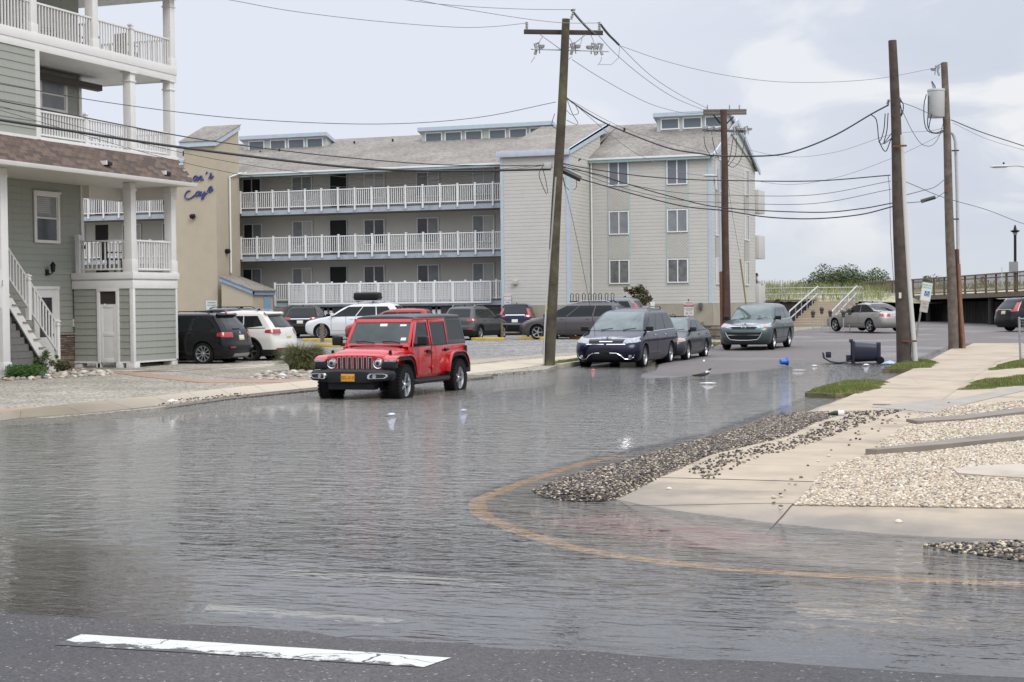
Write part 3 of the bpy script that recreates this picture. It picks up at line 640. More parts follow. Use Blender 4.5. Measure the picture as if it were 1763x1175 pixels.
# --- grass verges
def grass(name, label, poly, zf, dens, h, cols, seed=1, lean=.35, wd=.006):
    p = fill(poly, dens, zf); n = len(p); r = RNG
    dd = polydist(p[:, 0], p[:, 1], list(poly)+[poly[0]])
    hh = h*(.5+.8*r.random(n))*np.clip(dd*3+.15, .15, 1)*(.75+.6*vnoise(p[:, 0], p[:, 1], .3, 9)); a = r.random(n)*2*PI; ln = lean*(r.random(n)-.2)*hh; az = r.random(n)*2*PI
    dx, dy = np.cos(a)*wd, np.sin(a)*wd
    b0 = p+np.stack([dx, dy, 0*dx], 1); b1 = p-np.stack([dx, dy, 0*dx], 1)
    mid = p+np.stack([ln*.4*np.cos(az), ln*.4*np.sin(az), hh*.6], 1); m0 = mid+np.stack([dx*.7, dy*.7, 0*dx], 1); m1 = mid-np.stack([dx*.7, dy*.7, 0*dx], 1)
    tip = p+np.stack([ln*1.4*np.cos(az), ln*1.4*np.sin(az), hh], 1)
    V = np.stack([b0, b1, m0, m1, tip], 1).reshape(-1, 3); q = (np.arange(n)*5)[:, None]
    F = np.concatenate([q+np.array([[0,1,3]]), q+np.array([[0,3,2]]), q+np.array([[2,3,4]])], 0)
    nv = vnoise(p[:, 0], p[:, 1], .5, 4)
    ci = r.choice(len(cols), n); c = np.array(cols)[ci]*(.7+.4*r.random((n, 1)))*(.8+.4*nv[:, None]); C = np.repeat(c, 5, 0)
    o = npmesh(name, V, F, tint_mat('grass_blades', .6, .3), C); kind(o, 'stuff'); o['label'] = label; return o
gcols = [(.13,.20,.03),(.17,.24,.045),(.10,.15,.025),(.26,.25,.09),(.30,.26,.13)]
turf = mat('turf_soil', (0.10,0.10,0.045), .9, noise=(8,.4), second=((.20,.16,.10), 3.0, .55, .05))
g1 = wpoly([(1385,684),(1405,674),(1440,666),(1490,663),(1530,664),(1515,674),(1480,684),(1430,686)], P)
g2 = wpoly([(1522,642),(1540,634),(1568,627),(1600,628),(1616,631),(1600,640),(1560,642)], P)
g3 = wpoly([(1652,672),(1680,657),(1763,648),(1850,640),(1850,655),(1763,664),(1700,670)])
g4 = wpoly([(1703,638),(1720,628),(1763,619),(1850,612),(1850,626),(1763,634)])
g5 = wpoly([(905,634),(940,626),(1000,618),(1110,608),(1222,597)], PL)+[(-15.06, 68.0), (-15.06, 46.0), (-15.5, 45.2)]
def ragged(poly, amp=.10, seed=0):
    o = []; n = len(poly); r = random.Random(seed)
    for i in range(n):
        a, b = Vector(poly[i]), Vector(poly[(i+1) % n]); k = max(1, int((b-a).length/.25))
        for j in range(k): q = a.lerp(b, j/k); o.append((q.x+r.uniform(-amp, amp), q.y+r.uniform(-amp, amp)))
    return o
g1, g2, g3, g4 = [ragged(g, .09, i) for i, g in enumerate((g1, g2, g3, g4))]
for gi, (gp, zf, lab) in enumerate([(g1, cap_z, 'short green turf on the drowned verge nearest the camera'), (g2, cap_z, 'green turf around the leaning sign'), (g3, cap_z, 'long green turf strip beside the grey driveway'), (g4, cap_z, 'green turf strip by the wire fence'), (g5, land_z, 'green turf strip below the tall wooden pole')]):
    kind(flat_sheet('turf_bed', gp, zf, .012, turf, .2), 'structure')
    grass('grass', lab, gp, (lambda X, Y, z=zf, q=.010: z(X, Y)+q), 1700 if gi < 4 else 1000, .075, gcols, wd=.007)
# ================================================================== BEACH HOUSE ON THE LEFT
def board_mesh(name, L_, pitch, m, axis='y', sgn=1):
    """one lap board: length along axis, face outward along the other axis (sgn)"""
    b = MB(); t0, t1, h = .026, .006, pitch+.018
    prof = [(0, 0), (t0, 0), (t0-.002, .012), (t1, h), (0, h)]
    vs = []
    for a in (0, L_):
        for o_, z in prof: vs.append((sgn*o_, a, z) if axis == 'y' else (a, sgn*o_, z))
    n = 5; fs = [tuple(range(n)), tuple(range(n, 2*n))[::-1]]+[(i, (i+1) % n, n+(i+1) % n, n+i) for i in range(n)]
    b.add(vs, fs); o = b.build(name, m, None, world=False); me = o.data; bpy.data.objects.remove(o); return me
def boards(root, axis, plane, sgn, a0, a1, z0, z1, pitch, m, name='siding_board'):
    me = board_mesh(name, a1-a0, pitch, m, axis, sgn); n = max(1, int((z1-z0)/pitch+.3)); p = (z1-z0)/n; l = root.location
    for i in range(n):
        loc = (plane-l.x, a0-l.y, z0+i*p-l.z) if axis == 'y' else (a0-l.x, plane-l.y, z0+i*p-l.z)
        share(name, me, root, loc)
def rail(root, p0, p1, zf, h=.92, sp=.13, m=white, bw=.038, gap=.1, name='baluster', joined=False, mid=None):
    """rail between two points on the floor zf; balusters are parts"""
    p0, p1 = Vector((*p0, 0)), Vector((*p1, 0)); d = p1-p0; L_ = d.length; u = d/L_; nrm = Vector((-u.y, u.x, 0)); rot = Matrix.Rotation(math.atan2(u.y, u.x), 3, 'Z'); c = (p0+p1)/2
    MB().cbox((c.x, c.y, zf+h-.03), (L_, .075, .055), 0, rot).build('top_rail', m, root, bevel=.006); MB().cbox((c.x, c.y, zf+gap), (L_, .06, .05), 0, rot).build('bottom_rail', m, root, bevel=.006)
    n = int(L_/sp); hb = h-.05-gap-.01
    if joined:
        q = MB()
        for i in range(n):
            v = p0+u*((i+.5)*L_/n); q.cbox((v.x, v.y, zf+gap+.02+hb/2), (bw, bw, hb), 0, rot)
        kind(q.build('balusters', m, root), 'stuff'); return
    q = MB(); q.cbox((0, 0, 0), (bw, bw, hb)); o = q.build(name, m, None, world=False); me = o.data; bpy.data.objects.remove(o); l = root.location
    for i in range(n):
        v = p0+u*((i+.5)*L_/n); share(name, me, root, (v.x-l.x, v.y-l.y, zf+gap+.02+hb/2-l.z), math.atan2(u.y, u.x))
def column(root, x, y, z0, z1, w=.27, m=white, name='column', base=True):
    b = MB(); b.box(x-w/2, x+w/2, y-w/2, y+w/2, z0, z1)
    e = w/2+.025
    if base: b.box(x-e, x+e, y-e, y+e, z0-.001, z0+.38)
    b.box(x-e, x+e, y-e, y+e, z1-.32, z1-.27); b.box(x-e-.02, x+e+.02, y-e-.02, y+e+.02, z1-.06, z1-.002)
    return b.build(name, m, root, bevel=.006)
def newel(root, x, y, z0, z1, w=.11, m=white, name='newel_post'):
    b = MB(); b.box(x-w/2, x+w/2, y-w/2, y+w/2, z0, z1); e = w/2+.022
    b.box(x-e, x+e, y-e, y+e, z1-.10, z1-.08); b.box(x-e, x+e, y-e, y+e, z1, z1+.03); b.add([(x-e,y-e,z1+.03),(x+e,y-e,z1+.03),(x+e,y+e,z1+.03),(x-e,y+e,z1+.03),(x,y,z1+.09)], [(0,1,4),(1,2,4),(2,3,4),(3,0,4)])
    return b.build(name, m, root)
HX, HD, HB_, HE = -29.85, -27.65, 43.0, 45.0
HZ = .06
house = thing('beach_house', 'three storey sage green beach house with white stacked porches', 'house', (-29.85, 40, HZ))
b = MB(); b.box(-41, HX-.02, 29, HB_, HZ, 11.72); b.build('wall', sage, house)
b = MB(); b.box(HX-.02, HD-.03, 29, 37.85, 6.62, 9.12); b.build('wall', sage, house)
# boards on the wall behind the stairs, above the stone veneer
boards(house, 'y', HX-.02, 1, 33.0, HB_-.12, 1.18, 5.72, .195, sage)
boards(house, 'y', HX-.02, 1, 33.0, 40.0, .1, 1.16, .195, mat('shaded_siding', (.13,.125,.115), .6))  # low boards behind the stairs: their shade is put into the darker colour
boards(house, 'y', HX-.02, 1, 37.95, HB_-.12, 6.7, 9.0, .225, sage)
boards(house, 'y', HD-.03, 1, 30.5, 37.72, 6.68, 9.1, .225, sage)
b = MB(); b.box(HX-.03, HX+.03, HB_-.12, HB_+.02, 1.2, 5.74); b.build('corner_board', white, house)
b = MB(); b.box(HX-.03, HX+.03, HB_-.12, HB_+.02, 6.66, 9.1); b.build('corner_board', white, house)
b = MB(); b.box(HD-.035, HD+.02, 37.72, 37.9, 6.55, 9.12); b.build('corner_board', white, house)
b = MB(); b.box(HD-.035, HD+.03, 29, 37.72, 6.58, 6.69); b.build('trim', white, house)
# stone veneer
stm = [mat('veneer_stone', (.17,.12,.09), .85, noise=(9,.3), bump=(20,.5,.01)), mat('veneer_stone_2', (.24,.18,.135), .85, noise=(9,.3), bump=(20,.5,.01)), mat('veneer_stone_3', (.12,.09,.075), .85, noise=(9,.3))]
b = MB(); b.box(HX-.02, HX+.01, 41.3, HB_+.02, 0, 1.1); b.build('mortar', mat('mortar', (.05,.045,.04), .9), house)
mes = []
for k, L_ in enumerate((.22, .31, .40)):
    for mm in stm:
        q = MB(); q.cbox((0, 0, 0), (.05, L_-.008, .05)); o = q.build('stone', mm, None, world=False, bevel=.008, seg=1); mes.append((L_, o.data)); bpy.data.objects.remove(o)
z = .035
while z < 1.08:
    y = 41.35+random.random()*.2
    while y < HB_:
        L_, me = random.choice(mes); L2 = min(L_, HB_+.03-y)
        if L2 > .12:
            s = share('stone', me, house, (HX+.02+random.random()*.025+29.85, y+L2/2-40, z-HZ)); s.scale = (1, L2/L_, 1)
        y += L_
    z += .056
b = MB(); b.box(HX-.02, HX+.09, 41.3, HB_+.06, 1.1, 1.16); b.build('stone_cap', mat('stone_cap', (.27,.22,.18), .8, noise=(8,.15)), house, bevel=.01)
def sash_window(root, X, y0, y1, z0, z1, panem=(glassb, glass), t=.11, name='window', crown=True):
    f = MB()
    f.box(X, X+.045, y0, y0+t, z0, z1); f.box(X, X+.045, y1-t, y1, z0, z1); f.box(X, X+.05, y0+t, y1-t, z0, z0+t*.8); f.box(X, X+.05, y0+t, y1-t, z1-t, z1)
    if crown: f.box(X, X+.075, y0-.04, y1+.04, z1, z1+.05)
    zm = (z0+z1)/2; f.box(X, X+.03, y0+t, y1-t, zm-.025, zm+.025); f.box(X, X+.02, y0+t, y0+t+.04, z0+t*.8, z1-t); f.box(X, X+.02, y1-t-.04, y1-t, z0+t*.8, z1-t)
    w_ = f.build(name, white, root, bevel=.005)
    for (a, c, mm) in ((zm+.025, z1-t, panem[0]), (z0+t*.8, zm-.025, panem[1])):
        q = MB(); q.box(X-.01, X+.008, y0+t+.04, y1-t-.04, a, c); q.build('pane', mm, w_)
    return w_
ywin = [PX(57, 370, HX).y, PX(101, 370, HX).y]
zw1, zw0 = PX(80, 333, HX).z, PX(80, 419, HX).z
sash_window(house, HX+.012, ywin[0], ywin[1], zw0, zw1)
q = MB()
for i in range(8): q.box(HX+.02, HX+.024, ywin[0]+.16, ywin[1]-.45, zw1-.18-i*.06, zw1-.15-i*.06)
q.build('blind', glassc, house)
y0, y1 = PX(66, 170, HX).y, PX(114, 170, HX).y
sash_window(house, HX+.012, y0, y1, PX(100, 232-38, HX).z, PX(100, 136, HX).z, (glassb, glassb))
# entry door behind the stairs
yd0, yd1 = PX(57, 560, HX).y, PX(101, 560, HX).y; zt = PX(95, 499, HX).z
b = MB(); b.box(HX, HX+.05, yd0, yd0+.1, .3, zt); b.box(HX, HX+.05, yd1-.1, yd1, .3, zt); b.box(HX, HX+.06, yd0-.02, yd1+.02, zt, zt+.1); fr_ = b.build('door_frame', white, house, bevel=.004)
b = MB(); b.box(HX, HX+.03, yd0+.1, yd1-.1, .3, 1.05); b.box(HX, HX+.03, yd0+.1, yd0+.28, 1.05, zt); b.box(HX, HX+.03, yd1-.34, yd1-.1, 1.05, zt); b.box(HX, HX+.03, yd0+.28, yd1-.34, zt-.24, zt); dr_ = b.build('door', white, house)
b = MB(); b.box(HX, HX+.015, yd0+.28, yd1-.34, 1.05, zt-.24); b.build('pane', glass, dr_)
# lantern
c = PX(80, 462, HX); b = MB(); b.lathe([(0,-.12),(.06,-.12),(.08,0),(.08,.06),(.11,.07),(.05,.15),(.02,.19),(0,.19)], (HX+.2, c.y+.05, c.z), 'z', 6); b.tube([(HX+.02,c.y,c.z-.1),(HX+.12,c.y,c.z-.2),(HX+.2,c.y+.05,c.z-.13)], .018, 6); b.box(HX, HX+.04, c.y-.07, c.y+.07, c.z-.22, c.z-.04); b.build('wall_lantern', black, house)
c = PX(128, 556, HX); b = MB(); b.box(HX, HX+.05, c.y-.1, c.y+.1, c.z-.13, c.z+.12); b.build('outlet_cover', white, house, bevel=.01); b = MB(); b.box(HX+.05, HX+.09, c.y-.04, c.y+.09, c.z-.06, c.z+.05); b.build('tap_box', mat('tap_grey', (.2,.18,.13), .6), house, bevel=.01)
c = PX(141, 426, HX); b = MB(); b.cbox((HX+.06, c.y, c.z), (.1, .1, .12)); b.build('camera_unit', black, house, bevel=.02)
# third floor deck, soffits, fascia
def deck(z0, z1, y0, lip=.03):
    b = MB(); b.box(-41, HD, y0, HE, z0, z1); b.box(HD, HD+lip, y0, HE+lip, z0+(z1-z0)*.52, z1+.02); b.box(-41, HD+lip, HE, HE+lip, z0+(z1-z0)*.52, z1+.02)
    return b.build('deck', white, house, bevel=.008)
b = MB(); b.box(HX, HD-.001, 29, HE, 9.12, 9.4); b.box(-41, HX, HB_+.01, HE, 9.12, 9.4); b.box(HD, HD+.03, 29, HE+.03, 9.30, 9.56); b.box(HD-.002, HD+.012, 29, HE+.012, 9.08, 9.30); b.box(-41, HD, HE, HE+.03, 9.10, 9.56); b.build('deck', white, house, bevel=.006)
b = MB(); b.box(HX, HD-.03, 37.92, HE-.02, 6.56, 6.66); b.box(-41, HX, HB_+.01, HE-.02, 6.56, 6.66); b.box(HD-.03, HD+.03, 37.9, HE+.02, 6.52, 6.70); b.build('deck', white, house, bevel=.006)
b = MB(); b.box(-41.5, HD+.25, 28, HE+.3, 11.76, 12.1); b.build('upper_roof', white, house)
for px in (52, 158, 291):
    y = PX(px, 70, HD-.16).y; column(house, HD-.16, y, 9.44, 11.76)
for px in (223, 291):
    y = PX(px, 200, HD-.16).y; column(house, HD-.16, y, 6.66, 9.12)
YA, YBc = PX(224, 400, HD-.15).y, PX(293, 400, HD-.15).y
column(house, HD-.15, YA, 3.0, 5.8); column(house, HD-.15, YBc, 3.0, 5.8)
column(house, HD-.15, PX(0, 400, HD-.15).y, .1, 5.8, .30)
xr = HD-.1
ys3 = [30.5, PX(52,70,HD-.16).y, PX(158,70,HD-.16).y, PX(225,70,HD-.1).y, PX(291,70,HD-.16).y]
for i in range(4):
    g0 = .14 if i < 3 else .06; rail(house, (xr, ys3[i]+g0), (xr, ys3[i+1]-.14), 9.47, .98, .135)
rail(house, (xr-.15, HE-.12), (-31, HE-.12), 9.47, .98, .15)
newel(house, xr, ys3[3], 9.45, 10.52)
ys2 = [37.95, PX(147,230,xr).y, PX(223,230,xr).y, PX(291,230,xr).y]
for i in range(3): rail(house, (xr, ys2[i]+(.05 if i < 2 else .14)), (xr, ys2[i+1]-.14*(i > 0)), 6.68, .78, .125)
newel(house, xr, ys2[1], 6.66, 7.55)
rail(house, (xr-.15, HE-.12), (-31, HE-.12), 6.68, .78, .15)
# porch above the outdoor shower
b = MB(); b.box(HX+.02, HD+.0, 42.35, HE-.1, 2.76, 2.97); b.box(HX+.02, HD+.05, 42.30, HE-.05, 2.80, 3.0); b.build('porch_floor', white, house, bevel=.006)
b = MB(); b.box(HX+.02, HD+.02, 42.33, HE-.12, 2.50, 2.755); b.build('band_board', white, house, bevel=.006)
rail(house, (HX+.3, 42.45), (HD-.32, 42.45), 3.0, 1.0, .155); rail(house, (HD-.08, YA+.16), (HD-.08, YBc-.16), 3.0, 1.0, .135)
rail(house, (HX+.1, HE-.25), (HD-.32, HE-.25), 3.0, 1.0, .155)
newel(house, HX+.2, 42.45, 3.0, 4.12, .13)
# outdoor shower
SX0, SX1, SY0, SY1 = HX+.06, HD-.0, 42.35, HE-.14
dx0, dx1 = PY(168, 560, SY0).x, PY(205.5, 560, SY0).x
boards(house, 'x', SY0+.03, -1, SX0+.02, dx0, .27, 2.5, .2, sage); boards(house, 'x', SY0+.03, -1, dx1, SX1-.1, .27, 2.5, .2, sage)
boards(house, 'y', SX1-.03, 1, SY0+.1, SY1-.08, .27, 2.5, .2, sage)
b = MB(); b.box(SX0, SX1-.04, SY1-.04, SY1, .27, 2.5); b.box(SX0, dx0+.02, SY0+.031, SY0+.05, .27, 2.5); b.box(dx1, SX1-.04, SY0+.031, SY0+.05, .27, 2.5); b.box(SX1-.05, SX1-.031, SY0+.03, SY1, .27, 2.5); b.build('shower_wall', sage, house)
b = MB(); b.box(SX1-.11, SX1+.015, SY0-.015, SY0+.11, .22, 2.5); b.build('corner_board', white, house, bevel=.004)
b = MB(); b.box(SX1-.05, SX1+.01, SY1-.08, SY1+.01, .22, 2.5); b.build('corner_board', white, house)
b = MB(); b.box(SX0, dx0-.0, SY0-.01, SY0+.05, .22, .27); b.box(dx1, SX1-.11, SY0-.01, SY0+.05, .22, .27); b.box(SX1-.05, SX1+.01, SY0+.11, SY1, .22, .27); kind(b.build('skirt_trim', white, house), 'stuff')
for (x, y, w_) in ((SX0+.12, SY0+.15, .26), (dx0+.02, SY0+.04, .14), (dx1-.0, SY0+.04, .2), (SX1-.12, SY0+.14, .30), (SX1-.16, SY1-.17, .32), (SX0+.2, SY1-.15, .26)):
    b = MB(); b.box(x-w_/2, x+w_/2, y-w_/2, y+w_/2, -.05, .22); b.build('foot_post', white, house, bevel=.006)
b = MB(); b.box(dx0, dx0+.1, SY0-.03, SY0+.06, .0, 2.42); b.box(dx1-.1, dx1, SY0-.03, SY0+.06, .0, 2.42); b.box(dx0, dx1, SY0-.035, SY0+.06, 2.42, 2.5); b.build('door_frame', white, house, bevel=.005)
b = MB(); b.box(dx0+.1, dx1-.1, SY0, SY0+.03, .25, 2.02)
for z0, z1 in ((.36, 1.05), (1.16, 1.92)):
    b.box(dx0+.1, dx0+.2, SY0-.015, SY0, .25, 2.02) if z0 < 1 else b.box(dx1-.2, dx1-.1, SY0-.015, SY0, .25, 2.02)
    b.box(dx0+.2, dx1-.2, SY0-.015, SY0, z0-.11, z0)
b.box(dx0+.2, dx1-.2, SY0-.015, SY0, 1.92, 2.02); b.build('shower_door', white, house, bevel=.004)
b = MB(); b.box(dx0+.1, dx1-.1, SY0+.02, SY0+.05, 2.04, 2.42); b.build('transom_panel', mat('dark_brown_void', (.035,.028,.024), .8), house)
# brown shingled porch roof
def rz_(x): return 6.60-(x-HD)*(6.60-5.82)/.62
b = MB(); b.prism([(HD-.1, 6.60), (HD, 6.60), (HD+.62, 5.80), (HD+.62, 5.74), (HX, 5.74), (HX, 5.9), (HD-.1, 5.9)], 'y', 28, HE); b.build('porch_roof', mat('soffit_white', (.66,.63,.58), .6, noise=(2,.05)), house)
shm = [mat('brown_shingle', (.115,.082,.066), .9, noise=(8,.3)), mat('brown_shingle_2', (.15,.108,.085), .9, noise=(8,.3)), mat('brown_shingle_3', (.088,.065,.055), .9, noise=(8,.3))]
sl = math.atan2(.78, .62); smes = []
for mm in shm:
    q = MB(); q.cbox((0, 0, 0), (.15, .325, .014)); o = q.build('shingle', mm, None, world=False); smes.append(o.data); bpy.data.objects.remove(o)
for r_ in range(8):
    t = (r_+.5)/8; x = HD+.64*t; z = 6.605-.79*t; y = 33.0+(.16 if r_ % 2 else 0)
    while y < HE-.1:
        s = share('shingle', random.choice(smes), house, (x+29.85+.01, y-40, z-HZ+.012+random.random()*.006)); s.rotation_euler = (0, sl+.06, 0); y += .33
b = MB(); b.prism([(HD+.56, 5.72), (HD+.70, 5.72), (HD+.73, 5.84), (HD+.60, 5.84)], 'y', 28, HE+.02); b.build('gutter', white, house, bevel=.01)
for px, py in ((178, 281), (280, 298)):
    p = PX(px, py, HD+.35); b = MB(); b.box(p.x-.05, p.x+.22, p.y-.14, p.y+.14, p.z-.08, p.z+.03); v_ = b.build('roof_vent', black, house, bevel=.01)
    b = MB(); b.box(p.x+.0, p.x+.23, p.y-.19, p.y-.141, p.z-.07, p.z+.05); b.build('vent_hood', white, v_)
b = MB(); b.box(HX, HX+.25, 43.0, HE, 5.35, 5.74); b.box(HX, HD-.01, HE-.25, HE-.0, 5.35, 5.74); b.build('beam', MATS['soffit_white'], house)
# awning cassette under the top deck
b = MB(); b.prism([(HX+.05, 8.98), (HX+.5, 8.90), (HX+.5, 8.72), (HX+.32, 8.70), (HX+.05, 8.80)], 'y', 38.0, PX(176, 128, HX+.5).y); b.build('awning', mat('dark_awning', (.045,.038,.034), .6), house)
# stairs
SXP = -29.0
def stp(px, py): q = PX(px, py, SXP); return q.y, q.z
n = 10; y0s, z0s = stp(94, 636); y1s, z1s = stp(2, 489)
st_run, st_rise = (y0s-y1s)/n, (z1s-z0s)/n
b = MB()
for i in range(n+3):
    yt = y0s-i*st_run; zt_ = z0s+i*st_rise
    b.box(SXP-1.1, SXP-.05, yt-st_run-.02, yt, zt_+st_rise-.26, zt_+st_rise-.19) if False else None
    q = MB(); q.box(SXP-1.1, SXP+.04, yt-st_run-.03, yt+.03, zt_+st_rise*.55, zt_+st_rise*.55+.035); q.build('tread', mat('tread_wood', (.30,.22,.17), .8, noise=(6,.2)), house)
    q = MB(); q.box(SXP-1.1, SXP-.05, yt-.02, yt, zt_-st_rise*.4, zt_+st_rise*.55); q.build('riser', white, house)
q = MB(); q.prism([(y0s+.1, HZ-.05), (y0s+.1, HZ+.02), (y0s-st_run*13+.1, z0s+st_rise*13+.02), (y0s-st_run*13+.1, z0s+st_rise*13-.36), (y0s-.28, HZ-.05)], 'x', SXP-.05, SXP+.0); q.build('stringer', white, house)
smx = mat('under_stair_siding', (.15,.145,.135), .7, noise=(5,.1))  # siding darkened in its base colour to stand for shade beneath the stairs
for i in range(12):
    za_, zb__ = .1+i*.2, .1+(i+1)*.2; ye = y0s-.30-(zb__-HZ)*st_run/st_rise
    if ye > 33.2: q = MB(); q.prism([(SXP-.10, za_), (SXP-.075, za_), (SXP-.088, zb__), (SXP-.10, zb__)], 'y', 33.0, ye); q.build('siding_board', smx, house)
yn1, zn1 = stp(98, 551); yn0, zn0 = stp(48, 474)
newel(house, SXP+.0, yn1, HZ, zn1-.06, .12); newel(house, SXP+.0, yn0, zn0-1.3, zn0-.04, .12)
sl_ = (zn0-zn1)/(yn0-yn1)
q = MB(); q.tube([(SXP, yn1, zn1-.12), (SXP, yn1-4.2, zn1-.12-4.2*sl_)], .035, 6); q.tube([(SXP, yn1, zn1-.95), (SXP, yn1-4.2, zn1-.95-4.2*sl_)], .03, 6); q.build('handrail', white, house)
q = MB(); q.cbox((0, 0, 0), (.036, .036, .84)); o = q.build('baluster', white, None, world=False); me = o.data; bpy.data.objects.remove(o)
for i in range(22):
    y = yn1-.12-i*.135; z = zn1-.53+(y-yn1)*sl_; share('baluster', me, house, (SXP+29.85, y-40, z-HZ))
b = MB(); b.box(SXP-.9, HD-.05, 30, PX(9, 540, HD).y, 1.95, 3.0); b.build('landing', white, house, bevel=.01)
for i in range(2):
    pl = PX(3.4+0, 486+i*5.5, HD+.01); text('F', .12, black, house, (HD+.029+29.85, pl.y-40-.0, pl.z-HZ), (R(90), 0, R(90)), 'lettering')
# furniture on the decks
def deck_chair(loc, rz, label, m):
    t = thing('deck_chair', label, 'chair', loc, rz)
    b = MB(); b.box(-.25, .25, -.25, .25, .40, .44); b.build('seat', m, t, world=False)
    b = MB()
    for i in range(5): b.box(-.24+i*.105, -.18+i*.105, .24, .27, .44, .95)
    b.box(-.25, .25, .23, .28, .93, .99); b.build('backrest', m, t, world=False)
    for sx in (-1, 1):
        for sy in (-1, 1):
            b = MB(); b.box(sx*.23-.02, sx*.23+.02, sy*.23-.02, sy*.23+.02, 0, .40); b.build('leg', m, t, world=False)
        b = MB(); b.box(sx*.25-.03, sx*.25+.03, -.25, .25, .62, .65); b.build('armrest', m, t, world=False)
    return t
brown_f = mat('brown_wicker', (.12,.09,.075), .8, noise=(20,.2)); dk = mat('charcoal_furniture', (.03,.03,.032), .7)
deck_chair((-28.5, ys3[2]+.9, 9.44), R(200), 'brown deck chair on the top deck nearest the middle column', brown_f)
deck_chair((-28.5, ys3[3]+.9, 9.44), R(170), 'brown deck chair on the top deck next to the outer corner column', brown_f)
deck_chair((-28.9, ys3[1]+2.2, 9.44), R(120), 'tall dark deck chair on the top deck between the two left columns', dk)
deck_chair((-28.9, 43.1, 3.0), R(150), 'charcoal deck chair on the porch above the outdoor shower', dk)
# ================================================================== MOTEL ACROSS THE CAR PARK
MY, SBY = 84.0, 80.35
motel = thing('motel', 'long cream motel with white balconies, pale blue trim and tan stucco tower', 'motel', (-35, 86, .2))
XR, XS1, XS0, XT = -19.2, -25.9, -29.72, -46.34
def lap(axis, plane, sgn, a0, a1, z0, z1, pitch, m, name='siding'):
    """sawtooth lap siding in one sheet; a0, a1 may be functions of z"""
    b = MB(); n = int((z1-z0)/pitch); A0 = a0 if callable(a0) else (lambda z: a0); A1 = a1 if callable(a1) else (lambda z: a1)
    for i in range(n):
        za, zb_ = z0+i*pitch, min(z0+(i+1)*pitch, z1); t = .013
        def q(o_, a, z): return (plane+sgn*o_, a, z) if axis == 'y' else (a, plane+sgn*o_, z)
        b.add([q(t, A0(za), za), q(t, A1(za), za), q(.004, A1(zb_), zb_), q(.004, A0(zb_), zb_), q(0, A0(za), za), q(0, A1(za), za)], [(0,1,2,3), (0,4,5,1)])
    return kind(b.build(name, m, motel), 'stuff')
b = MB(); b.box(XS1-.1, XR, MY, 95.6, 1.6, 9.72); b.box(-64, XS1, MY, 95.6, .3, 9.5); b.build('wall', cream, motel)
b = MB(); b.box(XS0, XS1, SBY, MY+.1, 1.6, 9.72); b.prism([(SBY, 9.6), (MY+2, 9.6), (MY+2, 11.35), (SBY, 9.85)], 'x', XS0, XS1); b.build('stair_block', cream, motel)
b = MB(); b.box(XS1, XR+.03, MY-.03, 95.6, .1, 1.72); b.box(XS0-.03, XS1+.03, SBY-.03, MY, .1, 1.72); b.build('foundation', foundation, motel)
b = MB(); b.box(XR+.02, XR+.05, MY, 95.6, .1, 1.72); b.build('foundation', foundation, motel)
lap('x', MY-.004, -1, XS1, XR, 1.74, 9.6, .19, cream)
lap('y', XR+.004, 1, MY, 95.6, 1.74, 9.6, .19, cream)
lap('y', XR+.004, 1, lambda z: MY-.2+(z-9.6)*2.5, lambda z: 95.7-(z-9.6)*2.5, 9.6, 11.9, .19, cream)
b = MB(); b.add([(XR, MY-.1, 9.6), (XR, 95.6, 9.6), (XR, 89.7, 12.0), (XR-.3, 89.7, 12.0)], [(0,1,2)]); b.build('gable', cream, motel)
lap('x', SBY-.004, -1, XS0, XS1, 1.74, 9.55, .19, cream)
lap('y', XS1+.004, 1, SBY, MY, 1.74, 9.53, .19, cream)
lap('y', XS1+.004, 1, lambda z: SBY+max(0, z-9.7)*2.9, MY+2, 9.53, 11.2, .19, cream)
lap('x', MY-.004, -1, -63, XS0, 2.1, 9.4, .19, cream)
# corner boards
for x, y, z1, ww in ((XR, MY, 9.6, .16), (XS1, SBY, 9.6, .17), (XS0, SBY, 9.6, .15)):
    b = MB(); b.box(x-(ww if x != XS0 else 0), x+.04+(.12 if x == XS0 else 0), y-.04, y+.1, 1.74, z1); b.build('corner_board', bluetrim, motel)
b = MB(); b.tube([(XS1+.12, MY-.1, 9.5), (XS1+.12, MY-.1, 1.2)], .05, 8); b.build('downpipe', white2, motel)
# main roofs
roofm = gravel_mat('asphalt_shingles', [(.155,.14,.12),(.215,.195,.17),(.25,.23,.20),(.185,.167,.145)], 7, .004)
def slope(name, x0, x1, pts, m=roofm): b = MB(); b.prism(pts, 'x', x0, x1); return b.build(name, m, motel)
slope('roof', XS1, XR+.25, [(MY-.3, 9.62), (89.7, 12.02), (95.9, 9.62), (95.9, 9.54), (89.7, 11.9), (MY-.3, 9.54)])
slope('roof', -64, XS1, [(82.0, 9.44), (89.7, 12.02), (95.9, 9.62), (95.9, 9.5), (89.7, 11.88), (82.0, 9.34)])
slope('roof', XS0-.15, XS1+.1, [(SBY-.2, 9.86), (87.6, 11.92), (87.6, 11.8), (SBY-.2, 9.77)])
def gutter(x0, x1, y, z, m, h=.16): b = MB(); b.box(x0, x1, y-.03, y+.06, z-h, z); return b.build('fascia', m, motel, bevel=.01)
gutter(XS1+.02, XR+.25, MY-.32, 9.62, white2, .10); gutter(XS1+.02, XR+.02, MY-.25, 9.52, teal, .14)
gutter(XT, XS0-.01, 81.98, 9.46, white2, .10); gutter(XT, XS0-.01, 82.03, 9.36, teal, .12); gutter(-64, -50, 81.98, 9.46, white2, .1)
gutter(XS0-.15, XS1+.1, SBY-.2, 9.86, bluetrim, .30)
b = MB(); b.prism([(SBY-.2, 9.88), (87.6, 11.94), (87.6, 11.55), (SBY-.2, 9.56)], 'x', XS1+.03, XS1+.1); b.build('rake_board', bluetrim, motel)
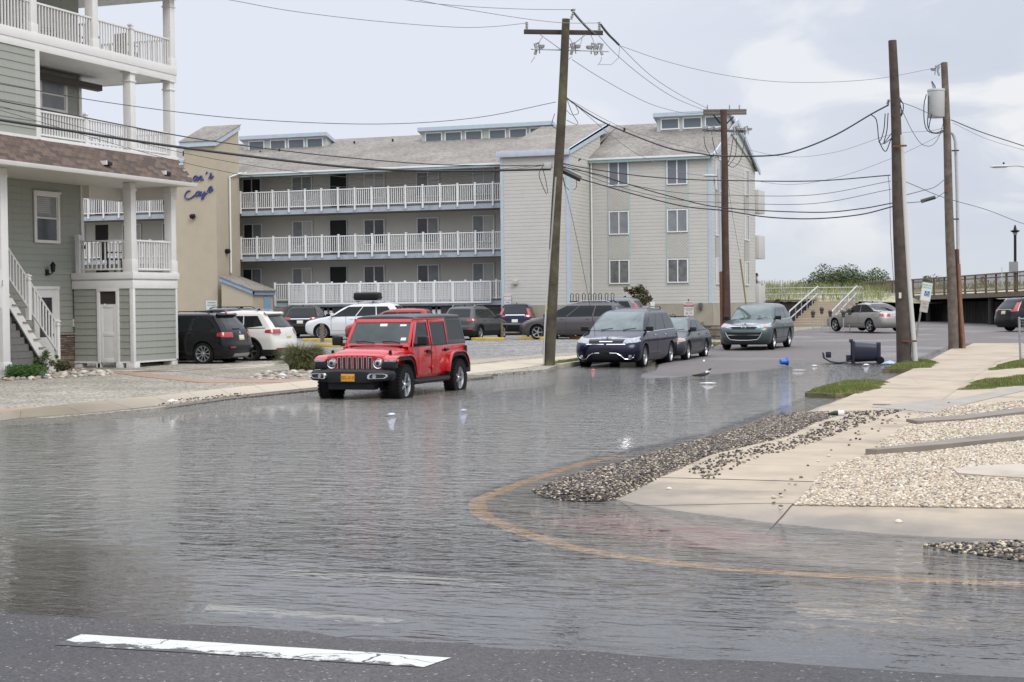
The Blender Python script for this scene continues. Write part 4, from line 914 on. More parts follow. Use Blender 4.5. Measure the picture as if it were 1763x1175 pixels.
b = MB(); b.prism([(MY-.35, 9.64), (89.7, 12.06), (96.0, 9.62), (96.0, 9.35), (89.7, 11.78), (MY-.35, 9.36)], 'x', XR+.2, XR+.28); b.build('rake_board', bluetrim, motel)
# clerestory dormers on the ridge
def dormer(x0, x1, wins, ztop):
    zf = 11.35; b = MB(); b.prism([(88.0, zf), (88.0, ztop-.2), (94.4, 10.1), (94.4, 9.9)], 'x', x0, x1)
    d = b.build('dormer', mat('dormer_wall', (.47,.50,.47), .6, noise=(2,.05)), motel)
    b = MB(); b.prism([(87.7, ztop), (94.6, 10.22), (94.6, 10.1), (87.7, ztop-.22)], 'x', x0-.15, x1+.15); b.build('dormer_roof', bluetrim, d)
    for a, c in wins:
        b = MB(); t = .07; z0, z1 = ztop-.86, ztop-.36; b.box(a-t, a, 87.93, 88.0, z0-t, z1+t); b.box(c, c+t, 87.93, 88.0, z0-t, z1+t); b.box(a, c, 87.93, 88.0, z0-t, z0); b.box(a, c, 87.93, 88.0, z1, z1+t); wf = b.build('window_frame', white2, d)
        b = MB(); b.box(a, c, 87.97, 88.0, z0, z1); b.build('pane', mat('dormer_glass', (.12,.145,.165), .15), d)
def X88(px): return PY(px, 230, 88.0).x
dormer(X88(1131), XR+.1, [(X88(1140), X88(1168)), (X88(1178), X88(1207)), (X88(1216), X88(1246))], PY(1131, 195, 87.7).z)
dormer(X88(726), X88(951), [(X88(a), X88(c)) for a, c in ((734,760),(768,794),(803,829),(844,870),(879,906),(914,941))], PY(840, 214, 87.7).z)
dormer(X88(419), X88(562), [(X88(a), X88(c)) for a, c in ((430,454),(467,491),(498,523),(530,555))], PY(490, 231, 87.7).z)
for px, py in ((448,262),(481,258),(610,245),(676,241),(787,243),(795,242),(865,239),(1075,222),(316,262)):
    Y = 88.3 if py < 250 else 87.2; p = PY(px, py, Y); b = MB(); b.tube([(p.x, p.y, p.z-.45), (p.x, p.y, p.z+.05)], .06, 8); b.build('vent_pipe', black, motel)
# windows of the right block
def mwin(x0, x1, z0, z1, Y, mm=(glassb, glassb), t=.06, nm='window', ax='x', X=None, fm=white2):
    b = MB()
    def B(a0, a1, q0, q1, d0, d1): b.box(a0, a1, Y-d1, Y-d0, q0, q1) if ax == 'x' else b.box(X+d0, X+d1, a0, a1, q0, q1)
    xm = (x0+x1)/2
    B(x0-t, x0, z0-t, z1+t, 0, .06); B(x1, x1+t, z0-t, z1+t, 0, .06); B(x0, x1, z0-t, z0, 0, .07); B(x0, x1, z1, z1+t, 0, .06); B(xm-t/2, xm+t/2, z0, z1, 0, .055)
    w_ = b.build(nm, fm, motel)
    for i, (a, c) in enumerate(((x0, xm-t/2), (xm+t/2, x1))):
        b = MB(); B(a, c, z0, z1, 0, .03); b.build('pane', mm[i], w_)
    return w_
for cpx, rows in (((1048, 1084), ((279,320),(364,404),(448,489))), ((1148, 1185), ((275,318),(361,400),(446,487)))):
    x0, x1 = PY(cpx[0], 400, MY).x+.04, PY(cpx[1], 400, MY).x-.02; xm = (cpx[0]+cpx[1])/2; zz = [(PY(xm, b_, MY).z, PY(xm, a_, MY).z) for a_, b_ in rows]
    bl = [(mat('grey_blind', (.16,.175,.20), .45, spec=.25), MATS['grey_blind']), (glassb, glassb), (mat('dim_curtain', (.15,.155,.15), .45, noise=(3,.4), spec=.25), MATS['dim_curtain'])]
    for i, (z0, z1) in enumerate(zz): mwin(x0+.05, x1-.05, z0+.05, z1-.05, MY-.03, bl[i])
    for i in (0, 1):
        za, zb_ = zz[i+1][1]+.06, zz[i][0]-.06
        b = MB(); b.box(x0, x1, MY-.04, MY, za, zb_); pnl = b.build('diagonal_panel', cream2, motel)
        b = MB(); w_ = x1-x0; h_ = zb_-za; st = .16
        k = -h_
        while k < w_:   # thin ribs at 45 degrees, clipped to the panel
            a0 = max(k, 0); a1 = min(k+h_, w_)
            if a1 > a0: b.add([(x0+a0, MY-.041, zb_-(a0-k)), (x0+a1, MY-.041, zb_-(a1-k)), (x0+a1, MY-.053, zb_-(a1-k)-0.02 if zb_-(a1-k)-.02 > za else za), (x0+a0, MY-.053, max(za, zb_-(a0-k)-.02))], [(0,1,2,3)])
            k += st
        kind(b.build('ribs', mat('rib_shade', (.40,.385,.34), .7), pnl), 'stuff')
    for x in (x0-.05, x1+.0):
        b = MB(); b.box(x, x+.05, MY-.05, MY, zz[2][0]-.1, zz[0][1]+.1); b.build('trim', teal, motel)
# side face windows
for a, c, rows in ((1231, 1243, ((276,328),(360,405),(446,488))), (1281, 1288.5, ((295,336),(372,413),(452,490)))):
    y0, y1 = PX(a, 400, XR).y, PX(c, 400, XR).y; xm = (a+c)/2
    zr = [(PX(xm, q, XR).z, PX(xm, p, XR).z) for p, q in rows]
    for z0, z1 in zr: mwin(y0+.1, y1-.1, z0, z1, 0, (glassc, glassb), ax='y', X=XR+.02)
    for i in (0, 1):
        b = MB(); b.box(XR+.02, XR+.05, y0, y1, zr[i+1][1]+.08, zr[i][0]-.08); b.build('side_panel', mat('side_panel', (.38,.37,.34), .7), motel)
# rear balconies seen past the corner
for py0, py1 in ((331,370),(408,447),(489,526)):
    a, c = PX(1301, py0, -19.6), PX(1301, py1, -19.6)
    b = MB(); b.box(-21.5, -19.0, 95.7, 97.6, c.z, a.z); b.build('rear_balcony', mat('balcony_panel', (.52,.51,.48), .6), motel, bevel=.01)
# balconies of the left wing
FZ = [7.40, 4.78, 2.12]
bsl = mat('balcony_fascia', (.35,.39,.44), .6, noise=(1.5,.14), second=((.26,.30,.34), 1.3, .6, .05))
def balcony(x0, x1, z, n):
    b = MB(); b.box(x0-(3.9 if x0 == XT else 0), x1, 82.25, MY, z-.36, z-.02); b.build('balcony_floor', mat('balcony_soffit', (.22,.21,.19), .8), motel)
    b = MB(); b.box(x0, x1, 82.17, 82.25, z-.36, z-.10); b.build('fascia', bsl, motel)
    rail(motel, (x0, 82.15), (x1, 82.15), z, .98, .125, white2, .034, .06, joined=True)
    for i in range(n+1):
        x = x0+.04+(x1-x0-.08)*i/n; b = MB(); b.box(x-.042, x+.042, 82.07, 82.16, z-.24, z+1.02); b.box(x-.055, x+.055, 82.06, 82.17, z+1.02, z+1.06); b.build('rail_post', white2, motel)
balcony(XT, XS0-.02, FZ[0], 16); balcony(XT, XS0-.02, FZ[1], 16)
balcony(-63, -50.2, FZ[0], 12); balcony(-63, -50.2, FZ[1], 12); balcony(-63, -50.2, FZ[2], 12)
tops = {0: [(418,450,308),(503,538,304),(627,663,298),(717,757,296),(814,852,289)], 1: [(419.5,452,386),(504,539,381),(627,663,378),(718,756,375),(814,852,371)], 2: [(418,451,463),(504,538,462),(627,663,458),(719,757,456),(814,852,453)]}
ki = 0
for f, L_ in tops.items():
    for a, c, t in L_:
        x0, x1 = PY(a, t, MY).x, PY(c, t, MY).x; zt = PY((a+c)/2, t, MY).z
        ch = [(glass, glassb), (glassb, glassc), (glass, glass), (glass, glassb), (glassb, glassc)][ki % 5] if f else [(glass, glass), (glassb, glassb), (glassc, glassc), (glassb, glassc), (mat('pale_blind', (.42,.44,.46), .3), MATS['pale_blind'])][ki % 5]; ki += 1
        mwin(x0+.06, x1-.06, FZ[f]+.55, zt-.05, MY-.03, ch)
    a, c, t = 569, 597, {0: 301, 1: 380, 2: 460}[f]; x0, x1 = PY(a, t, MY).x, PY(c, t, MY).x; zt = PY(a, t, MY).z
    b = MB(); b.box(x0-.06, x0, MY-.08, MY, FZ[f], zt+.06); b.box(x1, x1+.06, MY-.08, MY, FZ[f], zt+.06); b.box(x0, x1, MY-.08, MY, zt, zt+.06); fr_ = b.build('passage', bluetrim, motel)
    b = MB(); b.box(x0, x1, MY-.04, MY-.03, FZ[f], zt); b.build('opening', dark, fr_)
    # far end of the wing, seen through the porch of the beach house
    for x0 in (-62.2, -59.4, -55.4, -52.6): mwin(x0, x0+1.2, FZ[f]+.55, FZ[f]+2.05, MY-.03, (glass, glassc))
    b = MB(); b.box(-57.4, -56.5, MY-.04, MY-.026, FZ[f], FZ[f]+2.1); b.build('opening', dark, motel)
for px, py in ((479, 305), (694, 296)):
    p = PY(px, py, MY-.1); b = MB(); b.lathe([(0,-.1),(.08,-.1),(.12,0),(.1,.1),(0,.1)], tuple(p), 'z', 10); b.build('globe_lamp', mat('lamp_cream', (.45,.42,.35), .5), motel)
# ground floor rail with lattice
z = FZ[2]
xL0, xL1 = PY(473, 500, 82.1).x, PY(497, 500, 82.0).x
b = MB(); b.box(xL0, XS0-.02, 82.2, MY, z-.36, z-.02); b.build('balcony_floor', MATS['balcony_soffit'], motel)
b = MB(); b.box(xL0, XS0-.02, 82.15, 82.2, z-.34, z-.1); b.build('fascia', bsl, motel)
rail(motel, (xL0, 82.1), (XS0-.02, 82.1), z, .98, .125, white2, .034, .06, joined=True)
xe = PY(846, 500, 82.0).x; npn = 11
for i in range(17):
    x = xL0+(XS0-xL0-.08)*i/16+.04; b = MB(); b.box(x-.05, x+.05, 82.03, 82.12, z-.3 if i < 2 else z, z+1.06); b.build('rail_post', white2, motel)
wp = (xe-xL1)/npn
b = MB(); F_ = .085; H0, H1 = -.22, .98; b.box(0, wp-.002, -.03, .02, H0, H0+F_); b.box(0, wp-.002, -.03, .02, H1-F_, H1); b.box(0, F_, -.03, .02, H0+F_, H1-F_); b.box(wp-F_, wp-.002, -.03, .02, H0+F_, H1-F_)
ng = 11
for i in range(1, ng):
    x = F_+(wp-2*F_)*i/ng; b.box(x-.014, x+.014, -.012, 0, H0+F_, H1-F_)
    zz_ = H0+F_+(H1-H0-2*F_)*i/ng; b.box(F_, wp-F_, .001, .012, zz_-.014, zz_+.014)
o = b.build('lattice_panel', white2, None, world=False); me = o.data; bpy.data.objects.remove(o)
for i in range(npn): share('lattice_panel', me, motel, (xL1+i*wp+35, 81.97-86, z-.2))
# undercroft
b = MB(); b.box(XT, XS0, 85.2, 85.3, .2, 1.9); b.build('undercroft_wall', mat('undercroft_wall', (.30,.265,.20), .9), motel)
b = MB(); b.box(XT+3.6, XS0, 82.3, 85.2, 1.55, 1.74); b.build('beam', mat('dark_beams', (.06,.065,.07), .8, noise=(3,.6)), motel)
for px in (508, 530, 562, 571, 640, 685, 692, 748, 757, 812, 819):
    x = PY(px, 540, 82.4).x; b = MB(); b.box(x-.09, x+.09, 82.3, 82.48, .2, 1.9); b.build('post', white2, motel)
b = MB(); b.box(PY(548, 540, 85.1).x, PY(565, 540, 85.1).x+1.2, 85.1, 85.19, .2, 1.5); b.build('garage_door', cream, motel)
# stucco tower
TX0, TX1, TY0 = PY(316.5, 250, 79.45).x, XT, 79.45
zt0, zt1 = PY(345, 253, TY0).z, PX(416, 226, XT).z
MT = 82.04
b = MB(); b.prism([(TY0, .2), (MT, .2), (MT, zt1-.0), (TY0, zt0)], 'x', TX0, TX1); b.box(TX0-.85, TX0, TY0+.001, MT, .2, PY(305, 285, TY0).z); b.build('tower', stucco, motel)
b = MB(); b.prism([(TY0-.15, zt0+.28), (MT, zt1+.3), (MT, zt1+.02), (TY0-.15, zt0)], 'x', TX0-.2, TX1+.12); b.build('tower_fascia', bluetrim, motel)
b = MB(); b.prism([(TY0-.2, zt0+.31), (MT+.05, zt1+.34), (MT+.05, zt1+.3), (TY0-.2, zt0+.28)], 'x', TX0-.25, TX1+.16); b.build('tower_roof', roofm, motel)
b = MB(); q0 = PY(305, 285, TY0).z; b.prism([(TX0-.95, q0), (TX0-.01, q0), (TX0-.01, q0+.3), (TX0-.95, q0+.5)], 'y', TY0-.1, MT); b.build('side_roof', bluetrim, motel)
# lean-to
ax0, ax1, AY = PY(381, 480, 78.9).x, PY(435, 500, 78.9).x, 78.9
za, zb_ = PY(381, 478, AY).z, PY(435, 500, AY).z
b = MB(); b.prism([(ax0, .2), (ax1, .2), (ax1, zb_-.1), (ax0, za-.1)], 'y', AY, 81.2); b.build('lean_to', stucco, motel)
b = MB(); b.prism([(ax0-.1, za+.02), (ax1+.12, zb_-.05), (ax1+.12, zb_-.25), (ax0-.1, za-.18)], 'y', AY-.1, AY-.02); b.box(ax1+.05, ax1+.12, AY-.1, 81.3, zb_-.26, zb_-.06); b.build('fascia', mat('blue_fascia', (.24,.34,.48), .6, noise=(4,.1)), motel)
b = MB(); b.prism([(ax0-.1, za+.02), (ax0-.1, za+.07), (ax1+.2, zb_), (ax1+.2, zb_-.06)], 'y', AY-.14, 81.35); b.build('lean_to_roof', roofm, motel)
b = MB(); b.box(ax1, ax1+.05, PX(454, 540, ax1).y, PX(466, 540, ax1).y, .3, 2.35); b.build('door', bluedoor, motel)
# rain pipe on the tower
b = MB(); p = [PX(431, 301, XT+.12), PX(396, 305, XT+.12), PX(398, 470, XT+.12)]
b.tube([(XT+.5, 82, p[0].z), (XT+.12, 82.0, p[0].z), (XT+.1, p[1].y, p[1].z), (XT+.1, p[1].y, p[2].z)], .055, 6); b.build('downpipe', white2, motel)
def flood(px, py, nm, s=1.0):
    p = PX(px, py, XT) if px > 376 else PY(px, py, TY0); b = MB(); b.cbox((p.x+.1, p.y-.15, p.z), (.3*s, .2, .22*s), 0, Matrix.Rotation(.5, 3, 'X')); b.tube([(p.x, p.y, p.z-.15), (p.x+.08, p.y-.1, p.z-.05)], .03, 6); b.build(nm, black, motel, bevel=.02)
flood(391, 433, 'floodlight'); flood(331, 373, 'wall_camera', .9)
# script lettering on the tower, raised strokes
sgm = mat('sign_blue', (.035,.06,.20), .5)
def stroke(pts, wdt=.04):
    pw = [PY(x, y, TY0-.05) for x, y in catmull([(a, b_, 0) for a, b_ in pts], 5) for x, y in [(x, y)]] if False else [PY(v.x, v.y, TY0-.05) for v in catmull([(a, b_, 0) for a, b_ in pts], 5)]
    b = MB(); b.tube(pw, wdt, 6); return b
def letter(strokes):
    b = MB()
    for s in strokes:
        q = stroke(s); n = len(b.v); b.v += q.v; b.f += [tuple(i+n for i in f) for f in q.f]; b.m += q.m
    b.build('lettering', sgm, motel)
def T(pts, ox, oy, s=1/7.83): return [(300+(x)*s, 210+(y)*s) for x, y in pts]
Q = lambda *s: [T(p, 0, 0) for p in s]
letter(Q([(308,742),(296,730),(272,738),(258,765),(262,792),(280,788),(300,765),(312,740)], [(312,735),(304,765),(302,785),(312,790),(322,784)]))
letter(Q([(322,790),(332,755),(336,740)], [(330,772),(350,738),(366,732),(368,745),(356,775),(358,788),(375,784),(392,772)]))
letter(Q([(440,672),(437,690),(426,705)]))
letter(Q([(462,765),(482,735),(492,690),(500,720),(508,745),(498,765),(480,766),(466,758)], [(508,750),(528,735)]))
letter(Q([(212,940),(205,930),(180,935),(155,965),(142,1000),(150,1028),(185,1040),(225,1028),(262,1000),(275,985)]))
letter(Q([(345,945),(325,938),(298,955),(285,985),(292,1002),(312,995),(335,965),(347,942)], [(347,940),(335,975),(334,995),(352,990)]))
letter(Q([(352,990),(362,950),(368,940)], [(362,985),(375,988),(395,965),(410,940)], [(410,940),(402,985),(390,1030),(376,1046),(368,1035),(380,1010),(420,975),(440,960)]))
letter(Q([(440,935),(470,920),(500,895),(505,878),(492,872),(470,890),(458,920),(462,942),(480,945),(505,930),(523,908)]))
# wall signs
def wall_sign(name, label, lines, px, Y, X=None, bg=plate_w):
    x0, y0, x1, y1 = px
    a = PY(x0, y0, Y); c = PY(x1, y1, Y); t = tag(MB().box(a.x, c.x, Y-.03, Y, c.z, a.z).build(name, bg, None, world=False), label, 'sign')
    for (s, dz, sz, mm) in lines: text(s, sz, mm, t, ((a.x+c.x)/2, Y-.034, a.z-dz), (R(90), 0, 0), 'lettering')
    return t
wall_sign('parking_notice', 'small white notice on the tan stucco tower wall', [('PARKING', .12, .12, ink), ('FOR GUESTS', .27, .1, ink), ('ONLY', .42, .1, ink)], (355, 518, 374.5, 533.5), TY0-.02)
t = wall_sign('towing_notice', 'white notice with red heading at the foot of the stair block corner', [('NOTICE', .1, .1, mat('sign_red', (.45,.04,.05), .6)), ('TOW AWAY', .3, .08, MATS['sign_red']), ('ZONE', .42, .08, ink)], (868, 507.5, 880, 524.5), SBY-.06)
p = PY(888, 487, SBY); b = MB(); b.box(p.x-.12, p.x+.12, SBY-.2, SBY, p.z-.1, p.z+.12); b.build('globe_lamp', MATS['lamp_cream'], motel, bevel=.03)
p = PY(1207, 527, MY); b = MB(); b.box(p.x-.09, p.x+.09, MY-.2, MY-.03, p.z-.2, p.z+.16); b.build('wall_lantern', mat('lantern', (.08,.09,.1), .4), motel, bevel=.02)
# ================================================================== VEHICLES
def interp(knots):
    """monotone cubic through (z, value) knots"""
    k = sorted(knots); x = np.array([a for a, _ in k], float); y = np.array([b for _, b in k], float)
    h = np.diff(x); d = np.diff(y)/h; m = np.zeros(len(x)); m[0], m[-1] = d[0], d[-1]
    for i in range(1, len(x)-1):
        m[i] = 0 if d[i-1]*d[i] <= 0 else (h[i-1]+h[i])*3/((2*h[i]+h[i-1])/d[i-1]+(h[i]+2*h[i-1])/d[i])
    def f(q):
        q = min(max(q, x[0]), x[-1]); i = min(np.searchsorted(x, q, 'right')-1, len(x)-2); i = max(i, 0); t = (q-x[i])/h[i]
        return float((2*t**3-3*t*t+1)*y[i]+(t**3-2*t*t+t)*h[i]*m[i]+(-2*t**3+3*t*t)*y[i+1]+(t**3-t*t)*h[i]*m[i+1])
    return f
_wheel_cache = {}
def wheel_meshes(r, wd, style):
    key = (round(r, 3), style)
    if key in _wheel_cache: return _wheel_cache[key]
    rr = r*.70 if style != 'jeep' else r*.60; h = wd/2
    b = MB(); b.lathe([(rr, -h*.8), (rr+.01, -h), (r-.03, -h), (r, -h*.6), (r, h*.6), (r-.03, h), (rr+.01, h), (rr, h*.8)], axis='y', n=32)
    if style == 'jeep':
        for i in range(36):
            a = 2*PI*i/36
            for s_ in (-1, 1): b.cbox(((r)*math.cos(a+.04*s_), s_*h*.72, r*math.sin(a+.04*s_)), (.03, wd*.26, .045), 0, Matrix.Rotation(-a, 3, 'Y'))
    o = b.build('wheel', rubber, None, smooth=True, world=False); tyre = o.data; bpy.data.objects.remove(o)
    b = MB(); out_ = -h*.55       # outer side is -y
    b.lathe([(rr+.002, -h*.86), (rr-.012, -h*.84), (rr-.03, out_+.02), (rr-.035, h*.5)], axis='y', n=32, mi=0)
    b.lathe([(0, out_+.06), (rr-.03, out_+.07)], axis='y', n=24, mi=1)
    ns, sw_ = {'five': (5, .30), 'ten': (10, .15), 'seven': (7, .2), 'multi': (12, .13), 'jeep': (5, .34)}[style]
    for i in range(ns):
        a = 2*PI*i/ns
        w0, w1 = rr*sw_*.75, rr*sw_*.95
        vs = []
        for (q, ww, yy) in ((rr*.12, w0, out_-.012), (rr*.55, w0*.8, out_-.004), (rr-.018, w1, -h*.66)):
            for s_ in (-1, 1):
                for dy in (0, .03):
                    x, z = q, s_*ww/2; vs.append((x*math.cos(a)-z*math.sin(a), yy+dy, x*math.sin(a)+z*math.cos(a)))
        fs = []
        for j in (0, 4): fs += [(j, j+2, j+6, j+4), (j, j+4, j+5, j+1), (j+2, j+3, j+7, j+6)]
        b.add(vs, fs, 0)
    b.lathe([(0, out_-.03), (rr*.14, out_-.028), (rr*.19, out_-.01), (rr*.19, out_+.03)], axis='y', n=16, mi=0)
    o = b.build('rim', [alloy if style != 'ten' else alloy, dark], None, smooth=True, world=False, auto=30); rim = o.data; bpy.data.objects.remove(o)
    _wheel_cache[key] = (tyre, rim); return _wheel_cache[key]
def add_wheels(root, r, wd, style, xf, xr, yw):
    tyre, rim = wheel_meshes(r, wd, style)
    for x in (xf, xr):
        for s_ in (-1, 1):
            wl = share('wheel', tyre, root, (x, s_*yw, r), 0 if s_ < 0 else PI); share('rim', rim, wl)
class Body:
    """car skin made of waterlines; x forward, y left, z up"""
    def __init__(s, spec):
        s.L, s.W, s.H = spec['L'], spec['W'], spec['H']; h = s.L/2
        s.xf = interp([(z, h-x) for z, x in spec['front']]); s.xr = interp([(z, -h+x) for z, x in spec['rear']]); s.w = interp([(z, q*s.W/2) for z, q in spec['width']])
        s.cf = interp(spec.get('cf', [(0, .45), (.8, .5), (1.1, .45), (1.5, .3), (2, .25)])); s.cr = interp(spec.get('cr', [(0, .3), (1, .25), (1.5, .2), (2, .2)])); s.n = spec.get('n', 2.6)
    def sx(s, z, y, front=True):
        w_ = s.w(z); u = min(abs(y)/w_, .999); c = s.cf(z) if front else s.cr(z); d = c*(1-(1-u**s.n)**(1/s.n))
        return s.xf(z)-d if front else s.xr(z)+d
    def sy(s, z, x):
        w_ = s.w(z); xf, xr = s.xf(z), s.xr(z); cf, cr_ = s.cf(z), s.cr(z)
        if x > xf-cf: u = min((x-(xf-cf))/cf, 1); return w_*(1-u**s.n)**(1/s.n)
        if x < xr+cr_: u = min(((xr+cr_)-x)/cr_, 1); return w_*(1-u**s.n)**(1/s.n)
        return w_
    def pt(s, side, a, z):
        if side == 'F': return Vector((s.sx(z, a, True), a, z))
        if side == 'B': return Vector((s.sx(z, a, False), a, z))
        sg = 1 if side == 'L' else -1; return Vector((a, sg*s.sy(z, a), z))
    def nrm(s, side, a, z):
        e_ = .012; p = s.pt(side, a, z); u = s.pt(side, a+e_, z)-s.pt(side, a-e_, z); v = s.pt(side, a, min(z+e_, s.H-.005))-s.pt(side, a, z-e_)
        n = u.cross(v)
        if n.length < 1e-9: return Vector((0, 0, 1))
        n.normalize(); c = Vector((0, 0, s.H*.45)); ref = {'F': Vector((1, 0, .3)), 'B': Vector((-1, 0, .3)), 'L': Vector((0, 1, .3)), 'R': Vector((0, -1, .3))}[side]
        return n if n.dot(ref) > 0 else -n
    def ring(s, z, K=8, M_=26):
        w_ = s.w(z); xf, xr = s.xf(z), s.xr(z); cf, cr_ = s.cf(z), s.cr(z); pts = []
        if xf-cf < xr+cr_+.02: k = (xf-xr-.02)/(cf+cr_); cf *= k; cr_ *= k
        for i in range(K+1):
            t = PI/2*i/K; pts.append((xf-cf*(1-math.cos(t)**(2/s.n)), w_*math.sin(t)**(2/s.n)))
        for i in range(1, M_): pts.append((xf-cf+(xr+cr_-xf+cf)*i/M_, w_))
        for i in range(K+1):
            t = PI/2*(1-i/K); pts.append((xr+cr_*(1-math.cos(t)**(2/s.n)), w_*math.sin(t)**(2/s.n)))
        half = pts; full = half+[(x, -y) for x, y in half[-2:0:-1]]
        return [(x, y, z) for x, y in full]
    def skin(s, levels):
        rings = [s.ring(z) for z in levels]; n = len(rings[0]); b = MB()
        for r_ in rings: b.v += r_
        for i in range(len(rings)-1):
            for k in range(n): b.f.append((i*n+k, i*n+(k+1) % n, (i+1)*n+(k+1) % n, (i+1)*n+k))
        b.f.append(tuple(range(n))[::-1]); t = (len(rings)-1)*n; c = len(b.v)
        b.v.append(((s.xf(levels[-1])+s.xr(levels[-1]))/2, 0, levels[-1]+.012)); b.f += [(t+k, t+(k+1) % n, c) for k in range(n)]
        b.m = [0]*len(b.f); return b
    def patch(s, side, bot, top, e_=.004, nu=10, nv=5, skirt=.02):
        """bot/top: polylines of (a, z) with equal counts"""
        def along_(p, t):
            L_ = [0]
            for q, r_ in zip(p[:-1], p[1:]): L_.append(L_[-1]+math.hypot(r_[0]-q[0], r_[1]-q[1]))
            d = t*L_[-1]; k = 0
            while k < len(p)-2 and d > L_[k+1]: k += 1
            u = 0 if L_[k+1] == L_[k] else (d-L_[k])/(L_[k+1]-L_[k]); return (p[k][0]+(p[k+1][0]-p[k][0])*u, p[k][1]+(p[k+1][1]-p[k][1])*u)
        g = []; gi = []
        for j in range(nv+1):
            for i in range(nu+1):
                a, c = along_(bot, i/nu), along_(top, i/nu); t = j/nv; q = (a[0]+(c[0]-a[0])*t, a[1]+(c[1]-a[1])*t)
                p, n = s.pt(side, *q), s.nrm(side, *q); g.append(p+n*e_); gi.append(p-n*skirt)
        b = MB(); b.add(g, [(j*(nu+1)+i, j*(nu+1)+i+1, (j+1)*(nu+1)+i+1, (j+1)*(nu+1)+i) for j in range(nv) for i in range(nu)])
        edge = [i for i in range(nu+1)]+[j*(nu+1)+nu for j in range(1, nv+1)]+[nv*(nu+1)+i for i in range(nu-1, -1, -1)]+[j*(nu+1) for j in range(nv-1, 0, -1)]
        m = len(edge); vs = [g[k] for k in edge]+[gi[k] for k in edge]; b.add(vs, [(k, (k+1) % m, m+(k+1) % m, m+k) for k in range(m)])
        return b
SUV = dict(front=[(.20,.22),(.32,.06),(.45,.01),(.60,.0),(.74,.03),(.84,.10),(.92,.28),(.98,.52),(1.03,.82),(1.08,1.10),(1.20,1.30),(1.35,1.54),(1.48,1.78),(1.56,1.98),(1.62,2.22),(1.66,2.55),(1.68,2.9)],
           rear=[(.20,.16),(.35,.04),(.50,.0),(.62,.01),(.75,.05),(.95,.09),(1.08,.14),(1.22,.25),(1.40,.42),(1.52,.52),(1.60,.60),(1.65,.85),(1.68,1.4)],
           width=[(.18,.86),(.30,.95),(.55,.99),(.75,1.0),(.92,.97),(1.05,.93),(1.12,.89),(1.35,.80),(1.52,.73),(1.60,.67),(1.645,.56),(1.68,.38)])
SEDAN = dict(front=[(.18,.24),(.28,.06),(.42,.0),(.55,.01),(.66,.06),(.74,.20),(.80,.46),(.86,.80),(.92,1.12),(.96,1.28),(1.10,1.62),(1.24,1.95),(1.36,2.28),(1.43,2.60),(1.47,3.0)],
             rear=[(.18,.18),(.30,.05),(.45,.0),(.62,.01),(.82,.06),(.95,.12),(1.0,.24),(1.04,.55),(1.07,.74),(1.18,1.0),(1.30,1.28),(1.38,1.52),(1.44,1.80),(1.47,2.1)],
             width=[(.16,.84),(.28,.95),(.50,1.0),(.70,.99),(.86,.95),(.96,.90),(1.03,.86),(1.20,.78),(1.34,.71),(1.42,.62),(1.455,.5),(1.47,.35)])
VAN = dict(front=[(.18,.24),(.30,.06),(.42,.0),(.56,.0),(.68,.04),(.80,.14),(.90,.34),(.97,.58),(1.04,.86),(1.09,1.05),(1.22,1.30),(1.38,1.62),(1.52,1.92),(1.63,2.2),(1.70,2.5),(1.75,2.9),(1.78,3.3)],
           rear=[(.18,.16),(.32,.04),(.50,.0),(.80,.03),(1.08,.08),(1.25,.17),(1.45,.32),(1.60,.42),(1.70,.55),(1.75,.85),(1.78,1.4)],
           width=[(.16,.86),(.28,.95),(.55,1.0),(.80,1.0),(1.0,.96),(1.12,.91),(1.35,.84),(1.55,.77),(1.66,.70),(1.73,.58),(1.78,.38)])
def scaled(base, L_, W, H, H0, L0, n=2.6):
    kz, kx = H/H0, L_/L0
    d = dict(L=L_, W=W, H=H, n=n)
    for k in ('front', 'rear'): d[k] = [(z*kz, x*kx) for z, x in base[k]]
    d['width'] = [(z*kz, q) for z, q in base['width']]; d['kz'] = kz; return d
def paint(name, c, rough=.28, metal=0.0): return mat(name, c, rough, metal, coat=.38 if max(c) < .15 else .6, spec=.15 if max(c) < .15 else .3)
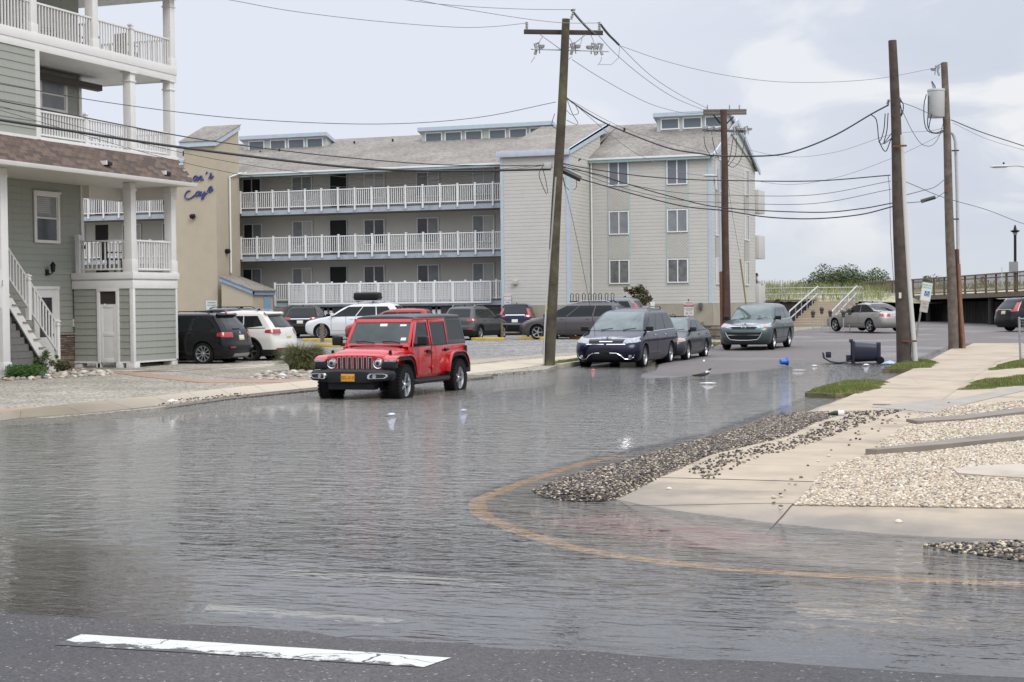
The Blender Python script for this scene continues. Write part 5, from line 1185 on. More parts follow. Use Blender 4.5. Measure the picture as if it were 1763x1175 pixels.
def car(nm, label, cat, typ, L_, W, H, wb, rw, col, style, loc, rz, group=None, fo=None, cladding=None, front=None, rear=None, side=None, rails=None, glass_s=autoglass, ws=windscreen_m, plate=None, fplate=None, n=2.6, wt=.22):
    base, H0, L0 = {'suv': (SUV, 1.68, 4.6), 'sedan': (SEDAN, 1.47, 4.85), 'van': (VAN, 1.78, 5.15)}[typ]
    sp = scaled(base, L_, W, H, H0, L0, n); B = Body(sp); k = H/H0; kx = L_/L0; h = L_/2
    t = thing(nm, label, cat, loc, rz, group)
    fo = fo if fo is not None else (L_-wb)*.47; xf = h-fo; xr = xf-wb
    lo = .20*k; lv = list(np.linspace(lo, .62*k, 9))+list(np.linspace(.66*k, 1.12*k if typ != 'sedan' else 1.04*k, 13))+list(np.linspace((1.17 if typ != 'sedan' else 1.08)*k, H-.06, 11))+[H-.04, H-.025, H-.012, H-.002]
    b = B.skin(lv)
    zc = cladding or 0
    b.m = [1 if (zc and max(b.v[i][2] for i in f) <= zc+.03) else 0 for f in b.f]
    o = b.build('body', [col, plastic, dark], t, smooth=True, world=False, auto=50)
    cut = MB()
    for x in (xf, xr):
        for s_ in (-1, 1): cut.lathe([(0, -.22), (rw*1.13, -.22), (rw*1.13, .3), (0, .3)], (x, s_*(W/2-.02), rw*1.02), 'y', 28)
    co = cut.build('cutter', dark, None, world=False)
    bpy.context.view_layer.update()
    bm_ = o.modifiers.new('b', 'BOOLEAN'); bm_.object = co; bm_.operation = 'DIFFERENCE'; bm_.solver = 'EXACT'
    try: bm_.material_mode = 'TRANSFER'
    except Exception: pass
    co.location = (0, 0, 0); co.parent = t; bpy.context.view_layer.update()
    me = bpy.data.meshes.new_from_object(o.evaluated_get(bpy.context.evaluated_depsgraph_get())); o.modifiers.clear(); o.data = me; me.set_sharp_from_angle(angle=R(40))
    bpy.data.objects.remove(co)
    yw = W/2-wt/2-.015
    add_wheels(t, rw, wt, style, xf, xr, yw)
    def put(name, b, m, parent=None): return b.build(name, m, parent or t, smooth=True, world=False, auto=40)
    # arches
    if zc:
        for x in (xf, xr):
            for sd in 'LR':
                q = MB(); r0, r1 = rw*1.12, rw*1.12+.07; N_ = 18; g = []
                for i in range(N_+1):
                    a = PI*(-.04+1.08*i/N_)
                    for rr in (r0, r1):
                        px, pz = x+rr*math.cos(a), max(rw*1.02+rr*math.sin(a), lo+.005); p = B.pt(sd, px, pz); g.append(p+B.nrm(sd, px, pz)*.018)
                q.add(g, [(2*i, 2*i+1, 2*i+3, 2*i+2) for i in range(N_)]); put('wheel_arch', q, plastic)
    # glazing. zb belt, zr roof rail of the glass
    if typ == 'sedan': zb, zr, wz0, wz1, rz0, rz1 = .97*k, 1.34*k, .985*k, 1.395*k, 1.09*k, 1.385*k
    elif typ == 'van': zb, zr, wz0, wz1, rz0, rz1 = 1.08*k, 1.60*k, 1.12*k, 1.655*k, 1.12*k, 1.60*k
    else: zb, zr, wz0, wz1, rz0, rz1 = 1.07*k, 1.50*k, 1.10*k, 1.575*k, 1.12*k, 1.52*k
    def wy(z): return B.w(z)
    w_ = put('windscreen', B.patch('F', [(-wy(wz0)*.90, wz0), (wy(wz0)*.90, wz0)], [(-wy(wz1)*.86, wz1), (wy(wz1)*.86, wz1)], .006, 14, 8), ws)
    for s_ in (-.45, .25):
        a = B.pt('F', s_*B.W*.5-.0, wz0+.01)+Vector((.03, 0, .012)); c_ = B.pt('F', s_*B.W*.5+.36, wz0+.05)+Vector((.012, 0, .012)); put('wiper', MB().tube([a, c_], .008, 4), black, w_)
    put('rear_window', B.patch('B', [(-wy(rz0)*.80, rz0), (wy(rz0)*.80, rz0)], [(-wy(rz1)*.80, rz1), (wy(rz1)*.80, rz1)], .006, 12, 6), glass_s)
    xa0, xa1 = B.xf(zb+.02)-.22*kx, B.xf(zr)-.20*kx            # windscreen pillar
    xd0, xd1 = B.xr(zb+.05)+(.34 if typ != 'sedan' else .02)*kx, B.xr(zr)+(.34 if typ != 'sedan' else .10)*kx
    cuts = {'suv': (.38, .71), 'sedan': (.46, .90), 'van': (.30, .66)}[typ]
    zbr = zb+.045*k                                             # belt climbs to the back
    def mx(u): return (xa0+(xd0-xa0)*u, zb+(zbr-zb)*u), (xa1+(xd1-xa1)*(u*1.0), zr)
    spans = [(0, cuts[0]), (cuts[0], cuts[1]), (cuts[1], 1)]
    for sd in 'LR':
        for i, (u0, u1) in enumerate(spans):
            g_ = .010
            (b0, t0), (b1, t1) = mx(u0+g_*(i > 0)), mx(u1-g_*(i < 2))
            if i == 0: t0 = (t0[0]-.02, t0[1])
            if i == 2 and typ == 'suv': b1 = (b1[0]+.10, b1[1]+.06); 
            if i == 2 and typ == 'sedan': b1 = (b1[0]+.02, b1[1]+.04); 
            put('side_window', B.patch(sd, [b0, b1], [t0, t1], .005, 8, 5), glass_s)
        # thin bright or black line under the glass
        put('belt_trim', B.patch(sd, [(xa0+.05, zb-.022), (xd0, zbr-.022)], [(xa0+.05, zb-.004), (xd0, zbr-.004)], .010, 16, 1), chrome if side == 'chrome' else black)
        sx = [xa0+.03, mx(cuts[0])[0][0], mx(cuts[1])[0][0]]
        # door shut lines and handles
        for j, x in enumerate(sx):
            zlo = .42*k if j != 2 else .85*k
            put('door_seam', B.patch(sd, [(x-.006, zlo), (x+.006, zlo)], [(x-.006, zb-.03), (x+.006, zb-.03)], .0025, 1, 10, .004), dark)
        put('door_seam', B.patch(sd, [(sx[0], .415*k), (sx[2]+.25, .415*k)], [(sx[0], .427*k), (sx[2]+.25, .427*k)], .0025, 12, 1, .004), dark)
        for x in (sx[1]+.12, sx[2]+.14):
            put('door_handle', B.patch(sd, [(x, zb-.13*k), (x+.16, zb-.13*k)], [(x, zb-.10*k), (x+.16, zb-.10*k)], .03, 3, 1, .03), col if side != 'chrome' else chrome)
        # mirror
        s_ = 1 if sd == 'L' else -1; p = B.pt(sd, xa0-.02, zb+.02); q = MB(); q.cbox(p+Vector((-.02, s_*.15, .06)), (.12, .22, .145)); q.cbox(p+Vector((-.03, s_*.03, .02)), (.06, .12, .05)); mir = q.build('mirror', black if side != 'body' else col, t, world=False, bevel=.035, seg=3)
        if rails:
            q = MB(); xs_ = np.linspace(xa1-.45, xd1+.05, 9); zt_ = H-.035
            q.tube([Vector((x, s_*B.w(H-.05)*1.0, zt_+(.07 if 0 < i < 8 else 0))) for i, x in enumerate(xs_)], .016, 6); put('roof_rail', q, rails)
    # nose
    if front: front(t, B, k, put)
    if rear: rear(t, B, k, put)
    if fplate:
        zz_ = .48*k; put('number_plate', B.patch('F', [(-.155, zz_-.08), (.155, zz_-.08)], [(-.155, zz_+.08), (.155, zz_+.08)], .02, 2, 1), fplate)
    if plate:
        pz = plate[1]*k; pl = put('number_plate', B.patch('B', [(-.155, pz-.08), (.155, pz-.08)], [(-.155, pz+.08), (.155, pz+.08)], .02, 2, 1), plate[0])
        put('plate_band', B.patch('B', [(-.15, pz-.075), (.15, pz-.075)], [(-.15, pz-.03), (.15, pz-.03)], .022, 2, 1), plate_y, pl)
    # antenna fin
    q = MB(); q.prism([(0, 0), (-.16, 0), (-.16, .06), (-.12, .065)], 'y', -.015, .015); q.v = [(x+B.xr(H-.02)+.25, y, z+H-.01) for x, y, z in q.v]; put('roof_fin', q, black)
    return t, B
def lamps_front(z0, z1, ain, aout, wrap, m=lens_m, slant=.04):
    def f(t, B, k, put):
        for s_ in (-1, 1):
            W2 = B.w(z1*k)
            a, c = [(s_*ain*W2, (z0-.0)*k), (s_*aout*W2, (z0+slant)*k)], [(s_*(ain+.04)*W2, z1*k-.03), (s_*aout*W2, z1*k+slant)]
            if s_ < 0: a, c = a[::-1], c[::-1]
            put('headlamp', B.patch('F', a, c, .008, 8, 4), m)
            sd = 'L' if s_ > 0 else 'R'; xs = B.sx(z0*k, aout*W2*.98)
            put('headlamp', B.patch(sd, [(xs-wrap, (z0+slant+.03)*k), (xs, (z0+slant)*k)], [(xs-wrap, z1*k+slant), (xs, z1*k+slant)], .008, 6, 3), m)
    return f
def fpatch(B, put, nm, m, a0, a1, z0, z1, e_=.008, nu=12, nv=3, t0=None, t1=None, side='F'):
    return put(nm, B.patch(side, [(a0, z0), (a1, z0)], [(t0 if t0 is not None else a0, z1), (t1 if t1 is not None else a1, z1)], e_, nu, nv), m)
def lamps_rear(z0, z1, ain, aout, wrap, m=red_lens, vert=False):
    def f(t, B, k, put):
        for s_ in (-1, 1):
            W2 = B.w(z0*k); a, c = [(s_*ain*W2, z0*k), (s_*aout*W2, z0*k)], [(s_*ain*B.w(z1*k), z1*k), (s_*aout*B.w(z1*k)*.985, z1*k)]
            if s_ < 0: a, c = a[::-1], c[::-1]
            put('tail_lamp', B.patch('B', a, c, .012, 8, 4), m)
            if wrap:
                sd = 'L' if s_ > 0 else 'R'; xs = B.sx(z0*k, aout*W2*.97, False)
                put('tail_lamp', B.patch(sd, [(xs, z0*k), (xs+wrap, (z0+.04)*k)], [(B.sx(z1*k, aout*B.w(z1*k)*.97, False), z1*k), (B.sx(z1*k, aout*B.w(z1*k)*.97, False)+wrap*.8, z1*k-.02)], .010, 6, 3), m)
    return f
def anchor(px, py, heading, dx, dy, zf):
    """put the car so that the tyre contact at local (dx, dy) shows at the sight point"""
    z = .03
    for _ in range(6):
        p = P(px, py, z); z = zf(p.x, p.y)
    c, s_ = math.cos(heading), math.sin(heading)
    return (p.x-(dx*c-dy*s_), p.y-(dx*s_+dy*c), z)
def rzf(x, y): return max(float(road_z(np.array([[x]]), np.array([[y]]))[0, 0]), land_z(x, y) if x < -15 else -9)
S_ = R(-90)     # heading towards the camera along the street
# ---- dark blue people carrier at the kerb
def f_van(t, B, k, put):
    lamps_front(.74, .90, .52, .93, .20)(t, B, k, put)
    fpatch(B, put, 'grille', plastic, -.50*B.w(.8), .50*B.w(.8), .745, .835, .006, 14, 3, -.56*B.w(.8), .56*B.w(.8))
    for s_ in (-1, 1): fpatch(B, put, 'grille_trim', chrome, min(s_*.04, s_*.60), max(s_*.04, s_*.60), .725, .745, .012, 8, 1)
    for s_ in (-1, 1): fpatch(B, put, 'wing_badge', chrome, min(0, s_*.20), max(0, s_*.20), .800, .822, .016, 4, 1)
    fpatch(B, put, 'lower_grille', plastic, -.42, .42, .30, .46, .008, 12, 3, -.36, .36)
    for s_ in (-1, 1):
        pts = [B.pt('F', s_*y, z)+Vector((.018, 0, 0)) for y, z in ((.16, .485), (.36, .48), (.50, .40), (.58, .31), (.74, .30), (.84, .36), (.85, .43))]; put('bumper_trim', MB().tube(pts, .014, 6), chrome)
        p = B.pt('F', s_*.74, .38)+Vector((.006, 0, 0)); put('fog_lamp', MB().lathe([(0,.02),(.045,.015),(.055,-.02)], tuple(p), 'x', 12), lens_m)
    put('plate_mount', B.patch('F', [(-.17, .50), (.17, .50)], [(-.17, .64), (.17, .64)], .02, 2, 1), plastic)
navy = paint('paint_dark_navy', (.007, .008, .024), .22, .3)
VL, VWB = 5.15, 3.09
loc = anchor(1107, 634.5, S_, VL/2-(VL-VWB)*.47, .90, lambda x, y: -.06)
car('minivan', 'dark navy minivan standing in the flood at the kerb, front to camera', 'minivan', 'van', VL, 2.0, 1.80, VWB, .355, navy, 'five', loc, S_, front=f_van, side='chrome', rails=navy)
# ---- charcoal saloon behind it
def f_sedan(t, B, k, put):
    lamps_front(.62, .74, .52, .95, .22)(t, B, k, put)
    for s_ in (-1, 1): fpatch(B, put, 'indicator', amber, min(s_*.68, s_*.82), max(s_*.68, s_*.82), .67, .71, .014, 4, 2)
    fpatch(B, put, 'grille', plastic, -.38, .38, .56, .66); fpatch(B, put, 'lower_grille', plastic, -.55, .55, .26, .36)
chg = paint('paint_charcoal', (.045, .050, .055), .3, .4)
loc = anchor(1182, 622.5, S_, 4.7/2-(4.7-2.7)*.47, .82, lambda x, y: -.03)
car('saloon_car', 'charcoal saloon parked between the navy minivan and the teal grey crossover', 'car', 'sedan', 4.7, 1.78, 1.45, 2.7, .325, chg, 'five', loc, S_+R(1), front=f_sedan, side='body')
# ---- teal grey crossover in the street
def f_cx(t, B, k, put):
    lamps_front(.78, .93, .52, .96, .24)(t, B, k, put)
    fpatch(B, put, 'grille', plastic, -.42, .42, .78, .865, .010, 12, 2, -.46, .46); fpatch(B, put, 'grille_trim', chrome, -.52, .52, .868, .895, .014, 12, 1)
    p = B.pt('F', 0, .83)+Vector((.02, 0, 0)); put('badge', MB().lathe([(0,.01),(.05,.012),(.085,.008),(.09,-.02)], tuple(p), 'x', 16), chrome)
    pts = [p + q_ for p, q_ in [(B.pt('F', 0, .83), Vector((.035, yy, zz))) for yy, zz in ((-.05,.02),(-.02,.0),(0,-.03),(.02,.0),(.05,.02))]]; put('emblem', MB().tube(pts, .008, 4), black)
    fpatch(B, put, 'lower_grille', plastic, -.50, .50, .40, .66, .010, 12, 3, -.66, .66); fpatch(B, put, 'grille_bar', chrome, -.60, .60, .555, .575, .02, 12, 1)
    pts = [B.pt('F', y, z)+Vector((.015, 0, 0)) for y, z in ((-.68,.66),(-.60,.50),(-.50,.40),(-.2,.375),(.2,.375),(.50,.40),(.60,.50),(.68,.66))]; put('grille_trim', MB().tube(pts, .012, 6), chrome)
    for s_ in (-1, 1): fpatch(B, put, 'indicator', amber, min(s_*.72, s_*.82), max(s_*.72, s_*.82), .84, .89, .014, 3, 2)
tealg = paint('paint_teal_grey', (.085, .115, .115), .3, .6)
loc = anchor(1330, 602.5, S_, 5.0/2-(5.0-2.87)*.44, .86, lambda x, y: max(rzf(x, y), .02))
car('crossover', 'teal grey crossover facing the camera in the dry part of the street', 'car', 'suv', 4.95, 1.94, 1.73, 2.87, .37, tealg, 'five', loc, S_-R(1), front=f_cx, side='chrome', cladding=None)
# ---- silver saloon by the stairs
silver = paint('paint_silver', (.36, .35, .335), .32, .7)
def r_sedan(t, B, k, put):
    lamps_rear(.76, .90, .50, .94, .18)(t, B, k, put); fpatch(B, put, 'boot_trim', chrome, -.3, .3, .80, .82, .012, 6, 1, side='B')
hd = R(90+45)
loc = anchor(1499, 572, hd, -4.93/2+(4.93-2.8)*.53, .82, lambda x, y: .26)
car('saloon_car', 'silver saloon parked diagonally at the foot of the wide stairs', 'car', 'sedan', 4.93, 1.85, 1.47, 2.8, .33, silver, 'five', loc, hd, rear=r_sedan, front=f_sedan, side='body', plate=(plate_w, .70))
# ---- black suv and white suv by the house
def r_x3(t, B, k, put):
    lamps_rear(.88, 1.04, .55, .96, .26)(t, B, k, put)
    fpatch(B, put, 'bumper_insert', plastic, -.75, .75, .50, .60, .02, 12, 2, side='B'); 
    for s_ in (-1, 1): fpatch(B, put, 'reflector', red_lens, min(s_*.5, s_*.74), max(s_*.5, s_*.74), .545, .58, .028, 4, 1, side='B')
    fpatch(B, put, 'skid_trim', alloy, -.5, .5, .27, .36, .02, 10, 2, side='B'); fpatch(B, put, 'spoiler', black, -.60, .60, 1.535, 1.575, .09, 10, 2, side='B'); fpatch(B, put, 'brake_light', red_lens, -.2, .2, 1.545, 1.57, .11, 4, 1, side='B')
    p = B.pt('B', .05, 1.0)+Vector((-.02, 0, 0)); put('badge', MB().lathe([(0,-.012),(.04,-.01),(.045,.02)], tuple(p), 'x', 14), chrome); fpatch(B, put, 'rear_wiper', black, -.05, .35, 1.13, 1.15, .03, 3, 1, side='B')
carblack = paint('paint_black', (.010, .010, .012), .2, .2)
hx = R(180)
_y = 45.05; _x = -math.tan(YAW-math.atan((347.5-CX)/FPX))*_y; loc = (_x-(4.65/2-.95), _y+.84+.1, .05)
xb = loc
car('parked_suv', 'black suv parked beside the outdoor shower, red tail lamps towards the street', 'car', 'suv', 4.65, 1.88, 1.68, 2.81, .36, carblack, 'ten', loc, hx+R(1), rear=r_x3, side='body', rails=black, plate=(plate_w, .86), group='cars parked nose in beside the beach house')
def r_rogue(t, B, k, put):
    lamps_rear(.92, 1.06, .56, .96, .30)(t, B, k, put)
    for s_ in (-1, 1): fpatch(B, put, 'reversing_lamp', lens_m, min(s_*.58, s_*.86), max(s_*.58, s_*.86), .90, .935, .018, 4, 1, side='B')
    fpatch(B, put, 'spoiler', MATS['paint_pearl_white'], -.62, .62, 1.54, 1.60, .10, 10, 2, side='B'); fpatch(B, put, 'bumper_insert', plastic, -.8, .8, .25, .46, .012, 12, 2, side='B'); fpatch(B, put, 'rear_wiper', black, -.02, .4, 1.15, 1.17, .03, 3, 1, side='B')
    for s_ in (-1, 1): fpatch(B, put, 'reflector', red_lens, min(s_*.55, s_*.8), max(s_*.55, s_*.8), .40, .43, .02, 4, 1, side='B')
pearl = paint('paint_pearl_white', (.62, .61, .56), .3)
_y = 47.35; _x = -math.tan(YAW-math.atan((431-CX)/FPX))*_y; loc = (_x-(4.68/2-.95), _y+.84+.1, .05)
car('parked_suv', 'pearl white suv between the black suv and the ornamental grass', 'car', 'suv', 4.68, 1.84, 1.72, 2.7, .365, pearl, 'five', loc, hx+R(2), rear=r_rogue, side='body', rails=alloy, plate=(plate_w, .86), cladding=.40, group='cars parked nose in beside the beach house')
# third in the row, mostly hidden
c = P(470, 626, .08); car('parked_suv', 'black suv behind the pearl white one, only its roof and tail showing', 'car', 'suv', 4.6, 1.86, 1.76, 2.7, .36, paint('paint_black_blue', (.012,.014,.02), .22, .2), 'seven', (loc[0]-2.3, loc[1]+3.0, .09), hx, rear=r_x3, side='body', rails=black, group='cars parked nose in beside the beach house')
# two more cars far to the left of the shower, wheels show under it
car('parked_car', 'dark hatchback seen only as wheels under the outdoor shower', 'car', 'sedan', 4.4, 1.8, 1.45, 2.6, .33, chg, 'five', (xb[0]-6.3, xb[1]+.6, .06), hx, side='body')
# ---- back rows of the car park
def r_plain(z0=.95, z1=1.08, ain=.6, plate_=True):
    def f(t, B, k, put): lamps_rear(z0, z1, ain, .96, .2)(t, B, k, put); fpatch(B, put, 'bumper_insert', plastic, -.7, .7, .3, .5, .012, 12, 2, side='B')
    return f
def at(px, py): q = PL(px, py); return q
q = at(517, 583); car('parked_suv', 'black crossover with chrome tail bar, left of the white suv with roof box', 'car', 'suv', 4.5, 1.85, 1.66, 2.65, .34, paint('paint_black_2', (.014,.013,.013), .22, .2), 'seven', (q.x-.6, q.y+2.0, q.z), R(90+17), rear=lambda t, B, k, put: (r_plain()(t, B, k, put), fpatch(B, put, 'tail_bar', chrome, -.5, .5, .97, 1.01, .016, 10, 1, side='B')), side='body', plate=(plate_w, .84))
def f_trav(t, B, k, put):
    lamps_front(.86, 1.0, .55, .95, .28)(t, B, k, put); fpatch(B, put, 'grille', plastic, -.5, .5, .55, .80, .01, 10, 3); fpatch(B, put, 'lower_grille', plastic, -.8, .8, .28, .42, .01, 10, 2)
wht = paint('paint_white', (.66, .67, .68), .3)
loc = anchor(553, 586, hx+R(10), 5.19/2-.95, .90, land_z)
tw, BW = car('parked_suv', 'white suv with black roof box, behind the red off-roader', 'car', 'suv', 5.19, 1.99, 1.80, 3.07, .385, wht, 'multi', loc, hx+R(10), front=f_trav, side='body', rails=alloy)
rb = thing('roof_box', 'glossy black cargo box strapped on the white suv roof', 'roof box', tw.location+Vector((.55, -.1, 1.80)), hx+R(10))
b = MB(); b.cbox((0, 0, .30), (1.25, .85, .40)); o_ = b.build('box_shell', black, rb, world=False, bevel=.14, seg=4)
b = MB(); b.cbox((0, 0, .25), (1.27, .87, .03)); b.build('box_seam', plastic, rb, world=False)
for x in (-.4, .4): b = MB(); b.cbox((x, 0, .05), (.05, 1.2, .05)); b.build('crossbar', black, rb, world=False)
redp = paint('paint_red_saloon', (.30, .02, .02), .3, .2)
loc = anchor(618, 592, hx+R(12), 4.6/2-.9, .82, land_z)
car('parked_car', 'red car whose roof shows above the red off-roader bonnet', 'car', 'suv', 4.3, 1.80, 1.55, 2.55, .33, redp, 'five', loc, hx+R(12), front=f_trav, side='body')
gun = paint('paint_gunmetal', (.085, .09, .095), .3, .5)
def r_kona(t, B, k, put):
    lamps_rear(.92, 1.03, .60, .97, .22)(t, B, k, put); fpatch(B, put, 'bumper_insert', plastic, -.8, .8, .25, .50, .012, 12, 2, side='B')
    for s_ in (-1, 1): fpatch(B, put, 'reflector', red_lens, min(s_*.55, s_*.8), max(s_*.55, s_*.8), .50, .56, .02, 4, 1, side='B')
hk = R(90-4); loc = anchor(824, 586, hk, -4.17/2+.78, -.80, land_z)
car('parked_suv', 'gunmetal compact crossover with silver roof rails behind the red off-roader tail', 'car', 'suv', 4.17, 1.80, 1.60, 2.6, .335, gun, 'five', loc, hk, rear=r_kona, side='body', rails=alloy, cladding=.42)
dn = paint('paint_midnight', (.010, .014, .035), .2, .3)
def r_crv(t, B, k, put):
    lamps_rear(1.0, 1.42, .80, .99, .08, vert=True)(t, B, k, put); lamps_rear(.98, 1.07, .56, .96, .12)(t, B, k, put); fpatch(B, put, 'tail_bar', chrome, -.5, .5, 1.055, 1.09, .016, 10, 1, side='B'); fpatch(B, put, 'bumper_insert', plastic, -.8, .8, .28, .48, .012, 12, 2, side='B')
loc = (P(868, 579, .18).x, P(868, 579, .18).y+2.3, .18)
car('parked_suv', 'midnight blue suv with tall red tail lamps under the stair block', 'car', 'suv', 4.55, 1.84, 1.67, 2.62, .34, dn, 'five', loc, R(90+14), rear=r_crv, side='body', plate=(plate_w, .78))
taup = paint('paint_taupe', (.105, .095, .10), .3, .5)
loc = anchor(926, 585, hx+R(8), 5.14/2-.97, .86, land_z)
tv, BV = car('minivan', 'taupe minivan with two upright bike racks, behind the tall wooden pole', 'minivan', 'van', 5.14, 1.95, 1.72, 3.08, .34, taup, 'five', loc, hx+R(8), front=f_trav, side='body', rails=alloy)
for i, dx in enumerate((-.15, .95)):
    bk = thing('bike_rack', ('left' if i else 'right')+' one of two black bike carriers on the taupe minivan roof', 'bike rack', tv.location+Vector((dx+.5, -.15, 1.72)), hx+R(8))
    for s_ in (-.42, -.14, .16, .42):
        b = MB(); b.tube([(s_-.05, 0, 0), (s_-.07, 0, .34), (s_, 0, .40), (s_+.07, 0, .34), (s_+.05, 0, 0)], .018, 5); b.build('carrier_arm', black, bk, world=False)
    b = MB(); b.cbox((0, 0, .02), (1.05, .07, .05)); b.build('crossbar', black, bk, world=False)
car('parked_suv', 'dark green off-roader between the wooden pole and the stair block, mostly hidden', 'car', 'suv', 4.4, 1.85, 1.78, 2.6, .38, paint('paint_olive', (.03,.035,.03), .4, .2), 'five', (tv.location.x-.6, tv.location.y+3.4, .2), hx, side='body')
car('parked_suv', 'grey suv with red stop lamp on its roof edge behind the taupe minivan', 'car', 'suv', 4.5, 1.9, 1.92, 2.8, .38, paint('paint_mid_grey', (.16,.165,.17), .35, .4), 'five', (tv.location.x+.4, tv.location.y+3.3, .2), hx, side='body', rear=r_crv)
# ---- right-hand lot
hr = R(90-52); pr = PY(1711, 560, 84.0); loc = (P(1733, 571.5, .2).x+1.9*math.cos(hr)+.1, P(1733, 571.5, .2).y+1.6*math.sin(hr), .22)
car('parked_suv', 'black suv with long red tail lamps, cut by the right edge of the view', 'car', 'suv', 4.55, 1.84, 1.68, 2.62, .345, paint('paint_black_3', (.016,.016,.018), .22, .3), 'five', loc, hr, rear=r_crv, side='body', plate=(plate_w, .93), cladding=.45)
hw = R(180+75); q = P(1712, 557, .28)
car('parked_suv', 'white suv facing the camera behind the black suv at the right edge', 'car', 'suv', 4.5, 1.84, 1.70, 2.6, .35, wht, 'five', (q.x+1.3, q.y+2.2, .28), hw, front=f_trav, side='body', fplate=mat('plate_teal', (.05,.2,.25), .5))
# ================================================================== RED OFF-ROADER
jr = mat('paint_bright_red', (.43, .008, .010), .25, 0, coat=.8, spec=.3, noise=(1.5, .10), bump=(2.2, .25, .006)); hardtop = mat('hardtop_grey', (.045,.048,.05), .45, noise=(200,.05))
def hub_anchor(px, py, heading, dx, dy, hz, zg):
    p = P(px, py, zg+hz); c, s_ = math.cos(heading), math.sin(heading)
    return (p.x-(dx*c-dy*s_), p.y-(dx*s_+dy*c), zg)
JH = R(-90)
jl = hub_anchor(700, 662.5, JH, 1.504, .92, .405, -.125)
jeep = thing('off_roader', 'bright red four door off-roader with seven slot grille standing in the flood', 'off-roader', jl, JH)
def J(name, b, m, bev=.0, parent=None, sm=False, seg=2): return b.build(name, m, parent or jeep, world=False, bevel=bev, smooth=sm, seg=seg)
def loft(secs, mirror=True, cap=True):
    """secs: list of (x, [(y,z)...]) from bottom outside to top centre"""
    b = MB(); n = len(secs[0][1]); rows = []
    for x, pts in secs:
        full = [(x, y, z) for y, z in pts]+[(x, -y, z) for y, z in pts[-2::-1]]; rows.append(len(b.v)); b.v += full
    k = 2*n-1
    for i in range(len(secs)-1):
        for j in range(k-1): b.f.append((rows[i]+j, rows[i]+j+1, rows[i+1]+j+1, rows[i+1]+j))
        b.f.append((rows[i]+k-1, rows[i], rows[i+1], rows[i+1]+k-1))
    if cap: b.f.append(tuple(rows[0]+j for j in range(k))); b.f.append(tuple(rows[-1]+j for j in range(k))[::-1])
    b.m = [0]*len(b.f); return b
def ys_(z): return .790 if z < 1.16 else .790-(z-1.16)*.17
def sidep(poly, e_=0.0, th=.04, s_=1):
    """panel in side view following the body side; e_ proud of it"""
    b = MB(); n = len(poly); o_ = [(x, s_*(ys_(z)+e_), z) for x, z in poly]; i_ = [(x, s_*(ys_(z)+e_-th), z) for x, z in poly]
    b.add(o_+i_, [tuple(range(n)), tuple(range(n, 2*n))[::-1]]+[(k, (k+1) % n, n+(k+1) % n, n+k) for k in range(n)]); return b
# tub: two sides with arch, floor pan, tail
arch = [(-2.00,.60),(-1.93,.80),(-1.78,.93),(-1.23,.93),(-1.05,.78),(-.97,.52)]
tub = [(.97,.50)]+[]
for s_ in (1, -1):
    J('body_side', sidep([(-2.14,.62)]+arch+[(.97,.52),(.97,1.17),(-2.16,1.17)], 0, .06, s_), jr, .006)
b = MB(); b.box(-2.14, .97, -.74, .74, .48, .60); b.box(-2.16, -2.08, -.74, .74, .60, 1.17); J('tub', b, jr)
b = MB(); b.box(-2.0, 1.9, -.55, .55, .36, .60); b.box(-1.62, -1.40, -.62, .62, .34, .46); b.box(1.40, 1.60, -.62, .62, .34, .46); J('chassis', b, plastic)
b = MB(); b.box(-2.06, .9, -.73, .73, .60, 1.15); J('cabin_interior', b, dark)
for x in (-1.1, .05):
    for s_ in (-.38, .38): b = MB(); b.box(x-.28, x-.12, s_-.24, s_+.24, 1.0, 1.48); b.box(x-.25, x-.15, s_-.12, s_+.12, 1.48, 1.66); J('seat', b, mat('seat_fabric', (.03,.03,.032), .9), .04)
# bonnet and grille shell
def sec(x, hb, ht, zs, zt): return (x, [(hb, .62), (hb, .90), (ht+.02, zs-.05), (ht-.03, zs), (ht*.72, zs+(zt-zs)*.7), (ht*.35, zt-.004), (0, zt)])
b = loft([sec(.93, .74, .73, 1.13, 1.20), sec(1.3, .71, .70, 1.12, 1.19), sec(1.7, .675, .665, 1.085, 1.155), sec(1.88, .66, .65, 1.05, 1.115), sec(1.955, .655, .64, 1.0, 1.06)])
J('bonnet', b, jr, .012, sm=True)
b = loft([(1.95, [(.60,.60),(.665,.66),(.665,.98),(.63,1.035),(.45,1.055),(.2,1.065),(0,1.065)]), (2.01, [(.60,.60),(.665,.66),(.665,.97),(.63,1.02),(.45,1.04),(.2,1.05),(0,1.05)]), (2.04, [(.57,.62),(.63,.68),(.63,.95),(.60,.995),(.45,1.015),(.2,1.025),(0,1.025)])])
J('grille_shell', b, jr, .0, sm=True)
for i in range(7):
    y = (i-3)*.118; h2 = .155 if abs(i-3) < 3 else .145
    b = MB(); b.cbox((2.036, y, .835), (.03, .066, h2*2)); sl_m = J('grille_slot', b, dark, .012)
    b = MB(); 
    for q in ((y-.036, .006), (y+.036, .006)): b.cbox((2.046, q[0], .835), (.02, .008, h2*2+.02))
    b.cbox((2.048, y, .835-h2-.012), (.022, .075, .032)); b.cbox((2.046, y, .835+h2+.008), (.02, .075, .010)); J('slot_bezel', b, chrome, 0, sl_m)
for s_ in (1, -1):
    b = MB(); b.lathe([(0,.045),(.05,.04),(.082,.025),(.095,0)], (2.035, s_*.525, .865), 'x', 24, 0); b.lathe([(.092,.02),(.105,.028),(.112,.015),(.114,-.01)], (2.035, s_*.525, .865), 'x', 24, 1); b.lathe([(0,.05),(.035,.048),(.04,.03)], (2.035, s_*.525, .865), 'x', 16, 2); h_ = J('headlamp', b, [lens_m, chrome, dark], sm=True)
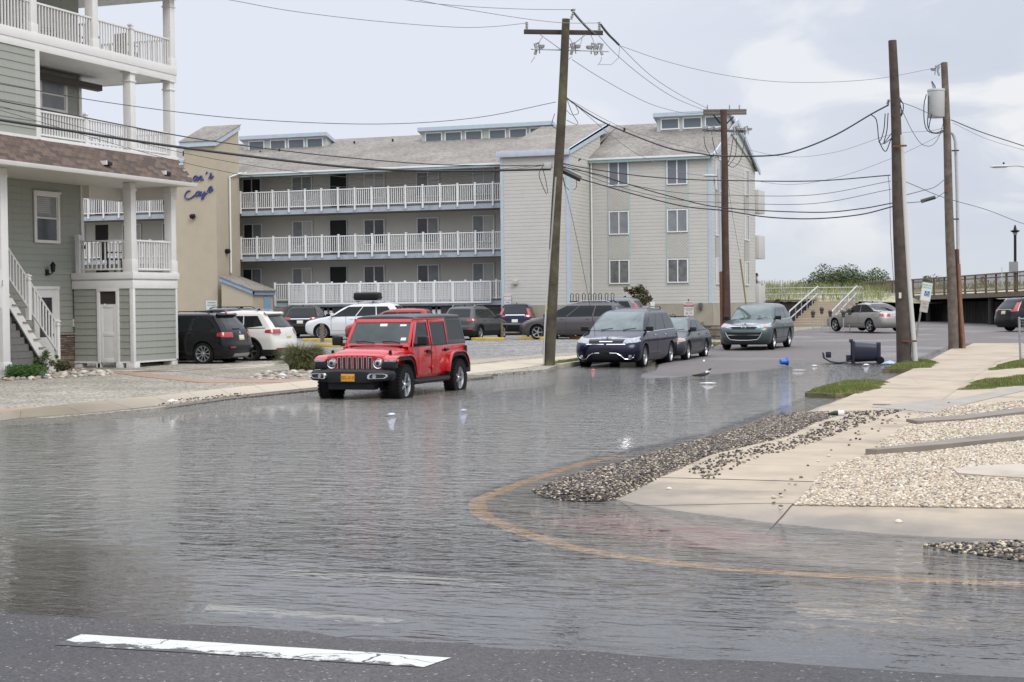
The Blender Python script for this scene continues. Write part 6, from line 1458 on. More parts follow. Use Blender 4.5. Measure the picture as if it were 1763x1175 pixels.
# wings / flares
def flare(prof, y0, y1, s_, nm='flare', m=jr, th=.035):
    """prof: outer outline in side view (x,z), swept from y0 to y1"""
    b = MB(); n = len(prof); vs = []
    for (x, z) in prof: vs.append((x, s_*y0, z+.02)); vs.append((x, s_*y1, z))
    for (x, z) in prof: vs.append((x, s_*y0, z+.02-th)); vs.append((x, s_*y1, z-th))
    fs = []
    for i in range(n-1):
        a = 2*i; fs += [(a, a+2, a+3, a+1), (2*n+a, 2*n+a+1, 2*n+a+3, 2*n+a+2), (a+1, a+3, 2*n+a+3, 2*n+a+1), (a, 2*n+a, 2*n+a+2, a+2)]
    fs += [(0, 1, 2*n+1, 2*n), (2*n-2, 4*n-2, 4*n-1, 2*n-1)]; b.add(vs, fs); return J(nm, b, m, .012)
fp = [(.93,.60),(.97,.76),(1.06,.93),(1.16,1.005),(1.30,1.03),(1.84,1.02),(1.98,.985),(2.05,.93)]
rp_ = [(-.88,.60),(-.93,.76),(-1.03,.93),(-1.14,1.00),(-1.28,1.02),(-1.72,1.02),(-1.88,.98),(-2.02,.86),(-2.10,.72)]
for s_ in (1, -1):
    flare(fp, .64, .935, s_); flare(rp_, .77, .935, s_)
    # black liner under each flare
    lin = [(x*1.0+(.035 if x < 1.5 else -.04), z-.045) for x, z in fp[:-1]]+[(2.03, .86), (2.06, .80)]
    flare([(x, z) for x, z in lin], .60, .915, s_, 'flare_liner', plastic, .07)
    flare([(x+(-.035 if x > -1.5 else .04), z-.045) for x, z in rp_], .70, .915, s_, 'flare_liner', plastic, .07)
    b = MB(); b.cbox((2.045, s_*.80, .915), (.05, .25, .05)); fl = J('side_light', b, lens_m, .012)
    b = MB(); b.cbox((1.97, s_*.925, .925), (.11, .03, .045)); J('indicator', b, amber, .008)
    b = MB(); b.box(1.0, 1.95, min(s_*.55, s_*.66), max(s_*.55, s_*.66), .60, .98); J('inner_wing', b, plastic)
    b = MB(); b.box(1.86, 2.08, min(s_*.62, s_*.9), max(s_*.62, s_*.9), .76, .885); J('flare_front', b, plastic, .02)
# windscreen frame, glass
def wsp(y, z): t = (z-1.17)/(1.74-1.17); return (.93-.40*t, y, z)
def wq(y0, y1, y2, y3, z0, z1, e_, th):
    n = Vector((.57, 0, .40)).normalized()
    pts = [Vector(wsp(y, z)) for y, z in ((y0, z0), (y1, z0), (y2, z1), (y3, z1))]; b = MB()
    b.add([p+n*e_ for p in pts]+[p-n*th for p in pts], [(0,1,2,3),(7,6,5,4)]+[(k, (k+1) % 4, 4+(k+1) % 4, 4+k) for k in range(4)]); return b
b = wq(-.75, .75, .75, -.75, 1.16, 1.235, .02, .05)
for q in (wq(-.705, .705, .68, -.68, 1.675, 1.75, .02, .05), wq(-.755, -.69, -.63, -.695, 1.2, 1.75, .02, .05), wq(.69, .755, .695, .63, 1.2, 1.75, .02, .05)):
    n = len(b.v); b.v += q.v; b.f += [tuple(i+n for i in f) for f in q.f]; b.m += q.m
J('windscreen_frame', b, jr, .012)
wg = J('windscreen', wq(-.70, .70, .65, -.65, 1.225, 1.685, .004, .01), dark_screen)
for y0, y1, z0, z1 in ((-.07,.10,1.60,1.655), (.50,.62,1.30,1.36), (.40,.55,1.60,1.64)): J('sticker', wq(y0, y1, y1, y0, z0, z1, .009, -.006), plate_w, 0, wg)
for y0, y1 in ((-.52, -.08), (.10, .52)):
    b = MB(); a = Vector(wsp(y1, 1.235))+Vector((.03,0,.02)); c_ = Vector(wsp(y0, 1.27))+Vector((.03,0,.01)); b.tube([a, (a+c_)/2+Vector((.015,0,.02)), c_], .011, 5); J('wiper', b, black, 0, wg)
b = MB(); b.cbox((.40, 0, 1.62), (.04, .24, .07)); J('rear_mirror', b, black, .02)
b = MB(); b.box(.93, 1.02, -.60, .60, 1.172, 1.205); J('cowl', b, plastic, .01)
# doors
for s_ in (1, -1):
    for (x0, x1, nm) in ((-.10, .90, 'front'), (-1.10, -.14, 'rear')):
        low = [(x0+.006, .56), (x1-.006, .56), (x1-.006, 1.175), (x0+.006, 1.175)] if nm == 'front' else [(x0+.12, .56), (x1-.006, .56), (x1-.006, 1.175), (x0+.006, 1.175), (x0+.006, .98), (x0+.06, .84)]
        d_ = J('door', sidep(low, .018, .03, s_), jr, .010)
        top = 1.735; xt1 = x1 if nm == 'rear' else .56
        xs1 = x1-.02
        # frame
        fr = sidep([(x0+.006, 1.17), (x0+.065, 1.17), (x0+.065, top-.07), (x0+.006, top)], .02, .035, s_)
        for q in (sidep([(x0+.065, top-.07), (xt1-.05 if nm == 'front' else x1-.06, top-.07), (xt1-.01, top), (x0+.006, top)], .02, .035, s_), sidep([(xs1-.045, 1.17), (xs1, 1.17), (xt1-.01, top), (xt1-.06, top-.07)], .02, .035, s_)):
            n = len(fr.v); fr.v += q.v; fr.f += [tuple(i+n for i in f) for f in q.f]; fr.m += q.m
        J('window_frame', fr, jr, .006, d_)
        J('window', sidep([(x0+.06, 1.175), (xs1-.04, 1.175), (xt1-.055, top-.068), (x0+.06, top-.068)], .006, .01, s_), autoglass, 0, d_)
        J('window_seal', sidep([(x0+.04, 1.165), (xs1-.02, 1.165), (xs1-.03, 1.195), (x0+.04, 1.195)], .026, .01, s_), black, 0, d_)
        b = MB(); b.cbox((x0+.17, s_*.835, 1.06), (.20, .045, .045)); b.cbox((x0+.17, s_*.815, 1.055), (.12, .02, .07)); J('door_handle', b, black, .012, d_)
        for z in (.70, 1.04): b = MB(); b.cbox((x1+.015, s_*.822, z), (.11, .035, .06)); J('hinge', b, jr, .012, d_)
        # pressed panel fold
    J('shut_line', sidep([(-.13, .55), (-.11, .55), (-.11, 1.17), (-.13, 1.17)], .004, .01, s_), dark)
    # mirror
    b = MB(); b.cbox((.80, s_*1.0, 1.30), (.12, .22, .20)); b.cbox((.80, s_*.86, 1.22), (.08, .14, .07)); J('mirror', b, black, .035, seg=3)
    # hardtop side and quarter window
    fr = sidep([(-2.17, 1.17), (-1.13, 1.17), (-1.13, 1.26), (-2.16, 1.26)], .008, .04, s_)
    for q in (sidep([(-1.13, 1.26), (-1.20, 1.26), (-1.20, 1.68), (-1.13, 1.74)], .008, .04, s_), sidep([(-1.20, 1.68), (-2.00, 1.68), (-2.06, 1.74), (-1.13, 1.74)], .008, .04, s_), sidep([(-2.16, 1.26), (-2.05, 1.26), (-1.97, 1.68), (-2.06, 1.74)], .008, .04, s_)):
        n = len(fr.v); fr.v += q.v; fr.f += [tuple(i+n for i in f) for f in q.f]; fr.m += q.m
    J('hardtop_side', fr, hardtop, .008)
    J('quarter_window', sidep([(-1.19, 1.255), (-2.06, 1.255), (-1.98, 1.69), (-1.19, 1.69)], .003, .01, s_), autoglass)
    b = MB(); b.tube([(1.0, s_*.83, .44), (.85, s_*.88, .43), (-.85, s_*.88, .43), (-1.0, s_*.83, .44)], .055, 8); b.box(-.8, .8, min(s_*.78, s_*.92), max(s_*.78, s_*.92), .455, .485); J('side_step', b, plastic, .01)
    b = MB(); b.cbox((1.12, s_*.735, 1.06), (.10, .04, .10)); J('bonnet_latch', b, black, .015) if False else None
    b = MB(); b.cbox((1.72, s_*.66, 1.07), (.06, .05, .12), 0, Matrix.Rotation(.3, 3, 'Y')); J('bonnet_latch', b, black, .012)
    b = MB(); b.cbox((1.02, s_*.775, .86), (.07, .012, .028)); J('side_badge', b, alloy, .004)
    b = MB(); b.box(-2.20, -2.12, min(s_*.62, s_*.80), max(s_*.62, s_*.80), .86, 1.10); J('tail_lamp', b, [red_lens], .02)
    b = MB(); b.box(-2.19, -2.10, min(s_*.60, s_*.83), max(s_*.60, s_*.83), .84, 1.12); J('tail_lamp_surround', b, black, .02)
b = loft([(.52, [(.66,1.735),(.67,1.77),(.64,1.795),(.4,1.815),(0,1.82)]), (.2, [(.675,1.735),(.685,1.79),(.65,1.825),(.4,1.845),(0,1.85)]), (-1.1, [(.675,1.735),(.685,1.80),(.65,1.835),(.4,1.855),(0,1.86)]), (-2.07, [(.675,1.735),(.68,1.79),(.64,1.82),(.4,1.84),(0,1.845)])])
J('hardtop', b, hardtop, .01, sm=True)
for s_ in (1, -1): b = MB(); b.box(-1.12, .56, min(s_*.675, s_*.715), max(s_*.675, s_*.715), 1.735, 1.765); J('drip_rail', b, jr, .008)
b = MB(); b.add([(-2.16,-.68,1.2),(-2.16,.68,1.2),(-2.05,.62,1.74),(-2.05,-.62,1.74)], [(0,1,2,3)]); J('rear_window', b, autoglass)
# bumpers
b = loft([(2.05, [(.90,.52),(.925,.60),(.925,.66),(.89,.72),(.6,.745),(.3,.755),(0,.755)]), (2.22, [(.89,.52),(.925,.60),(.925,.66),(.89,.715),(.6,.74),(.3,.75),(0,.75)]), (2.33, [(.62,.50),(.86,.54),(.885,.64),(.85,.69),(.52,.72),(.3,.735),(0,.735)]), (2.38, [(.42,.48),(.72,.53),(.74,.63),(.72,.67),(.42,.70),(.3,.71),(0,.71)])])
J('front_bumper', b, plastic, .012, sm=True)
b = MB(); b.box(2.0, 2.26, -.52, .52, .33, .51); J('valance', b, plastic, .03)
for s_ in (1, -1):
    n_ = Vector((.95, s_*.30, 0)).normalized(); tdir = Vector((-n_.y, n_.x, 0))*s_; rot = Matrix((tdir, n_, (0,0,1))).transposed().to_3x3()
    c0 = Vector((2.362, s_*.665, .615))
    prof = [(-.17,-.052),(.12,-.045),(.185,0.0),(.17,.042),(.10,.055),(-.15,.058),(-.19,.02),(-.195,-.03)]
    def rp2(sc, d): return [c0+tdir*(u*sc*1.12)+n_*(d+.02)+Vector((0,0,v*sc)) for u, v in prof]
    b = MB(); b.add(rp2(1.0, .03)+rp2(1.0, -.08), [tuple(range(8))]+[(k, (k+1) % 8, 8+(k+1) % 8, 8+k) for k in range(8)]); bz = J('fog_bezel', b, chrome)
    b = MB(); b.add(rp2(.80, .034)+rp2(.80, -.02), [tuple(range(8))]+[(k, (k+1) % 8, 8+(k+1) % 8, 8+k) for k in range(8)]); J('fog_recess', b, dark, 0, bz)
    b = MB(); p = c0+tdir*(-.07)+n_*.05; b.tube([p, p+n_*.02], .042, 16); J('fog_lamp', b, lens_m, 0, bz)
pl = MB(); pl.cbox((2.392, -.0, .585), (.012, .305, .155)); pl = J('number_plate', pl, mat('plate_orange', (.62,.28,.035), .5), .003)
text('HZL-2133', .088, mat('plate_ink', (.10,.05,.01), .6), pl, (2.400, 0, .585), (R(90), 0, R(90)), 'lettering')
b = MB(); b.cbox((2.375, 0, .60), (.02, .36, .21)); J('plate_mount', b, plastic, .01)
b = MB(); b.box(-2.42, -2.16, -.82, .82, .50, .72); J('rear_bumper', b, plastic, .03)
tyre, rim = wheel_meshes(.405, .26, 'jeep'); sp_ = share('spare_wheel', tyre, jeep, (-2.33, 0, 1.05), R(90)); share('rim', rim, sp_)
add_wheels(jeep, .405, .26, 'jeep', 1.504, -1.504, .80)
b = MB(); b.tube([(.98, -.70, 1.15), (.96, -.72, 1.95)], .004, 4); J('antenna', b, black)
# ================================================================== UTILITY POLES AND LINES
pole_m = [mat('creosoted_pole', (.060,.048,.036), .9, noise=(3,.45), second=((.105,.095,.052), 1.1, .52, .1), bump=(25,.5,.01)),
          mat('red_brown_pole', (.075,.042,.034), .9, noise=(3,.35), bump=(25,.5,.01)),
          mat('brown_pole', (.070,.053,.044), .9, noise=(4,.5), bump=(25,.5,.01)),
          mat('grey_pole', (.125,.102,.082), .9, noise=(5,.5), bump=(25,.5,.01))]
insul = mat('insulator_grey', (.30,.31,.32), .3); iron = mat('line_iron', (.07,.07,.068), .6, .4)
def pole(label, bpx, tpx, zb_, r0, r1, m, nm='utility_pole'):
    B_ = P(*bpx, zb_); T_ = PY(*tpx, B_.y); t = thing(nm, label, 'utility pole', B_)
    n = 9; pts = [B_.lerp(T_, i/(n-1))+Vector((math.sin(i*1.3)*.012, 0, 0)) for i in range(n)]; pts[0].z -= .3
    MB().tube(pts, r0, 14, 0, r1).build('pole', m, t, smooth=True, auto=60); return t, B_, T_
def D_at(p): return (p-Vector((0, 0, CAMZ))).dot(_fw)
def W(px, py, D): return PD(px, py, D)
p1, b1, t1 = pole('tall wooden pole with one crossarm on the turf strip, left of the navy minivan', (944, 632), (975, 33), .04, .175, .115, pole_m[0])
d1 = D_at(b1)
def arm(root, a, c, D0, D1, w_, h_, m, nm='crossarm'):
    A, C = W(*a, D0), W(*c, D1); d = C-A; rot = d.to_track_quat('X', 'Z').to_matrix(); b = MB(); b.cbox((A+C)/2, (d.length, w_, h_), 0, rot); return b.build(nm, m, root, bevel=.006)
arm(p1, (902, 55), (1038, 57), d1-.25, d1-.1, .10, .13, mat('dark_crossarm', (.05,.038,.032), .85, noise=(6,.2)))
for a, c in (((930, 60), (966, 86)), ((1008, 60), (975, 86))): MB().tube([W(*a, d1-.3), W(*c, d1-.22)], .014, 5).build('brace', steel, p1)
MB().tube([W(914, 85, d1-.2), W(1048, 89, d1-.1)], .02, 6).build('equipment_bar', greymetal, p1)
def insulator(root, px, py, D, h=.30, tilt=0, r=.055):
    c = W(px, py, D); b = MB(); pr = []
    for i in range(5): z = h*i/5; pr += [(r*.55, z), (r, z+h*.04), (r*.55, z+h*.12)]
    b.lathe([(0, 0)]+pr+[(0, h)], (0, 0, 0), 'z', 8); rot = Matrix.Rotation(tilt, 3, 'Y'); b.v = [tuple(rot @ Vector(v)+c) for v in b.v]; return b.build('insulator', insul, root)
insulator(p1, 907, 52, d1-.2, .26); insulator(p1, 1032, 52, d1-.1, .26); insulator(p1, 983, 34, d1, .36, .35)
def cutout(root, px, py, D, s_=1):
    A = W(px, py, D); b = MB(); b.tube([A+Vector((0,0,.28)), A+Vector((s_*.05,0,.12)), A+Vector((0,0,-.05))], .045, 6); b.tube([A+Vector((s_*.12,0,.30)), A+Vector((s_*.15,0,-.02))], .02, 5); b.tube([A+Vector((0,0,.26)), A+Vector((s_*.14,0,.30))], .03, 5)
    b.lathe([(0,0),(.09,.02),(.11,.10),(0,.14)], tuple(A+Vector((s_*.20,0,.12))), 'z', 8); return b.build('fuse_cutout', insul, root)
for px in (921, 983, 1026, 1037): cutout(p1, px, 92, d1-.1, 1 if px < 1000 else -1)
for pts in ([(935,62),(930,70),(925,82)], [(975,60),(982,68),(990,86)], [(1003,62),(1000,75),(990,84)], [(1017,60),(1022,72),(1026,84)], [(921,98),(917,104),(914,108)], [(1036,98),(1034,106),(1029,113)], [(1067,80),(1065,100),(1052,112),(1031,111)], [(985,98),(982,100),(979,103)]):
    MB().tube([W(x, y, d1) for x, y in pts], .008, 4).build('jumper_wire', wire_g, p1)
for pts in ([(962,125),(948,300),(942,470)],): pass
MB().tube([PY(957+5.5*0-i*2.4, 305+i*34, b1.y-.14) for i in range(0, 10)], .028, 6).build('cable_guard', mat('guard_plastic', (.34,.34,.33), .5), p1)
MB().tube([PY(947, 430, b1.y-.19), PY(938, 560, b1.y-.2), PY(936, 628, b1.y-.2)], .020, 6).build('ground_wire', mat('guard_pale', (.5,.5,.48), .5), p1)
for pts in ([(935,286),(928,300),(934,320),(941,335)], [(934,290),(940,312),(943,333)], [(970,305),(973,320),(980,328)], [(990,300),(993,320),(988,328)], [(975,168),(985,195),(995,212),(990,214),(975,207)], [(990,180),(996,195),(984,198),(975,190)], [(955,196),(950,215),(958,222)]):
    MB().tube(catmull([W(x, y, d1-.15) for x, y in pts], 4), .010, 4).build('drip_loop', wire_m, p1)
b = MB(); c = W(944, 286, d1-.22); b.cbox(c, (.22, .15, .17)); b.build('terminal_box', greymetal, p1, bevel=.02)
b = MB(); c = W(941, 529, d1-.2); b.box(c.x-.05, c.x+.03, c.y-.01, c.y, c.z-.09, c.z+.07); b.build('pole_tag', plate_y, p1)
p2, b2, t2 = pole('red brown wooden pole with double crossarm and lamp, beside the motel corner', (1251, 594), (1246, 189), .16, .17, .12, pole_m[1])
d2 = D_at(b2)
for yy in (191, 196): arm(p2, (1211, yy), (1285, yy-.5), d2-.2, d2-.1, .09, .10, mat('grey_crossarm', (.13,.115,.10), .85, noise=(6,.2)))
arm(p2, (1209, 224), (1285, 227), d2-.2, d2-.1, .08, .10, MATS['grey_crossarm'])
for a, c in (((1228, 198), (1240, 213)), ((1263, 201), (1250, 214))): MB().tube([W(*a, d2-.25), W(*c, d2-.2)], .03, 5).build('brace', black, p2)
for px in (1218, 1256, 1273): insulator(p2, px, 189, d2-.1, .2, 0, .035)
for px in (1213, 1225, 1263, 1268, 1282): cutout(p2, px, 231, d2-.15)
for pts in ([(1212,235),(1214,250),(1222,266),(1236,273)], [(1226,236),(1230,255),(1238,275)], [(1262,238),(1258,265),(1253,282)], [(1268,238),(1266,268),(1254,286)], [(1283,236),(1275,275),(1262,288),(1253,284)]):
    MB().tube(catmull([W(x, y, d2-.15) for x, y in pts], 4), .014, 4).build('jumper_wire', wire_m, p2)
MB().tube([PX(1237, 291, b2.x-.17), PX(1240, 400, b2.x-.17), PX(1241, 467, b2.x-.17)], .055, 8).build('conduit', greymetal, p2)
MB().tube([PX(1240.5, 468, b2.x-.17), PX(1243, 594, b2.x-.17)], .055, 8).build('conduit_lower', rust, p2)
b = MB(); b.tube(catmull([W(1241, 331, d2), W(1232, 326, d2-.1), W(1230, 314, d2-.15), W(1229, 308, d2-.2)], 4), .022, 6); b.build('lamp_arm', greymetal, p2)
c = W(1224, 303, d2-.3); b = MB(); b.lathe([(0,-.05),(.10,-.05),(.15,0),(.10,.05),(0,.06)], (0,0,0), 'z', 12); b.v = [(x*2.4+c.x, y*.9+c.y, z+c.z-x*.15) for x, y, z in b.v]; b.build('lamp_head', mat('lamp_grey', (.42,.44,.46), .4), p2, smooth=True)
p3, b3, t3 = pole('bare topped brown pole with white conduit, in front of the leaning sign', (1557, 629), (1537, 70), .06, .215, .115, pole_m[2])
d3 = D_at(b3)
MB().tube([PY(1551.5, 233, b3.y-.02), PY(1556, 340, b3.y-.02), PY(1564, 480, b3.y-.02), PY(1576, 622, b3.y-.02)], .075, 10).build('conduit', mat('white_conduit', (.50,.50,.47), .5), p3, smooth=True)
for y in (252, 588): c = PY(1546 if y < 300 else 1563, y, b3.y-.22); b = MB(); b.box(c.x-.14, c.x+.24, c.y-.01, c.y+.02, c.z-.02, c.z+.03); b.build('pipe_strap', rust, p3)
b = MB(); c = PY(1550, 509, b3.y-.24); b.box(c.x-.04, c.x+.03, c.y-.005, c.y, c.z-.08, c.z+.08); b.build('pole_tag', plate_w, p3)
for pts in ([(1500,198),(1508,205),(1511,220),(1513,240),(1520,257),(1526,260),(1532,245),(1537,232)], [(1524,196),(1522,222),(1517,240),(1513,244),(1520,248),(1535,230)], [(1529,195),(1527,225),(1522,245),(1525,246),(1545,230)], [(1548,170),(1555,180),(1554,195),(1550,202)], [(1546,165),(1552,190),(1551,200)]):
    MB().tube(catmull([W(x, y, d3-.15) for x, y in pts], 4), .014, 4).build('drip_loop', wire_m, p3)
MB().tube([W(1529, 302, d3), W(1532, 330, d3), W(1533, 400, d3), W(1538, 478, d3), W(1540, 490, d3)], .008, 4).build('ground_wire', wire_g, p3)
insulator(p3, 1528, 180, d3, .15, .3); insulator(p3, 1551, 177, d3, .15, -.3)
p4, b4, t4 = pole('grey weathered pole with a transformer can on the right-hand walk', (1642, 602), (1626, 108), .10, .185, .115, pole_m[3])
d4 = D_at(b4)
MB().tube([b4+Vector((.24,.2,-.1)), b4.lerp(t4, .35)+Vector((.2,.15,0))], .10, 8).build('brace_pole', pole_m[1], p4)
c = W(1612, 203, d4-.1); b = MB(); b.lathe([(0,0),(.27,0),(.30,.04),(.30,.92),(.32,.94),(.31,1.0),(.10,1.04),(0,1.04)], tuple(c), 'z', 24); b.build('transformer', mat('transformer_grey', (.44,.46,.47), .4, noise=(2,.06)), p4, smooth=True, auto=40)
insulator(p4, 1608, 154, d4-.1, .3, -.25, .05)
b = MB(); c = W(1626, 180, d4); b.box(c.x-.25, c.x, c.y-.05, c.y+.05, c.z-.3, c.z-.22); b.box(c.x-.25, c.x, c.y-.05, c.y+.05, c.z+.2, c.z+.28); b.build('bracket', greymetal, p4)
cutout(p4, 1617, 128, d4-.15, -1); insulator(p4, 1611, 115, d4-.1, .28, 1.1, .04)
for pts in ([(1595,163),(1591,180),(1591,205),(1594,220),(1601,228),(1615,230),(1625,226)], [(1599,165),(1598,195),(1597,215),(1602,226),(1612,229),(1625,224)], [(1612,168),(1606,190),(1601,210),(1599,222)], [(1626,205),(1618,232),(1610,246),(1600,252),(1585,247),(1570,225),(1560,205),(1553,190)], [(1604,140),(1610,150),(1609,156)]):
    MB().tube(catmull([W(x, y, d4-.3) for x, y in pts], 4), .018 if len(pts) != 8 else .01, 5).build('drip_loop', wire_m, p4)
b = MB(); b.tube(catmull([W(1636, 229, d4), W(1640, 230, d4), W(1644, 240, d4), W(1645.5, 255, d4), W(1648, 330, d4), W(1650, 455, d4)], 3), .06, 8); b.build('conduit', greymetal, p4, smooth=True)
MB().tube([W(1650, 455, d4), W(1653, 520, d4), W(1659, 601, d4)], .075, 8).build('conduit_lower', mat('rust_brown', (.20,.10,.06), .8, noise=(5,.3)), p4)
for y in (260, 378): c = W(1641, y, d4-.1); b = MB(); b.box(c.x-.05, c.x+.2, c.y-.02, c.y+.02, c.z-.02, c.z+.03); b.build('pipe_strap', iron, p4)
for a in range(3): c = W(1630.5+a*.8, 325+a*3, d4-.2); b = MB(); b.lathe([(.10,-.008),(.115,0),(.10,.008)], (0,0,0), 'y', 14); b.v = [(x*.5+c.x, y+c.y, z+c.z) for x, y, z in b.v]; b.build('cable_coil', mat('orange_cable', (.42,.14,.07), .5), p4)
# wires: each a thing
def line(label, pts, D0, D1, r, m=wire_m, nm='power_line', grp='overhead wires'):
    P_ = [Vector((x, y, 0)) for x, y in pts]; L_ = [0]
    for a, c in zip(P_[:-1], P_[1:]): L_.append(L_[-1]+abs(c.x-a.x)+abs(c.y-a.y)*.2)
    w3 = [W(p.x, p.y, D0+(D1-D0)*l/L_[-1]) for p, l in zip(P_, L_)]; q = catmull(w3, 6); o0 = w3[0]
    o = MB().tube(q, r, 5).build(nm, m, None, smooth=True, world=False)
    tag(o, label, 'power line', grp); return o
DL = 30.0
line('thick black cable bundle running left from the tall crossarm pole', [(-260,170),(0,207),(302,253),(586,287),(760,295),(948,292)], DL, d1, .032)
line('black cable just above the thick bundle on the left', [(-260,128),(0,174),(280,229),(420,251),(580,270),(760,284),(946,286)], DL, d1, .014)
line('thin sagging wire high on the left, crossing the two top porches', [(-260,100),(0,145),(200,179),(420,205),(650,214),(820,203),(957,176)], DL, d1, .009)
line('thin grey service wire passing in front of the tower lettering top', [(0,183),(317,264),(552,301),(702,306),(946,283)], DL+8, d1, .007)
line('thin wire crossing the tower below the thick bundle, lowest on the left', [(0,190),(306,278),(518,317),(654,321),(790,305),(946,284)], DL+8, d1, .007)
line('bare high wire ending at the left insulator of the tall pole', [(300,-15),(400,1),(500,19),(640,36),(780,47),(850,46),(907,40)], 38, d1, .009, wire_g)
line('bare high wire running to the insulator on the pole top', [(600,-18),(712,2),(800,11),(900,16),(984,17)], 38, d1, .009, wire_g)
line('bare high wire running to the right insulator of the tall pole', [(580,-40),(720,0),(860,26),(960,39),(1032,40)], 38, d1, .009, wire_g)
line('bare wire from the right crossarm end to the far crossarm, uppermost', [(1036,43),(1067,79),(1120,130),(1170,163),(1218,187)], d1, d2, .010, wire_g)
line('bare wire from the right crossarm end to the far crossarm, second', [(1031,62),(1062,95),(1110,135),(1160,168),(1212,190)], d1, d2, .010, wire_g)
line('bare wire from the lower fuse bar to the far crossarm', [(985,103),(1030,132),(1087,164),(1130,183),(1180,195),(1214,194)], d1, d2, .010, wire_g)
line('faint wire sweeping from the tall pole to the transformer pole top', [(1067,79),(1150,107),(1250,130),(1360,142),(1500,137),(1622,115)], d1, d4, .009, wire_g)
line('string of dark insulators stepping down from the pole top', [(984,17),(997,33),(1013,50),(1026,60)], d1, d1-.2, .035, iron, 'insulator_string', 'insulator strings on the tall pole')
line('string of dark insulators at the right crossarm end', [(1034,42),(1045,57),(1058,70),(1066,78)], d1-.1, d1+.4, .035, iron, 'insulator_string', 'insulator strings on the tall pole')
line('twisted black service cable sagging across the motel roof to the bare pole', [(972,166),(990,180),(1030,206),(1080,229),(1150,255),(1200,264),(1245,269),(1330,268),(1380,257),(1440,232),(1500,197),(1530,181)], d1, d3, .022)
line('thin dark wire just above the twisted service cable', [(980,172),(1060,215),(1130,240),(1215,262)], d1, d2, .007)
line('thin wire falling from the tall pole across the upper motel windows', [(990,180),(1060,240),(1110,272),(1180,298),(1245,306)], d1, d2, .009, wire_g)
line('black cable from the splice level, upper of the street crossing bundle', [(966,281),(1010,290),(1100,303),(1180,309),(1246,311),(1400,312),(1533,302)], d1, d3, .016)
line('black cable below the upper one, running to the bare pole', [(968,288),(1030,301),(1080,317),(1160,340),(1245,358),(1400,366),(1480,360),(1536,350)], d1, d3, .016)
line('black cable with the long splice, lowest of the street crossing bundle', [(966,294),(1000,308),(1040,320),(1100,337),(1180,356),(1248,363),(1320,374),(1400,377),(1480,370),(1537,356)], d1, d3, .018)
line('thin cable between the street crossing bundle and the motel windows, upper', [(968,283),(1060,312),(1150,330),(1245,336),(1400,336),(1534,312)], d1, d3, .008)
line('thin cable between the street crossing bundle and the motel windows, lower', [(968,286),(1060,320),(1150,342),(1245,349),(1400,351),(1535,326)], d1, d3, .008)
line('faint wire rising from the far pole towards the transformer pole', [(1246,247),(1350,270),(1440,262),(1534,232),(1600,226),(1628,220)], d2, d4, .008, wire_g)
line('faint wire climbing to the upper right from the far pole', [(1246,300),(1350,318),(1440,306),(1530,275),(1600,243),(1628,225)], d2, d4, .008, wire_g)
line('short sagging cable between bare pole and transformer pole, looped low', [(1550,176),(1575,185),(1610,200),(1640,208)], d3, d4, .010)
line('black service cable leaving the transformer pole to the right', [(1638,207),(1690,228),(1763,252),(1850,282)], d4, 62, .018)
line('thin grey wire leaving the transformer pole to the right', [(1640,212),(1700,240),(1763,259),(1850,285)], d4, 62, .008, wire_g)
line('black cable between the two right poles, upper', [(1560,336),(1590,328),(1610,322),(1630,306)], d3, d4, .012)
line('thin cable between the two right poles, crossing the upper one', [(1556,312),(1580,322),(1610,335),(1640,345),(1700,362),(1763,386),(1850,412)], d3, 62, .010)
line('cable with small splice between the two right poles', [(1558,350),(1590,347),(1610,342),(1628,330)], d3, d4, .012)
line('guy wire from the tall pole down to the minivan roof', [(966,295),(985,375),(1005,470),(1022,560),(1027,600)], d1, d1+1.5, .007)
line('guy wire with yellow guard from the far pole to the motel foot', [(1248,255),(1258,350),(1270,420),(1276,455)], d2, d2+4, .008, wire_g)
line('yellow plastic guard at the foot of the far guy wire', [(1274,445),(1280,490),(1287,545)], d2+3.6, d2+7.5, .035, mat('guard_yellow', (.45,.36,.10), .6), 'guy_guard', None)
def splice(label, a, c, D, r):
    A, C = W(*a, D), W(*c, D); o = MB().tube([A, A.lerp(C, .04), A.lerp(C, .08), A.lerp(C, .9), A.lerp(C, .96), C], r, 8).build('cable_splice', wire_m, None, smooth=True, world=False, auto=30); tag(o, label, 'cable splice')
splice('large black splice case hanging beside the tall crossarm pole', (967, 293), (1000, 309), d1-.1, .085)
splice('small black splice case between the two right-hand poles', (1586, 347), (1610, 340), (d3+d4)/2, .06)
# lamp reaching in from the right edge
sl_ = thing('street_lamp', 'cobra head street lamp reaching in from the right edge', 'street lamp', P(1815, 600, .1))
dl = D_at(sl_.location)
MB().tube([sl_.location, sl_.location+Vector((0,0,7.5))], .11, 10, 0, .07).build('pole', greymetal, sl_, smooth=True)
MB().tube(catmull([W(1815, 300, dl), W(1780, 292, dl), W(1755, 286, dl), W(1735, 286.5, dl)], 4), .028, 6).build('lamp_arm', greymetal, sl_)
c = W(1721, 287, dl); b = MB(); b.lathe([(0,-.05),(.08,-.05),(.13,0),(.08,.05),(0,.055)], (0,0,0), 'z', 14); b.v = [(x*2.7+c.x, y*1.0+c.y, z+c.z) for x, y, z in b.v]; b.build('lamp_head', MATS['lamp_grey'], sl_, smooth=True)
c = W(1728, 283, dl); b = MB(); b.lathe([(0,0),(.035,0),(.035,.06),(0,.07)], tuple(c), 'z', 8); b.build('photocell', black, sl_)
